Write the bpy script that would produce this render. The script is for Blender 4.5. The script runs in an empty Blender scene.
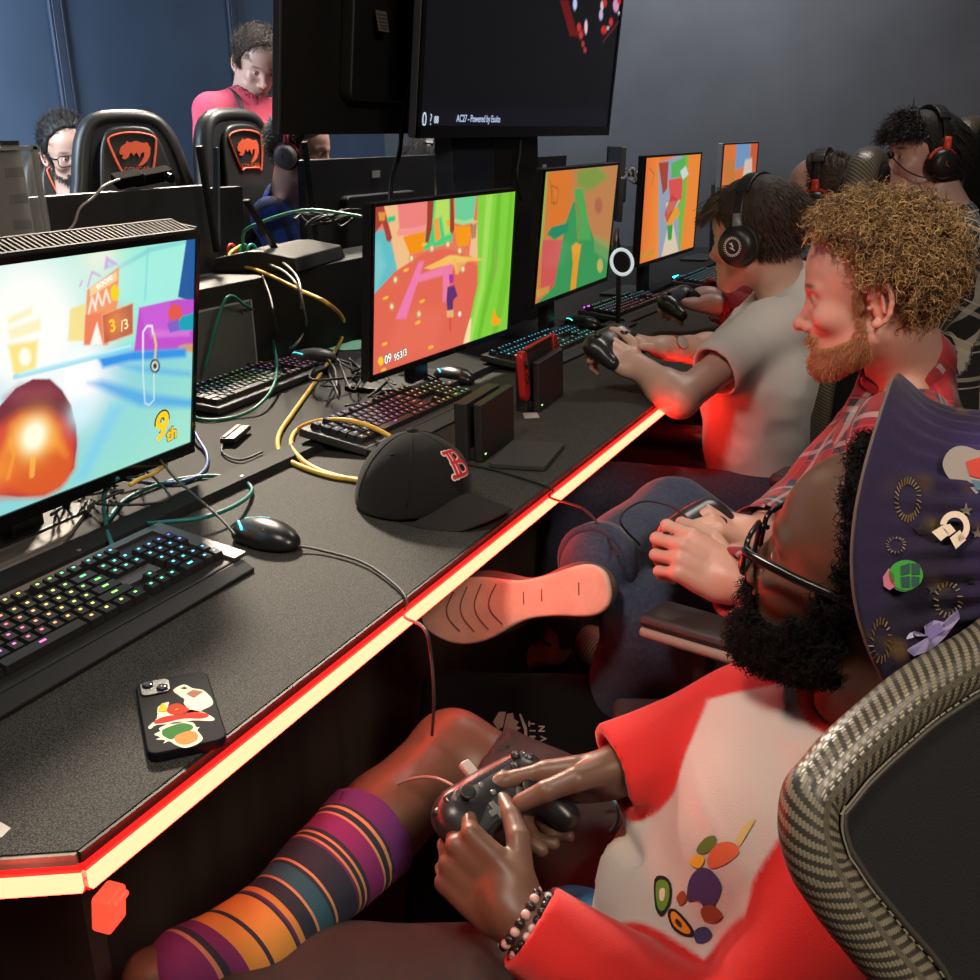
import bpy, math, random
import numpy as np
from math import sin, cos, pi, radians, sqrt, atan2, floor
from mathutils import Matrix, Vector
random.seed(7)
RNG = np.random.default_rng(11)
COL = bpy.context.scene.collection
A3 = lambda *p: np.array(p, dtype=float)

# ------------------------------------------------------------------ camera
CAM = A3(0, 0, 1.27); YAW, PITCH, ROLL, FPX = 25.4, 18.2, 1.6, 1055.0
def cam_basis():
    y, p, r = map(radians, (YAW, PITCH, ROLL))
    F = A3(-sin(y)*cos(p), cos(y)*cos(p), -sin(p))
    R = A3(cos(y), sin(y), 0); U = np.cross(R, F)
    return F, cos(r)*R - sin(r)*U, sin(r)*R + cos(r)*U
CF, CR, CU = cam_basis()
def ray(x, y): return CF + CR*(x-490)/FPX - CU*(y-490)/FPX
def at(x, y, t): return CAM + ray(x, y)*t              # point at depth t
def onz(x, y, z): d = ray(x, y); return CAM + d*((z-CAM[2])/d[2])
def onx(x, y, X): d = ray(x, y); return CAM + d*((X-CAM[0])/d[0])
def ony(x, y, Y): d = ray(x, y); return CAM + d*((Y-CAM[1])/d[1])
cd = bpy.data.cameras.new('camera'); co = bpy.data.objects.new('camera', cd); COL.objects.link(co)
m = Matrix.Identity(4)
for i in range(3):
    m[i][0], m[i][1], m[i][2], m[i][3] = CR[i], CU[i], -CF[i], CAM[i]
co.matrix_world = m
cd.sensor_width = 36; cd.lens = FPX/980*36; cd.clip_start = .02; cd.clip_end = 60
bpy.context.scene.camera = co

# ------------------------------------------------------------------ materials
MATS = {}
def mat(name, col=(.5, .5, .5), rough=.5, metal=0, emit=None, es=1.0, noise=0, nscale=60, bump=0, bscale=200,
        spec=.5, alpha=1, trans=0, sheen=0, coat=0, sub=0, nstretch=None):
    if name in MATS: return MATS[name]
    mt = bpy.data.materials.new(name); mt.use_nodes = True; nt = mt.node_tree; b = nt.nodes['Principled BSDF']
    b.inputs['Base Color'].default_value = (*col, 1); b.inputs['Roughness'].default_value = rough
    b.inputs['Metallic'].default_value = metal; b.inputs['Specular IOR Level'].default_value = spec
    b.inputs['Alpha'].default_value = alpha; b.inputs['Transmission Weight'].default_value = trans
    b.inputs['Sheen Weight'].default_value = sheen; b.inputs['Coat Weight'].default_value = coat
    if sub:
        b.inputs['Subsurface Weight'].default_value = sub; b.inputs['Subsurface Radius'].default_value = (.02, .008, .004)
    if emit: b.inputs['Emission Color'].default_value = (*emit, 1); b.inputs['Emission Strength'].default_value = es
    if noise or bump:
        tc = nt.nodes.new('ShaderNodeTexCoord'); mp = nt.nodes.new('ShaderNodeMapping')
        nt.links.new(tc.outputs['Object'], mp.inputs[0])
        if nstretch: mp.inputs['Scale'].default_value = nstretch
    if noise:
        n = nt.nodes.new('ShaderNodeTexNoise'); n.inputs['Scale'].default_value = nscale; n.inputs['Detail'].default_value = 4
        nt.links.new(mp.outputs[0], n.inputs['Vector'])
        r = nt.nodes.new('ShaderNodeValToRGB'); r.color_ramp.elements[0].position = .3; r.color_ramp.elements[1].position = .72
        r.color_ramp.elements[0].color = (*[c*(1-noise) for c in col], 1); r.color_ramp.elements[1].color = (*[min(1, c*(1+noise)) for c in col], 1)
        nt.links.new(n.outputs['Fac'], r.inputs[0]); nt.links.new(r.outputs[0], b.inputs['Base Color'])
    if bump:
        n = nt.nodes.new('ShaderNodeTexNoise'); n.inputs['Scale'].default_value = bscale; n.inputs['Detail'].default_value = 3
        nt.links.new(mp.outputs[0], n.inputs['Vector'])
        bp = nt.nodes.new('ShaderNodeBump'); bp.inputs['Strength'].default_value = bump; bp.inputs['Distance'].default_value = .002
        nt.links.new(n.outputs['Fac'], bp.inputs['Height']); nt.links.new(bp.outputs[0], b.inputs['Normal'])
    MATS[name] = mt; return mt
def vmat(name, rough=.5, emit=0, attr='col', sub=0, bump=0, bscale=200, spec=.5, sheen=0, bdist=.002):
    """base colour (or emission) from a colour attribute"""
    if name in MATS: return MATS[name]
    mt = bpy.data.materials.new(name); mt.use_nodes = True; nt = mt.node_tree; b = nt.nodes['Principled BSDF']
    at_ = nt.nodes.new('ShaderNodeAttribute'); at_.attribute_name = attr
    b.inputs['Roughness'].default_value = rough; b.inputs['Specular IOR Level'].default_value = spec
    b.inputs['Sheen Weight'].default_value = sheen
    if sub:
        b.inputs['Subsurface Weight'].default_value = sub; b.inputs['Subsurface Radius'].default_value = (.015, .006, .003)
        b.inputs['Subsurface Scale'].default_value = .3
    if emit:
        b.inputs['Base Color'].default_value = (.01, .01, .01, 1)
        nt.links.new(at_.outputs['Color'], b.inputs['Emission Color']); b.inputs['Emission Strength'].default_value = emit
    else: nt.links.new(at_.outputs['Color'], b.inputs['Base Color'])
    if bump:
        tc = nt.nodes.new('ShaderNodeTexCoord')
        n = nt.nodes.new('ShaderNodeTexNoise'); n.inputs['Scale'].default_value = bscale; n.inputs['Detail'].default_value = 3
        nt.links.new(tc.outputs['Object'], n.inputs['Vector'])
        bp = nt.nodes.new('ShaderNodeBump'); bp.inputs['Strength'].default_value = bump; bp.inputs['Distance'].default_value = bdist
        nt.links.new(n.outputs['Fac'], bp.inputs['Height']); nt.links.new(bp.outputs[0], b.inputs['Normal'])
    MATS[name] = mt; return mt
BLK = mat('black_plastic', (.012, .012, .013), .42)
GLOSS = mat('gloss_black', (.006, .006, .007), .12)
DGREY = mat('dark_grey_plastic', (.03, .03, .033), .5)
RUB = mat('cable_rubber', (.012, .012, .012), .55)
STEEL = mat('brushed_steel', (.35, .35, .36), .35, 1)
WHITEP = mat('white_plastic', (.7, .7, .68), .4)

# ------------------------------------------------------------------ objects
def basis_world(o):
    M = o.matrix_basis.copy()
    while o.parent is not None:
        M = o.parent.matrix_basis @ o.matrix_parent_inverse @ M; o = o.parent
    return M
def tag(o, label=None, cat=None, group=None, kind=None):
    if label: o['label'] = label
    if cat: o['category'] = cat
    if group: o['group'] = group
    if kind: o['kind'] = kind
    return o
def empty(name, loc=(0, 0, 0), rot=(0, 0, 0), label=None, cat=None, group=None, M=None):
    o = bpy.data.objects.new(name, None); COL.objects.link(o); o.empty_display_size = .05
    if M is not None: o.matrix_basis = M
    else: o.location = loc; o.rotation_euler = rot
    return tag(o, label, cat, group)
def link_mesh(name, V, F, mt=None, parent=None, world=False, smooth=True, col=None, mi=None, attrs=None):
    V = np.asarray(V, dtype=float).reshape(-1, 3)
    if world:
        base = parent
        if base is not None:
            Mi = np.array(basis_world(base).inverted()); V = V @ Mi[:3, :3].T + Mi[:3, 3]
    me = bpy.data.meshes.new(name)
    if isinstance(F, np.ndarray):
        n = len(F); k = F.shape[1]
        me.vertices.add(len(V)); me.vertices.foreach_set('co', V.ravel())
        me.loops.add(n*k); me.loops.foreach_set('vertex_index', F.ravel().astype(np.int32))
        me.polygons.add(n); me.polygons.foreach_set('loop_start', np.arange(0, n*k, k, dtype=np.int32))
        me.polygons.foreach_set('loop_total', np.full(n, k, dtype=np.int32))
        me.update(calc_edges=True)
    else:
        me.from_pydata([tuple(v) for v in V], [], [tuple(f) for f in F]); me.update()
    ms = mt if isinstance(mt, (list, tuple)) else [mt]
    for q in ms:
        if q: me.materials.append(q)
    if smooth: me.polygons.foreach_set('use_smooth', np.ones(len(me.polygons), dtype=bool))
    if mi is not None: me.polygons.foreach_set('material_index', np.asarray(mi, dtype=np.int32))
    if col is not None:
        a = me.color_attributes.new('col', 'FLOAT_COLOR', 'POINT')
        c = np.ones((len(V), 4), dtype=np.float32); c[:, :3] = col; a.data.foreach_set('color', c.ravel())
    if attrs:
        for k_, v_ in attrs.items():
            a = me.attributes.new(k_, 'FLOAT_VECTOR', 'POINT'); a.data.foreach_set('vector', np.asarray(v_, dtype=np.float32).ravel())
    o = bpy.data.objects.new(name, me); COL.objects.link(o)
    if parent is not None: o.parent = parent
    return o
def bev(o, w, seg=2, ang=40):
    md = o.modifiers.new('bevel', 'BEVEL'); md.width = w; md.segments = seg; md.limit_method = 'ANGLE'; md.angle_limit = radians(ang)
    md.harden_normals = False
    return o
def frame(z=None, x=None, o=(0, 0, 0)):
    """4x4 numpy matrix with columns x,y,z; z exact direction, x approx"""
    z = np.asarray(z, float); z = z/np.linalg.norm(z); x = np.asarray(x, float)
    x = x - z*(x@z); x /= np.linalg.norm(x); y = np.cross(z, x)
    M = np.eye(4); M[:3, 0], M[:3, 1], M[:3, 2], M[:3, 3] = x, y, z, o; return M
def euler(rx=0, ry=0, rz=0, o=(0, 0, 0)):
    M = np.array(Matrix.Rotation(radians(rz), 4, 'Z') @ Matrix.Rotation(radians(ry), 4, 'Y') @ Matrix.Rotation(radians(rx), 4, 'X'))
    M[:3, 3] = o; return M
def ap(M, P): P = np.atleast_2d(P); return P @ M[:3, :3].T + M[:3, 3]
def BM(M): return Matrix([list(r) for r in M])
class MB:
    def __init__(s): s.V = []; s.F = []; s.n = 0; s.MI = []; s.T = None; s.mi = 0
    def add(s, V, F):
        V = np.atleast_2d(np.asarray(V, float))
        if s.T is not None: V = ap(s.T, V)
        s.V.append(V); s.F += [[i+s.n for i in f] for f in F]; s.MI += [s.mi]*len(F); s.n += len(V); return s
    def box(s, c, d, M=None):
        c = np.asarray(c, float); d = np.asarray(d, float)/2
        P = np.array([[x, y, z] for z in (-1, 1) for y in (-1, 1) for x in (-1, 1)])*d
        P = ap(M, P)+c if M is not None else P+c
        return s.add(P, [[0, 2, 3, 1], [4, 5, 7, 6], [0, 1, 5, 4], [2, 6, 7, 3], [0, 4, 6, 2], [1, 3, 7, 5]])
    def tube(s, P, r, n=8, closed=False, caps=True, flat=1.0):
        P = np.asarray(P, float); m = len(P); r = np.broadcast_to(np.asarray(r, float), (m,))
        T = np.gradient(P, axis=0)
        if closed: T = np.roll(P, -1, 0)-np.roll(P, 1, 0)
        T /= np.linalg.norm(T, axis=1)[:, None]+1e-12
        up = A3(0, 0, 1) if abs(T[0][2]) < .9 else A3(1, 0, 0)
        N = np.cross(T[0], up); N /= np.linalg.norm(N); Vs = []
        an = np.linspace(0, 2*pi, n, endpoint=False)
        for i in range(m):
            N = N - T[i]*(N@T[i]); N /= np.linalg.norm(N)+1e-12; B = np.cross(T[i], N)
            Vs.append(P[i]+r[i]*(np.cos(an)[:, None]*N+np.sin(an)[:, None]*B*flat))
        V = np.concatenate(Vs); F = []
        for i in range(m if closed else m-1):
            j = (i+1) % m
            for k in range(n): F.append([i*n+k, i*n+(k+1) % n, j*n+(k+1) % n, j*n+k])
        if caps and not closed: F.append(list(range(n))[::-1]); F.append([(m-1)*n+k for k in range(n)])
        return s.add(V, F)
    def cyl(s, a, b, r1, r2=None, n=20): return s.tube([a, b], [r1, r1 if r2 is None else r2], n)
    def lathe(s, prof, n=28, M=None):
        prof = [(max(r, 1e-5), z) for r, z in prof]
        an = np.linspace(0, 2*pi, n, endpoint=False)
        V = np.array([[r*cos(a), r*sin(a), z] for r, z in prof for a in an]); F = []
        for i in range(len(prof)-1):
            for k in range(n): F.append([i*n+k, i*n+(k+1) % n, (i+1)*n+(k+1) % n, (i+1)*n+k])
        if M is not None: V = ap(M, V)
        return s.add(V, F)
    def prism(s, poly, z0, z1, M=None):
        poly = np.asarray(poly, float); n = len(poly)
        V = np.vstack([np.c_[poly, np.full(n, z0)], np.c_[poly, np.full(n, z1)]])
        F = [list(range(n))[::-1], [n+i for i in range(n)]]+[[i, (i+1) % n, n+(i+1) % n, n+i] for i in range(n)]
        if M is not None: V = ap(M, V)
        return s.add(V, F)
    def ell(s, c, r, M=None, n=16, m=10):
        V = [[0, 0, -1]]; F = []
        for i in range(1, m):
            t = -pi/2+pi*i/m
            for k in range(n): a = 2*pi*k/n; V.append([cos(t)*cos(a), cos(t)*sin(a), sin(t)])
        V.append([0, 0, 1]); V = np.array(V)*np.asarray(r, float)
        for k in range(n): F.append([0, 1+(k+1) % n, 1+k])
        for i in range(m-2):
            for k in range(n): a = 1+i*n; F.append([a+k, a+(k+1) % n, a+n+(k+1) % n, a+n+k])
        a = 1+(m-2)*n
        for k in range(n): F.append([a+k, a+(k+1) % n, len(V)-1])
        if M is not None: V = ap(M, V)
        return s.add(V+np.asarray(c, float), F)
    def obj(s, name, mt, parent=None, world=False, smooth=False, bevel=0, seg=2):
        o = link_mesh(name, np.concatenate(s.V), s.F, mt, parent, world, smooth, mi=s.MI if isinstance(mt, (list, tuple)) else None)
        if not smooth and bevel == 0: pass
        if bevel: bev(o, bevel, seg); o.data.polygons.foreach_set('use_smooth', np.ones(len(o.data.polygons), dtype=bool))
        if bevel or smooth == 'auto':
            md = o.modifiers.new('wn', 'WEIGHTED_NORMAL'); md.keep_sharp = True
        return o
def rrect(w, h, r, n=5, cx=0, cy=0):
    P = []
    for (sx, sy, a0) in ((1, 1, 0), (-1, 1, 90), (-1, -1, 180), (1, -1, 270)):
        for k in range(n+1):
            a = radians(a0+90*k/n); P.append((cx+sx*(w/2-r)+r*cos(a), cy+sy*(h/2-r)+r*sin(a)))
    return P
def spline(P, n=8, closed=False):
    P = np.asarray(P, float); out = []; m = len(P)
    for i in range(m if closed else m-1):
        if closed: p0, p1, p2, p3 = P[(i-1) % m], P[i], P[(i+1) % m], P[(i+2) % m]
        else: p0, p1, p2, p3 = P[max(i-1, 0)], P[i], P[i+1], P[min(i+2, m-1)]
        for k in range(n):
            t = k/n; out.append(.5*((2*p1)+(-p0+p2)*t+(2*p0-5*p1+4*p2-p3)*t*t+(-p0+3*p1-3*p2+p3)*t**3))
    if not closed: out.append(P[-1])
    return np.array(out)
def text_mesh(s, size=1, depth=0, align='CENTER', bold=0, shear=0):
    cu = bpy.data.curves.new('txt', 'FONT'); cu.body = s; cu.size = size; cu.extrude = depth; cu.align_x = align; cu.align_y = 'CENTER'
    cu.offset = bold; cu.shear = shear; cu.resolution_u = 4
    o = bpy.data.objects.new('txt', cu); COL.objects.link(o)
    dg = bpy.context.evaluated_depsgraph_get(); me = bpy.data.meshes.new_from_object(o.evaluated_get(dg))
    V = np.array([v.co[:] for v in me.vertices]).reshape(-1, 3); F = [list(p.vertices) for p in me.polygons]
    bpy.data.objects.remove(o); bpy.data.curves.remove(cu); bpy.data.meshes.remove(me); return V, F
def text_obj(name, s, size, M, mt, parent, world=False, depth=.0003, bold=0, shear=0, align='CENTER'):
    V, F = text_mesh(s, size, depth, align, bold, shear); V = ap(M, V)
    return link_mesh(name, V, F, mt, parent, world, smooth=False)
def copy_tree(o, parent=None):
    c = o.copy(); COL.objects.link(c); c.parent = parent
    for ch in list(o.children): copy_tree(ch, c)
    return c
def cable(name, pts, r, mt, label=None, cat='cable', group=None, parent=None, n=7, k=8):
    mb = MB(); mb.tube(spline(pts, k), r, n); o = mb.obj(name, mt, parent, smooth=True)
    if label: tag(o, label, cat, group)
    return o
# ------------------------------------------------------------------ signed distance modelling
def seg_t(P, a, b):
    ab = b-a; return np.clip(((P-a)@ab)/(ab@ab+1e-12), 0, 1)
class Pr:
    """one blended shape: kind rc (tapered capsule), rcx (capsule squashed along an axis), el (ellipsoid), bx (rounded box)"""
    def __init__(s, kind, k=.01, op='u', **kw):
        s.kind, s.k, s.op = kind, k, op; s.__dict__.update(kw)
        if kind in ('rc', 'rcx'):
            s.c = (s.a+s.b)/2; s.R = np.linalg.norm(s.a-s.b)/2+max(s.r1, s.r2)*getattr(s, 'w', 1)
        elif kind == 'el': s.c = s.M[:3, 3]; s.R = max(s.r)
        elif kind == 'bx': s.c = s.M[:3, 3]; s.R = float(np.linalg.norm(s.r))
    def d(s, P):
        if s.kind == 'rc':
            t = seg_t(P, s.a, s.b); q = P-(s.a+t[:, None]*(s.b-s.a))
            return np.sqrt((q*q).sum(1))-(s.r1+(s.r2-s.r1)*t)
        if s.kind == 'rcx':
            L = s.ax; q = P-s.a; q = q-(q@L)[:, None]*L*(1-1/s.w); ab = s.b-s.a; ab = ab-(ab@L)*L*(1-1/s.w)
            t = np.clip((q@ab)/(ab@ab+1e-12), 0, 1); q = q-t[:, None]*ab
            return np.sqrt((q*q).sum(1))-(s.r1+(s.r2-s.r1)*t)
        Q = (P-s.M[:3, 3]) @ s.M[:3, :3]
        if s.kind == 'el':
            k0 = np.sqrt(((Q/s.r)**2).sum(1)); k1 = np.sqrt(((Q/(s.r*s.r))**2).sum(1))+1e-9
            return k0*(k0-1)/k1
        q = np.abs(Q)-(s.r-s.rr); return np.sqrt((np.maximum(q, 0)**2).sum(1))+np.minimum(q.max(1), 0)-s.rr
def rc(a, b, r1, r2=None, k=.01, op='u'): return Pr('rc', k, op, a=np.asarray(a, float), b=np.asarray(b, float)+1e-6, r1=r1, r2=r1 if r2 is None else r2)
def rcx(a, b, r1, r2, w, ax, k=.02, op='u'):
    ax = np.asarray(ax, float); return Pr('rcx', k, op, a=np.asarray(a, float), b=np.asarray(b, float)+1e-6, r1=r1, r2=r2, w=w, ax=ax/np.linalg.norm(ax))
def el(c, r, M=None, k=.01, op='u'):
    T = np.eye(4) if M is None else M.copy(); T[:3, 3] = c; return Pr('el', k, op, r=np.asarray(r, float), M=T)
def bx(c, r, rr, M=None, k=.01, op='u'):
    T = np.eye(4) if M is None else M.copy(); T[:3, 3] = c; return Pr('bx', k, op, r=np.asarray(r, float), rr=rr, M=T)
def ball(c, r, k=.01, op='u'): return el(c, (r, r, r), None, k, op)
def tr(p, M, s=1.0):
    """move a list of local shapes by rigid M and scale s"""
    out = []
    for q in p:
        kw = dict(q.__dict__); kind, k, op = kw.pop('kind'), kw.pop('k'), kw.pop('op'); kw.pop('c'); kw.pop('R')
        if 'a' in kw: kw['a'] = ap(M, kw['a']*s)[0]; kw['b'] = ap(M, kw['b']*s)[0]; kw['r1'] *= s; kw['r2'] *= s
        if 'ax' in kw: kw['ax'] = M[:3, :3] @ kw['ax']
        if 'M' in kw:
            T = kw['M'].copy(); T[:3, 3] *= s; kw['M'] = M @ T; kw['r'] = kw['r']*s
        if 'rr' in kw: kw['rr'] *= s
        out.append(Pr(kind, k*s, op, **kw))
    return out
def sdf(prims, P, noise=None, rad=None, cen=None):
    D = np.full(len(P), 1e3)
    for q in prims:
        if rad is not None:
            dc = np.linalg.norm(q.c-cen)-q.R*1.05-rad
            if dc > .05+q.k: 
                if q.op == 'u': D = np.minimum(D, dc)
                continue
        d = q.d(P)
        if q.op == 'u':
            h = np.clip(.5+.5*(D-d)/q.k, 0, 1); D = np.where(D > 100, d, D*(1-h)+d*h-q.k*h*(1-h))
        elif q.op == 's':
            h = np.clip(.5-.5*(D+d)/q.k, 0, 1); D = D*(1-h)-d*h+q.k*h*(1-h)
        else:
            h = np.clip(.5-.5*(D-d)/q.k, 0, 1); D = D*(1-h)+d*h+q.k*h*(1-h)
    if noise is not None: D = D+noise(P)
    return D
CE = [(0, 0, 0), (1, 0, 0), (0, 1, 0), (1, 1, 0), (0, 0, 1), (1, 0, 1), (0, 1, 1), (1, 1, 1)]
ED = [(0, 1), (2, 3), (4, 5), (6, 7), (0, 2), (1, 3), (4, 6), (5, 7), (0, 4), (1, 5), (2, 6), (3, 7)]
def mesh_sdf(prims, res, noise=None, lo=None, hi=None, pad=.02):
    us = [q for q in prims if q.op == 'u']
    L = np.min([q.c-q.R for q in us], 0)-pad; H = np.max([q.c+q.R for q in us], 0)+pad
    if lo is not None: L = np.maximum(L, lo)
    if hi is not None: H = np.minimum(H, hi)
    B = 12; nb = np.ceil((H-L)/res/B).astype(int); N = nb*B+1
    G = np.full(N, 1.0, dtype=np.float32)
    bc = np.stack(np.meshgrid(*[np.arange(n) for n in nb], indexing='ij'), -1).reshape(-1, 3)
    cen = L+(bc*B+B/2)*res; rb = B*res*.87
    dc = sdf(prims, cen, noise)
    g = np.arange(B+1)*res; loc = np.stack(np.meshgrid(g, g, g, indexing='ij'), -1).reshape(-1, 3)
    for i in range(len(bc)):
        s = tuple(slice(b*B, b*B+B+1) for b in bc[i])
        if abs(dc[i]) > rb*1.25+.012: G[s] = min(dc[i], 9.) if dc[i] < 0 else np.where(G[s] == 1., dc[i], G[s]); continue
    for i in range(len(bc)):
        if abs(dc[i]) > rb*1.25+.012: continue
        s = tuple(slice(b*B, b*B+B+1) for b in bc[i])
        P = loc+L+bc[i]*B*res
        G[s] = sdf(prims, P, noise, rb, cen[i]).reshape(B+1, B+1, B+1)
    S = G < 0; C = tuple(n-1 for n in N)
    cnt = np.zeros(C, dtype=np.int8)
    for c in CE: cnt += S[c[0]:c[0]+C[0], c[1]:c[1]+C[1], c[2]:c[2]+C[2]]
    act = np.argwhere((cnt > 0) & (cnt < 8))
    if len(act) == 0: return np.zeros((0, 3)), np.zeros((0, 4), int)
    vals = np.stack([G[act[:, 0]+c[0], act[:, 1]+c[1], act[:, 2]+c[2]] for c in CE], 1)
    acc = np.zeros((len(act), 3)); n = np.zeros(len(act)); CC = np.array(CE, float)
    for a, b in ED:
        va, vb = vals[:, a], vals[:, b]; mk = (va < 0) != (vb < 0)
        t = np.where(mk, va/(va-vb+1e-12), 0); p = CC[a]+t[:, None]*(CC[b]-CC[a]); acc += p*mk[:, None]; n += mk
    V = L+(act+acc/n[:, None])*res
    idx = np.full(C, -1, dtype=np.int32); idx[tuple(act.T)] = np.arange(len(act)); F = []
    for ax in range(3):
        u, v = (ax+1) % 3, (ax+2) % 3
        sl0 = [slice(1, -1)]*3; sl0[ax] = slice(0, -1); sl1 = list(sl0); sl1[ax] = slice(1, None)
        A, Bq = S[tuple(sl0)], S[tuple(sl1)]
        e = np.argwhere(A != Bq); 
        if len(e) == 0: continue
        sg = A[tuple(e.T)]; off = np.ones(3, int); off[ax] = 0; e = e+off
        def gi(du, dv):
            q = e.copy(); q[:, u] -= du; q[:, v] -= dv; return idx[tuple(q.T)]
        Q = np.stack([gi(0, 0), gi(1, 0), gi(1, 1), gi(0, 1)], 1); Q[~sg] = Q[~sg][:, ::-1]; F.append(Q)
    F = np.concatenate(F); F = F[(F >= 0).all(1)]
    return V, F
def smooth_mesh(V, F, it=1, lam=.5):
    e = np.concatenate([F[:, [0, 1]], F[:, [1, 2]], F[:, [2, 3]], F[:, [3, 0]]]); n = len(V)
    for _ in range(it):
        s = np.zeros_like(V); c = np.zeros(n)
        for k in range(3): s[:, k] = np.bincount(e[:, 0], V[e[:, 1], k], n)+np.bincount(e[:, 1], V[e[:, 0], k], n)
        c = np.bincount(e[:, 0], minlength=n)+np.bincount(e[:, 1], minlength=n)
        V = V*(1-lam)+lam*s/np.maximum(c, 1)[:, None]
    return V
def wav(P, f, seed=0):
    """cheap smooth 3-D noise in -1..1"""
    r = np.random.default_rng(seed); o = np.zeros(len(P))
    for i in range(5):
        d = r.normal(size=3); d /= np.linalg.norm(d); o += np.sin((P@d)*f*(.7+.25*i)+r.uniform(0, 6.3)+1.3*np.sin((P@np.roll(d, 1))*f*.6+r.uniform(0, 6.3)))
    return o/5
# ------------------------------------------------------------------ the room
XL, XR, YB, YF, ZC = -3.8, 2.2, 6.5, -2.2, 3.6
def slab(name, c, d, mt):
    mb = MB(); mb.box(c, d); return tag(mb.obj(name, mt), kind='structure')
slab('floor', ((XL+XR)/2, (YB+YF)/2, -.05), (XR-XL+.4, YB-YF+.4, .1), mat('carpet', (.018, .017, .018), .95, noise=.5, nscale=90))
slab('ceiling', ((XL+XR)/2, (YB+YF)/2, ZC+.05), (XR-XL+.4, YB-YF+.4, .1), mat('ceiling_paint', (.25, .25, .26), .9))
slab('wall_back', ((XL+XR)/2, YB+.05, ZC/2), (XR-XL+.4, .1, ZC), mat('grey_wall_paint', (.085, .09, .10), .75, noise=.12, nscale=3, bump=.15, bscale=120))
BLUEW = mat('blue_wall_paint', (.05, .082, .14), .5, noise=.1, nscale=3, bump=.1, bscale=90)
slab('wall_left', (XL-.05, (YB+YF)/2, ZC/2), (.1, YB-YF+.4, ZC), BLUEW)
slab('wall_right', (XR+.05, (YB+YF)/2, ZC/2), (.1, YB-YF+.4, ZC), mat('side_wall', (.12, .11, .10), .8))
slab('wall_front', ((XL+XR)/2, YF-.05, ZC/2), (XR-XL+.4, .1, ZC), mat('side_wall'))
# vertical joint battens between the blue wall panels
TR = mat('wall_batten', (.035, .05, .085), .5)
for i, y in enumerate((onx(60, 60, XL)[1], onx(233, 40, XL)[1])):
    mb = MB(); mb.box((XL+.012, y, ZC/2), (.024, .045, ZC)); mb.box((XL+.016, y-.033, ZC/2), (.014, .012, ZC)); mb.box((XL+.016, y+.033, ZC/2), (.014, .012, ZC))
    tag(mb.obj('trim_%d' % (i+1), TR, bevel=.002), kind='structure')

def area(name, loc, target, size, power, col, sy=None, spread=180):
    l = bpy.data.lights.new(name, 'AREA'); l.energy = power; l.color = col; l.size = size; l.shape = 'RECTANGLE'; l.size_y = sy or size; l.spread = radians(spread)
    o = bpy.data.objects.new(name, l); COL.objects.link(o)
    o.matrix_world = BM(frame(A3(*loc)-A3(*target), (1, .01, 0), loc)); return o
area('lamp_key', (-3.35, 3.95, 3.4), (-1.0, 1.1, .7), .42, 37, (1, .86, .68), spread=50)
area('lamp_right', (1.35, -.3, 2.6), (-.1, .9, .7), .6, 46, (1, .84, .66), .6)
area('fill_front', (-.8, -.3, 3.4), (.0, 1.3, .9), .5, 6, (1, .88, .74), spread=50)  # added fill aimed at the hat wearer's face
area('fill_rear_wall', (-1.6, 5.6, 3.4), (-1.9, 6.5, 1.5), .8, 42, (.95, .95, 1), spread=140)  # unseen light added to lift the grey back wall
area('fill_middle', (-.3, 3.9, 3.5), (-.5, 2.6, .5), .8, 34, (1, .92, .84))  # fill added above the grey-shirted player
area('fill_far_row', (-1.7, 3.9, 3.4), (-2.5, 3.1, 1.2), .5, 24, (1, .93, .86), spread=70)  # extra downlight added to brighten the far row of people
area('fill_left_wall', (-3.15, 1.9, 1.9), (XL, 3.0, 1.7), .7, 70, (.72, .87, 1), spread=150)  # no window here: added cool light washing the blue wall
w = bpy.data.worlds.new('world'); bpy.context.scene.world = w; w.use_nodes = True
w.node_tree.nodes['Background'].inputs[0].default_value = (.05, .06, .08, 1)

# ------------------------------------------------------------------ the long gaming desk
XE, ZD, Y0, Y1 = -.614, .74, .502, 5.4
SPK = mat('desk_laminate', (.052, .05, .048), .75, spec=.18)
nt = SPK.node_tree; b = nt.nodes['Principled BSDF']; tc = nt.nodes.new('ShaderNodeTexCoord')
n1 = nt.nodes.new('ShaderNodeTexNoise'); n1.inputs['Scale'].default_value = 620; n1.inputs['Detail'].default_value = 2
rp = nt.nodes.new('ShaderNodeValToRGB'); rp.color_ramp.elements[0].position = .40; rp.color_ramp.elements[1].position = .64
rp.color_ramp.elements[0].color = (.010, .0097, .0094, 1); rp.color_ramp.elements[1].color = (.082, .077, .070, 1)
nt.links.new(tc.outputs['Object'], n1.inputs['Vector']); nt.links.new(n1.outputs['Fac'], rp.inputs[0]); nt.links.new(rp.outputs[0], b.inputs['Base Color'])
desk = empty('gaming_desk', (-1, 2.5, 0), label='long black speckled gaming desk with a glowing red light strip along its edge', cat='desk')
ED0 = (XE, Y0); ED1 = (-1.14, .2105)
mb = MB(); mb.prism([ED0, (XE, Y1), (-1.138, Y1), ED1], ZD-.014, ZD); mb.obj('desktop', SPK, desk, True)
mb = MB(); mb.box((XE+.002, (Y0+Y1)/2, ZD-.0065), (.004, Y1-Y0, .011)); mb.obj('edge_band', mat('black_edge', (.008, .008, .008), .6), desk, True)
d = A3(ED1[0]-ED0[0], ED1[1]-ED0[1], 0); L_ = np.linalg.norm(d); d /= L_; nn = A3(d[1], -d[0], 0)*-1
if nn[1] > 0: nn = -nn
Mx = frame((0, 0, 1), d, A3(*ED0, 0)+d*L_/2+nn*.003)
WOODE = mat('pale_wood_edge', (.21, .175, .14), .6, noise=.35, nscale=30, nstretch=(1, 1, .05))
mb = MB(); mb.T = Mx; mb.box((0, 0, ZD-.0065), (L_, .004, .011)); tag(mb.obj('wood_edge_band', WOODE, desk, True), 'pale wood-grain edge band')
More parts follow.
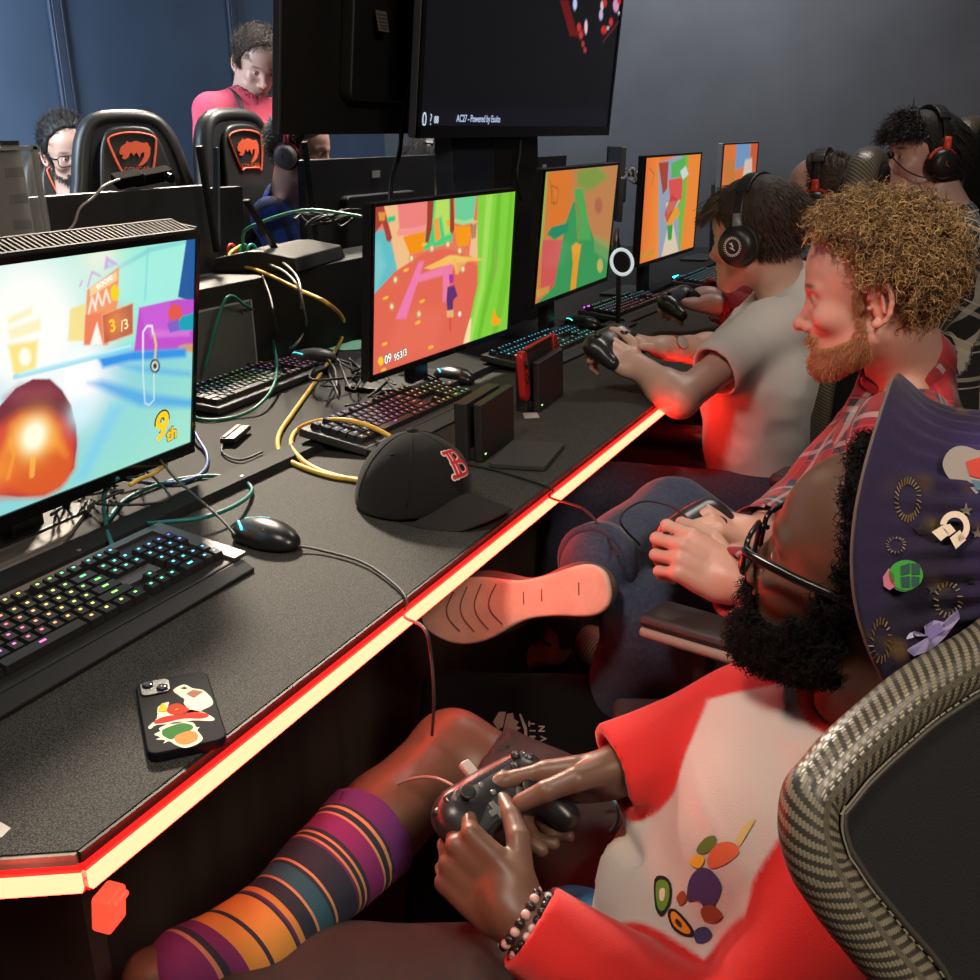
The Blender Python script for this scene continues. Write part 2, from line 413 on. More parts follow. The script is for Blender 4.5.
# red light strip: glowing diffuser in a dark channel
LED = mat('led_core', (1, .1, .05), .5, emit=(1, .028, .0145), es=32)
LEDR = mat('led_halo', (.6, .01, .01), .4, emit=(1, .010, .008), es=1.4)  # strip's red glow on the black edge, painted as a weakly emissive band
ZS = ZD-.0215
def strip(a, b_, name, mt, w, h, off):
    a = A3(*a, ZS); b_ = A3(*b_, ZS); u = b_-a; l = np.linalg.norm(u); u /= l; n = np.cross(u, (0, 0, 1))
    if n @ A3(.5, -.8, 0) < 0: n = -n
    mb = MB(); mb.T = frame((0, 0, 1), u, (a+b_)/2+n*off); mb.box((0, 0, 0), (l+.004, w, h)); return mb.obj(name, mt, desk, True)
E0 = (XE+.004, Y0-.002); E1 = (ED1[0]+.002, ED1[1]-.004)
ys = [E0[1], 1.163, 1.63, 2.02, 2.30, 3.2, 4.2, Y1]
strip(E0, E1, 'led_strip', LED, .012, .0155, .006); strip(E0, E1, 'led_glow_band', LEDR, .008, .0215, .003)
for i in range(len(ys)-1):
    strip((E0[0], ys[i]+(.002 if i else 0)), (E0[0], ys[i+1]-.002), 'led_strip', LED, .012, .0155, .006)
strip(E0, (E0[0], Y1), 'led_glow_band', LEDR, .008, .0215, .003)
for z in (ZS+.0145, ZS-.0145): pass
strip(E0, (E0[0], Y1), 'channel', mat('black_edge'), .02, .003, -.004)
# glowing end connector hanging under the corner
mb = MB(); mb.T = euler(0, 8, 12, (XE+.004, Y0+.018, ZD-.068)); mb.box((0, 0, 0), (.018, .026, .034)); mb.box((.004, .0, .012), (.02, .02, .006))
tag(mb.obj('led_connector', mat('led_plug', (.8, .05, .03), .35, emit=(1, .07, .035), es=1.3), desk, True, bevel=.003), 'translucent connector glowing red')
UND = mat('dark_wood_panel', (.03, .02, .017), .6, noise=.35, nscale=14, nstretch=(1, 1, .08))
mb = MB(); mb.box((-.93, 2.95, .36), (.02, 4.7, .71)); mb.obj('modesty_panel', UND, desk, True)
for y in (.62, 3.0, 5.3):
    mb = MB(); mb.box((-.93, y, .36), (.36, .022, .71)); mb.obj('support_panel', UND, desk, True, bevel=.001)
# raised cable channel along the middle of the double row
mb = MB(); mb.prism([(-.032, .0005), (.032, .0005), (.026, .014), (-.026, .014)], -2.2, 2.2, frame((0, 1, 0), (-1, 0, 0), (-1.108, 2.6, ZD)))
ch = tag(mb.obj('cable_channel', mat('channel_black', (.012, .012, .012), .7, spec=.15), bevel=.001), 'raised black cable channel running down the middle of the desks', 'cable cover')
for y in (.98, 1.34, 1.62, 2.1, 2.6):
    mb = MB(); mb.lathe([(0, 0), (.004, 0), (.0035, .0015), (0, .002)], 10, euler(o=(-1.092, y, ZD+.014))); mb.obj('screw', STEEL, ch, True)
# opposite desk
od = empty('gaming_desk', (-1.7, 2.8, 0), label='black speckled desk of the opposite row, behind the cable channel', cat='desk')
mb = MB(); mb.prism([(-1.142, .21), (-1.142, Y1), (-2.16, Y1), (-2.16, -.3)], ZD-.025, ZD); mb.obj('desktop', mat('dark_laminate', (.016, .015, .0145), .75, spec=.18, noise=.5, nscale=620), od, True)
mb = MB(); mb.box((-2.13, 2.6, .36), (.02, 5.0, .70)); mb.obj('modesty_panel', UND, od, True)
for y in (1.0, 4.8):
    mb = MB(); mb.box((-1.6, y, .36), (.75, .022, .70)); mb.obj('support_panel', UND, od, True)

# ------------------------------------------------------------------ screens painted as colour fields on a fine grid
def lin(c):
    c = np.asarray(c, float)/255; return np.where(c <= .04045, c/12.92, ((c+.055)/1.055)**2.4)
class Screen:
    def __init__(s, M, W, H, n=260):
        s.M, s.W, s.H = M, W, H; s.nx = n; s.ny = int(n*H/W)
        u, v = np.meshgrid(np.linspace(0, 1, s.nx), np.linspace(0, 1, s.ny), indexing='ij'); s.u, s.v = u.ravel(), v.ravel()   # v up
        s.C = np.zeros((s.nx*s.ny, 3)); s.P = np.c_[s.u, s.v*H/W]
    def uv(s, x, y):      # photo position -> place on this screen's plane
        d = ray(x, y); n = s.M[:3, 2]; o = s.M[:3, 3]; t = ((o-CAM)@n)/(d@n); q = CAM+d*t-o
        return ((q@s.M[:3, 0])/s.W+.5, ((q@s.M[:3, 1])/s.H+.5)*s.H/s.W)
    def mask(s, poly, soft=0):
        p = np.array([s.uv(*q) for q in poly]); x, y = s.P.T; ins = np.zeros(len(x), bool); dm = np.full(len(x), 9.)
        for i in range(len(p)):
            a, b = p[i], p[(i+1) % len(p)]
            c = ((a[1] > y) != (b[1] > y)) & (x < (b[0]-a[0])*(y-a[1])/(b[1]-a[1]+1e-12)+a[0]); ins ^= c
            ab = b-a; t = np.clip(((s.P-a)@ab)/(ab@ab+1e-12), 0, 1); dm = np.minimum(dm, np.hypot(*(s.P-a-t[:, None]*ab).T))
        sd = np.where(ins, dm, -dm); w = max(soft, 1.2/s.nx); return np.clip(.5+sd/w, 0, 1)
    def poly(s, poly, c, soft=0, a=1, c2=None, gdir=None):
        m = s.mask(poly, soft)*a; col = lin(c)
        if c2 is not None:
            g = s.P@np.array(gdir); k = m > 0; lo, hi = g[k].min(), g[k].max(); f = np.clip((g-lo)/(hi-lo+1e-9), 0, 1)[:, None]; col = lin(c)*(1-f)+lin(c2)*f
        s.C = s.C*(1-m[:, None])+col*m[:, None]
    def ell(s, cx, cy, rx, ry, c, soft=0, a=1, rot=0):
        P = [(cx+rx*cos(t)*cos(rot)-ry*sin(t)*sin(rot), cy+rx*cos(t)*sin(rot)+ry*sin(t)*cos(rot)) for t in np.linspace(0, 2*pi, 22)[:-1]]; s.poly(P, c, soft, a)
    def line(s, pts, w, c, a=1, closed=False):
        p = np.array([s.uv(*q) for q in pts]); dm = np.full(len(s.P), 9.)
        for i in range(len(p)-(0 if closed else 1)):
            A, B = p[i], p[(i+1) % len(p)]; ab = B-A; t = np.clip(((s.P-A)@ab)/(ab@ab+1e-12), 0, 1); dm = np.minimum(dm, np.hypot(*(s.P-A-t[:, None]*ab).T))
        m = np.clip(.5+(w-dm)*s.nx/1.2, 0, 1)*a; s.C = s.C*(1-m[:, None])+lin(c)*m[:, None]
    def glow(s, cx, cy, r, c, k=1):
        q = np.array(s.uv(cx, cy)); d = np.hypot(*(s.P-q).T)/r; m = np.exp(-d*d)*k; m = np.clip(m, 0, 1); s.C = s.C*(1-m[:, None])+lin(c)*m[:, None]
    def text(s, t, x, y, size, c, parent, ang=0, bold=.0, shear=0, outline=None):
        u, v = s.uv(x, y); T = s.M @ np.array(euler(0, 0, ang, ((u-.5)*s.W, (v*s.W-s.H/2), .0012)))
        if outline: text_obj('screen_text', t, size, s.M @ np.array(euler(0, 0, ang, ((u-.5)*s.W, (v*s.W-s.H/2), .0008))), mat('txt_%d_%d_%d' % outline, (0, 0, 0), emit=tuple(lin(outline)), es=1), parent, True, .0001, bold=size*.07, shear=shear)
        text_obj('screen_text', t, size, T, mat('txt_%d_%d_%d' % c, (0, 0, 0), emit=tuple(lin(c)), es=1.1), parent, True, .0001, bold=bold*size, shear=shear)
    def build(s, parent, strength=1.0):
        V = np.c_[(s.u-.5)*s.W, (s.v-.5)*s.H, np.zeros(len(s.u))]; V = ap(s.M, V)
        i = np.arange(s.nx*s.ny).reshape(s.nx, s.ny); F = np.stack([i[:-1, :-1], i[1:, :-1], i[1:, 1:], i[:-1, 1:]], -1).reshape(-1, 4)
        return link_mesh('screen', V, F, vmat('screen_emit_%d' % int(strength*100), .25, emit=strength), parent, True, col=s.C)
def pose(X, Y, Z, yaw, tilt):
    a, t = radians(yaw), radians(tilt); n = A3(cos(a)*cos(t), sin(a)*cos(t), sin(t)); r = A3(-sin(a), cos(a), 0)
    return frame(n, r, (X, Y, Z))
def monitor(M, W, H, label, cat='monitor', bez=.007, chin=.012, th=.022, stand=True, group=None, foot_z=ZD, side=BLK, zst=.0):
    base = M[:3, 3].copy(); base[2] = foot_z
    rt = empty('monitor', base, label=label, cat=cat, group=group)
    mb = MB(); mb.T = M
    mb.prism(rrect(W+2*bez, H+bez+chin, .004, 3, 0, (bez-chin)/2), -.001-th, -.0015)
    mb.obj('housing', side, rt, True, bevel=.0015)
    mb = MB(); mb.T = M                                    # front bezel ring
    for (cx, cy, w, h) in ((0, H/2+bez/2, W+2*bez, bez), (0, -H/2-chin/2, W+2*bez, chin), (-W/2-bez/2, 0, bez, H), (W/2+bez/2, 0, bez, H)):
        mb.box((cx, cy, .0005), (w, h, .005))
    mb.obj('bezel', GLOSS if side is BLK else BLK, rt, True)
    # bulge on the rear with ports
    mb = MB(); mb.T = M; mb.prism(rrect(W*.55, H*.5, .02, 4, 0, -.01), -th-.03, -th+.001); mb.obj('rear_bulge', DGREY, rt, True, bevel=.006)
    if stand:
        n = M[:3, 2].copy(); n[2] = 0; n /= np.linalg.norm(n); c = M[:3, 3]
        S = frame((0, 0, 1), n, A3(c[0], c[1], foot_z)-n*(.10+zst))
        mb = MB(); mb.T = S; mb.box((0, 0, (c[2]-foot_z)/2), (.03, .06, c[2]-foot_z)); mb.box((.04, 0, c[2]-foot_z-.02), (.08, .07, .07)); mb.obj('stand_neck', BLK, rt, True, bevel=.004)
        mb = MB(); mb.T = S; mb.prism([(-.12, -.12), (-.02, -.12), (.03, -.10), (.035, 0), (.03, .10), (-.02, .12), (-.12, .12)], .0, .012); mb.obj('stand_foot', BLK, rt, True, bevel=.003)
    return rt
# --- nearest monitor
M1 = pose(-1.147, 1.024, .976, .7, -9.9)
W1, H1 = .60, .337
m1 = monitor(M1, W1, H1, 'nearest monitor at the left, showing a bright blue racing scene with 9th in its corner', bez=.009, chin=.02, th=.03, group=None)
mb = MB(); mb.T = M1
for i in range(60):
    x = -W1/2+.004+i*(W1-.008)/59; mb.add(ap(frame((0, 1, 0), (1, 0, .0), (0, 0, 0)), [[0, 0, 0]]), []) if False else None
    q = np.array([[x-.002, H1/2+.0095, -.006], [x+.002, H1/2+.0095, -.006], [x+.012, H1/2+.0155, -.052], [x+.008, H1/2+.0155, -.052]])
    V = np.vstack([q, q+A3(0, .004, 0)]); mb.add(V, [[0, 1, 2, 3], [4, 7, 6, 5], [0, 4, 5, 1], [1, 5, 6, 2], [2, 6, 7, 3], [3, 7, 4, 0]])
mb.obj('vent_slats', mat('vent_grey', (.025, .025, .025), .7, spec=.2), m1, True)
mb = MB(); mb.T = M1
for (z0, z1, y0, y1) in ((-.008, -.002, .009, .0135), (-.056, -.05, .009, .02)): mb.box((0, H1/2+(y0+y1)/2, (z0+z1)/2), (W1+.018, y1-y0, z1-z0))
mb.box((0, H1/2-.03, -.045), (W1*.96, .09, .025)); mb.box((W1/2+.006, H1/2+.012, -.028), (.006, .008, .05)); mb.obj('vent_frame', mat('vent_grey'), m1, True)
s = Screen(M1, W1, H1, 330)
s.C[:] = lin((110, 205, 225)); s.poly([(-400, 150), (200, 225), (200, 350), (-400, 560)], (120, 222, 235), 0, 1, (160, 240, 205), (1, .0))
s.poly([(-400, 560), (0, 375), (60, 360), (200, 330), (200, 520), (-400, 900)], (95, 190, 235), .03, 1, (165, 232, 205), (.45, -1))
s.poly([(100, 300), (125, 262), (200, 232), (200, 310), (140, 312)], (165, 240, 225), .05)
s.line([(118, 268), (150, 250), (192, 240)], .006, (120, 205, 215), .6); s.line([(148, 248), (145, 300)], .004, (130, 215, 220), .6)
s.glow(28, 330, .17, (255, 255, 250), 1.4); s.glow(80, 378, .10, (255, 255, 255), 1.2); s.glow(100, 252, .07, (250, 245, 225), .8); s.glow(10, 300, .09, (255, 255, 250), .6)
s.poly([(8, 345), (38, 340), (36, 368), (14, 376)], (250, 225, 80), .012, .8); s.ell(25, 357, 6, 9, (255, 255, 240), .01)
s.poly([(8, 318), (32, 307), (32, 314), (8, 325)], (250, 240, 160), .01, .7); s.poly([(8, 330), (40, 318), (41, 330), (10, 340)], (252, 236, 150), .01, .6)
s.poly([(70, 309), (86, 303), (86, 341), (68, 341)], (250, 222, 110), .006, .8)
s.poly([(87, 290), (119, 267), (118, 303), (108, 345), (84, 345)], (248, 150, 95), .004, .95); s.poly([(90, 288), (117, 271), (117, 280), (90, 297)], (255, 225, 170), .004, .8)
s.poly([(85, 315), (105, 312), (108, 345), (84, 345)], (240, 120, 90), .004, .7); s.poly([(90, 345), (97, 322), (103, 345)], (255, 252, 240), .004)
for (x, y) in ((92, 305), (98, 300), (106, 297)): s.line([(x-3, y+8), (x, y-7), (x+4, y+5)], .003, (255, 245, 230), .9)
s.poly([(104, 270), (106, 256), (118, 264)], (215, 150, 225), .005, .8); s.poly([(108, 268), (108, 261), (114, 265)], (180, 225, 240), .004)
s.line([(88, 286), (92, 272), (100, 276)], .003, (220, 160, 225), .8); s.line([(80, 286), (82, 281)], .003, (225, 170, 225), .8)
s.ell(115, 293, 4.5, 8, (250, 215, 40), .004)
s.poly([(102, 315), (133, 303), (133, 334), (104, 344)], (195, 85, 60), .004, .95); s.line([(102, 315), (133, 303), (133, 334), (104, 344)], .0012, (240, 190, 150), .9, True); s.glow(115, 322, .035, (240, 150, 90), .7)
s.poly([(187, 236), (200, 233), (200, 305), (178, 297), (182, 270)], (28, 92, 158), .004)
s.poly([(139, 308), (178, 299), (200, 300), (200, 340), (184, 349), (134, 352)], (196, 82, 205), .004); s.poly([(139, 308), (170, 301), (168, 330), (146, 334)], (205, 95, 215), .006); s.poly([(150, 330), (190, 330), (190, 336), (150, 338)], (222, 130, 225), .01, .7)
s.poly([(176, 318), (200, 311), (200, 330), (177, 331)], (25, 165, 185), .004); s.ell(175, 313, 7, 9, (230, 90, 75), .006); s.poly([(167, 324), (178, 318), (180, 330), (170, 333)], (130, 100, 200), .004)
s.ell(190, 348, 12, 4, (215, 160, 110), .008)
s.poly([(98, 358), (135, 351), (186, 348), (186, 357), (130, 361), (103, 368)], (55, 150, 232), .012); s.poly([(88, 383), (103, 380), (150, 394), (200, 400), (200, 408), (140, 406), (112, 394)], (70, 165, 235), .02, .8)
s.poly([(120, 365), (190, 372), (190, 376), (140, 371)], (80, 170, 235), .02, .8); s.poly([(75, 480), (110, 405), (125, 405), (85, 480)], (120, 205, 245), .03, .6)
s.line([(15, 377), (60, 366), (128, 349)], .006, (120, 215, 240), .7); s.line([(20, 374), (60, 364), (130, 346)], .003, (200, 245, 250), .8)
B = [(-40, 470), (-2, 408), (16, 388), (33, 379), (50, 379), (62, 390), (71, 405), (76, 425), (77, 445), (74, 468), (60, 486), (44, 495), (20, 497), (-10, 494), (-60, 500)]
s.poly(B, (120, 48, 62), .003); s.poly([(-30, 450), (0, 425), (20, 412), (45, 410), (66, 420), (76, 440), (74, 468), (60, 486), (44, 495), (20, 497), (-60, 500)], (215, 70, 55), .03)
s.poly([(5, 398), (20, 386), (50, 384), (60, 394), (40, 400), (16, 402)], (150, 70, 85), .03, .8)
s.ell(36, 462, 37, 34, (222, 92, 42), .02); s.poly([(12, 425), (22, 418), (45, 418), (58, 428), (66, 455), (58, 450), (10, 450), (4, 455)], (250, 160, 60), .03, .8)
s.glow(34, 437, .050, (255, 200, 80), 1.3); s.glow(34, 436, .032, (255, 255, 225), 1.7); s.line([(8, 478), (14, 455), (10, 440)], .006, (250, 170, 60), .6); s.line([(32, 475), (33, 458)], .008, (255, 190, 80), .7); s.glow(0, 470, .04, (250, 150, 60), .8)
s.glow(80, 413, .035, (215, 245, 255), .9)
LP = [(143, 352), (143, 332), (147, 326), (152, 326), (153, 334)]; s.line(LP, .0028, (245, 250, 250), .9)
s.line([(154, 334), (156, 345), (155, 358)], .004, (240, 205, 110), .9); s.line([(143, 352), (143, 375), (145, 403), (149, 405), (154, 400), (154, 372)], .0022, (225, 245, 250), .8); s.ell(155, 366, 5, 7, (40, 40, 40), 0); s.ell(155, 366, 3.4, 5, (225, 235, 230), 0); s.ell(155, 366, 2, 3, (60, 60, 50), 0)
s.build(m1, 1.0)
s.text('3', 112, 326, .026, (255, 205, 40), m1, 12, .02); s.text('/3', 124, 325, .022, (255, 235, 170), m1, 12, .01)
s.text('9', 160, 428, .064, (250, 205, 35), m1, 3, .03, .15, (60, 45, 20)); s.text('th', 171, 434, .030, (250, 200, 35), m1, 5, .03, .1, (60, 45, 20))
s.text('BOOM!', 104, 282, .010, (255, 250, 235), m1, 20, .03)
# dark neck, cables and the board it stands over
# --- monitor two
def game2(s):
    s.C[:] = lin((228, 108, 85)); P = lambda *q: [(360+x/4.665, 180+y/4.665) for x, y in q]
    s.poly(P((40, 60), (740, 20), (740, 330), (40, 560)), (232, 120, 90)); 
    s.poly(P((40, 240), (120, 230), (150, 300), (185, 420), (60, 560), (30, 560)), (95, 190, 195), .02); s.poly(P((60, 300), (90, 290), (120, 400), (70, 520)), (130, 205, 205), .03, .7)
    s.poly(P((100, 110), (190, 110), (225, 240), (235, 390), (175, 425), (150, 300)), (240, 190, 135), .01)
    s.poly(P((175, 110), (330, 85), (312, 230), (185, 250)), (238, 130, 125), .008); s.line(P((182, 245), (240, 240), (312, 225)), .012, (245, 150, 140))
    s.poly(P((200, 265), (305, 240), (300, 330), (235, 350)), (245, 145, 20), .004)
    s.poly(P((325, 90), (430, 80), (430, 290), (295, 330), (300, 290)), (70, 205, 125), .008); s.poly(P((355, 85), (415, 80), (420, 250), (395, 260), (380, 170), (345, 200)), (200, 225, 90), .015, .8)
    s.poly(P((345, 180), (365, 175), (378, 270), (350, 290)), (245, 160, 60), .008); s.ell(*P((418, 200))[0], 3, 4, (240, 170, 60), .005)
    s.poly(P((315, 90), (345, 90), (335, 230), (318, 295), (303, 300), (312, 200)), (158, 60, 45), .004); s.poly(P((420, 85), (436, 85), (440, 225), (430, 255), (420, 240)), (158, 60, 45), .004)
    s.poly(P((70, 120), (110, 115), (150, 270), (140, 290), (125, 285), (105, 200), (70, 250)), (165, 62, 52), .006); s.poly(P((125, 175), (165, 165), (165, 190), (130, 200)), (50, 200, 140), .004); s.poly(P((85, 150), (120, 150), (115, 190), (90, 190)), (220, 150, 60), .004)
    s.poly(P((440, 75), (545, 65), (530, 190), (445, 200)), (110, 205, 150), .006); s.line(P((445, 190), (480, 200), (525, 190)), .008, (160, 220, 150))
    s.poly(P((440, 215), (525, 215), (505, 305), (455, 310)), (246, 152, 25), .004); s.poly(P((525, 190), (548, 190), (550, 380), (510, 350)), (240, 190, 140), .01); s.poly(P((515, 210), (545, 200), (540, 270), (520, 275)), (150, 90, 70), .01, .7)
    s.poly(P((550, 70), (740, 40), (740, 740), (480, 800), (515, 620), (550, 450), (548, 250)), (128, 208, 62), .006)
    s.poly(P((590, 70), (620, 65), (580, 500), (520, 760), (500, 760), (560, 480)), (165, 222, 95), .02, .9); s.poly(P((640, 60), (660, 60), (640, 400), (560, 740), (545, 740), (610, 400)), (105, 185, 40), .02, .8); s.poly(P((700, 50), (715, 50), (690, 500), (640, 720), (615, 720), (670, 400)), (110, 190, 45), .02, .8)
    s.poly(P((505, 640), (520, 650), (510, 770), (480, 780)), (250, 225, 170), .015)
    s.poly(P((60, 540), (160, 430), (300, 340), (400, 320), (470, 335), (540, 400), (550, 480), (515, 640), (470, 790), (40, 930)), (226, 104, 82), .006); s.poly(P((200, 600), (400, 600), (350, 800), (100, 850)), (232, 112, 88), .06, .8)
    s.poly(P((275, 380), (300, 378), (215, 645), (165, 650)), (238, 125, 175), .01); s.poly(P((265, 445), (400, 400), (405, 440), (262, 480)), (238, 130, 170), .01); s.poly(P((388, 390), (440, 385), (400, 570), (385, 570)), (236, 125, 165), .01)
    s.poly(P((300, 410), (420, 350), (560, 365), (570, 375), (450, 385), (330, 418)), (244, 190, 95), .006); s.poly(P((430, 365), (450, 365), (455, 440), (445, 440)), (235, 170, 70), .005); s.poly(P((395, 360), (450, 350), (500, 380), (455, 440), (440, 400)), (245, 200, 110), .01, .6)
    for x, y in ((165, 465), (148, 590), (275, 625), (480, 415), (240, 365), (335, 320), (410, 300), (465, 330)): s.ell(*P((x, y))[0], 2.5, 4, (200, 150, 110), .008); s.ell(*P((x, y))[0], 1.5, 2.4, (245, 225, 160), .004)
    for x, y in ((120, 550), (290, 565), (330, 780), (115, 765), (270, 665), (110, 885), (215, 420), (300, 300)): s.ell(*P((x, y))[0], 3, 1.5, (250, 190, 60), .004, rot=-.4)
    s.poly(P((415, 440), (437, 440), (437, 480), (417, 480)), (165, 55, 160), .006); s.poly(P((408, 500), (440, 490), (455, 540), (435, 560), (432, 620), (408, 620), (404, 560)), (95, 50, 115), .004); s.poly(P((404, 610), (436, 605), (436, 640), (406, 640)), (230, 180, 120), .004); s.line(P((420, 650), (422, 700)), .004, (210, 60, 50))
    s.line(P((630, 330), (636, 400), (628, 450)), .005, (170, 150, 120), .8); s.ell(*P((465, 625))[0], 1.5, 2.5, (250, 240, 230))
    s.poly(P((612, 660), (625, 600), (640, 640), (660, 650), (650, 675), (620, 680)), (248, 165, 30), .003)
    s.ell(*P((97, 845))[0], 2.8, 4.5, (250, 205, 50))
M2 = pose(-1.085, 2.106, .993, -3.6, -5.25); m2 = monitor(M2, .593, .333, 'second monitor of the row, with a salmon and lime green game picture', chin=.014)
s = Screen(M2, .593, .333); game2(s); s.build(m2, 1.0); s.text('09', 387.5, 359, .026, (250, 250, 245), m2, 6, .02, 0, (60, 40, 40)); s.text('953/3', 400, 355, .022, (250, 250, 245), m2, 6, .02, 0, (60, 40, 40))
def game3(s):
    P = lambda *q: [(500+x/3.5, 80+y/3.5) for x, y in q]; s.C[:] = lin((220, 140, 70))
    s.poly(P((100, 300), (430, 280), (430, 450), (100, 500)), (222, 135, 70)); s.poly(P((140, 310), (170, 310), (150, 560), (100, 800)), (165, 190, 85), .02)
    s.poly(P((165, 330), (250, 310), (235, 480), (170, 540)), (236, 130, 50), .01); s.poly(P((250, 310), (420, 280), (400, 560), (320, 540), (270, 400)), (205, 140, 85), .03); s.poly(P((270, 320), (340, 300), (380, 340), (310, 390), (270, 370)), (110, 170, 70), .03, .8)
    s.poly(P((150, 560), (240, 560), (190, 740), (140, 760)), (222, 95, 90), .008); s.poly(P((255, 430), (280, 410), (330, 560), (390, 600), (370, 700), (180, 790), (110, 800), (190, 720), (230, 500)), (62, 162, 92), .008)
    s.poly(P((260, 380), (290, 380), (320, 560), (270, 560)), (85, 180, 90), .008); s.poly(P((165, 540), (180, 515), (240, 500), (235, 530), (190, 560)), (35, 150, 105), .006); s.poly(P((330, 540), (390, 570), (380, 640), (330, 600)), (130, 175, 105), .02, .7)
    s.poly(P((250, 580), (285, 575), (275, 640), (265, 730), (245, 740), (255, 640)), (244, 165, 50), .006); s.ell(*P((268, 590))[0], 4, 6, (245, 175, 60), .006); s.line(P((265, 430), (278, 480), (272, 560)), .006, (200, 90, 60), .9)
    s.ell(*P((345, 440))[0], 4, 8, (190, 110, 80), .02); s.line(P((175, 350), (190, 440)), .004, (170, 110, 50), .8); s.line(P((180, 370), (205, 380), (200, 430), (180, 430)), .003, (140, 90, 40), .8, True)
    s.ell(*P((350, 650))[0], 3, 7, (240, 200, 110), .01, .7); s.poly(P((125, 735), (175, 720), (170, 745), (130, 765)), (225, 175, 70), .01, .7)
M3 = pose(-1.059, 2.858, 1.032, .5, -5.9); m3 = monitor(M3, .593, .333, 'third monitor of the row, green and orange game picture, beside the lit ring headset')
s = Screen(M3, .593, .333, 180); game3(s); s.build(m3, .8)
def game4(s):
    P = lambda *q: [(500+x/3.5, 80+y/3.5) for x, y in q]; s.C[:] = lin((240, 125, 55))
    s.poly(P((480, 260), (560, 260), (555, 640), (480, 660)), (238, 118, 55), 0, 1, (245, 150, 60), (1, 0)); s.poly(P((555, 290), (640, 260), (640, 610), (555, 640)), (150, 165, 190), .01)
    s.poly(P((640, 260), (690, 245), (665, 380), (640, 560), (625, 600), (625, 330)), (125, 185, 70), .015); s.poly(P((660, 260), (710, 240), (690, 600), (630, 610), (650, 420)), (242, 140, 55), .01)
    s.poly(P((555, 290), (590, 285), (585, 380), (570, 400)), (170, 70, 50), .006); s.poly(P((590, 350), (640, 340), (635, 420), (595, 425)), (222, 85, 80), .006); s.poly(P((600, 290), (650, 270), (645, 335), (600, 345)), (90, 180, 90), .01)
    s.poly(P((580, 430), (630, 420), (600, 470), (625, 600), (560, 640), (590, 500)), (225, 205, 180), .01); s.poly(P((575, 480), (620, 440), (630, 470), (590, 520)), (230, 160, 60), .006); s.poly(P((585, 510), (605, 505), (600, 560), (588, 560)), (60, 160, 70), .006); s.poly(P((600, 400), (625, 420), (585, 500), (575, 470)), (200, 60, 50), .006, .8)
    s.line(P((525, 310), (540, 330), (530, 370)), .005, (140, 120, 50), .8); s.poly(P((495, 610), (540, 590), (540, 610), (495, 630)), (210, 150, 60), .01)
    s.poly(P((630, 320), (650, 300), (660, 330), (640, 350)), (220, 230, 240), .01, .8)
M4 = pose(-1.03, 3.704, 1.045, -2.7, -3); m4 = monitor(M4, .593, .333, 'fourth monitor of the row, orange game picture, in front of the grey-shirted player')
s = Screen(M4, .593, .333, 170); game4(s); s.build(m4, .9)
def game5(s):
    s.C[:] = lin((235, 125, 60)); s.poly([(737, 140), (750, 140), (750, 165), (735, 170)], (120, 160, 205), .03); s.poly([(752, 140), (760, 140), (757, 180), (748, 180)], (215, 95, 55), .03); s.poly([(725, 160), (735, 160), (735, 185), (725, 185)], (210, 130, 60), .03); s.poly([(745, 160), (752, 158), (752, 180), (742, 182)], (225, 205, 190), .03)
M5 = pose(-1.05, 4.86, 1.07, -4, -2); m5 = monitor(M5, .52, .333, 'farthest monitor of the row, small orange and blue picture above the headset wearer', side=mat('silver_side', (.25, .26, .28), .4))
s = Screen(M5, .52, .333, 90); game5(s); s.build(m5, .8)
# --- monitors of the opposite row, seen from behind
def back_monitor(X, Y, Z, yaw, label, W=.6, H=.34, sticker=True, side=None):
    rt = monitor(pose(X, Y, Z, yaw, 3), W-.012, H-.02, label, side=side or mat('back_grey', (.028, .028, .03), .45), foot_z=ZD, zst=-.15, group=None)
    if sticker:
        mb = MB(); mb.T = pose(X, Y, Z, yaw, 3); mb.box((-.0, H*.36, -.0245), (.045, .022, .002)); mb.obj('label_sticker', mat('sticker_grey', (.45, .45, .42), .6), rt, True)
    return rt
back_monitor(-1.9, 1.985, 1.02, 180, 'back of the monitor with a small webcam on top, behind the nearest screen', sticker=False)
back_monitor(-2.06, 2.28, 1.005, 172, 'back of the dark monitor between the webcam and the router', sticker=False)
back_monitor(-1.9, 3.13, 1.04, 176, 'back of the dark monitor in front of the player in blue plaid', W=.74, H=.40)
back_monitor(-1.9, 4.6, 1.04, 180, 'back of the small dark monitor to the right of the screen post', W=.56)
back_monitor(-1.75, 5.2, 1.07, 205, 'back of the farthest dark monitor with a bright left side, under the wall')
back_monitor(-2.02, 1.455, 1.143, 190, 'back of the monitor at the left edge, in front of the man with glasses', W=.6, H=.42, sticker=False)
bpy.context.scene.view_settings.view_transform = 'Standard'; bpy.context.scene.view_settings.look = 'None'
bpy.context.scene.view_settings.exposure = 0; bpy.context.scene.view_settings.gamma = 1; bpy.context.scene.view_settings.use_curve_mapping = False
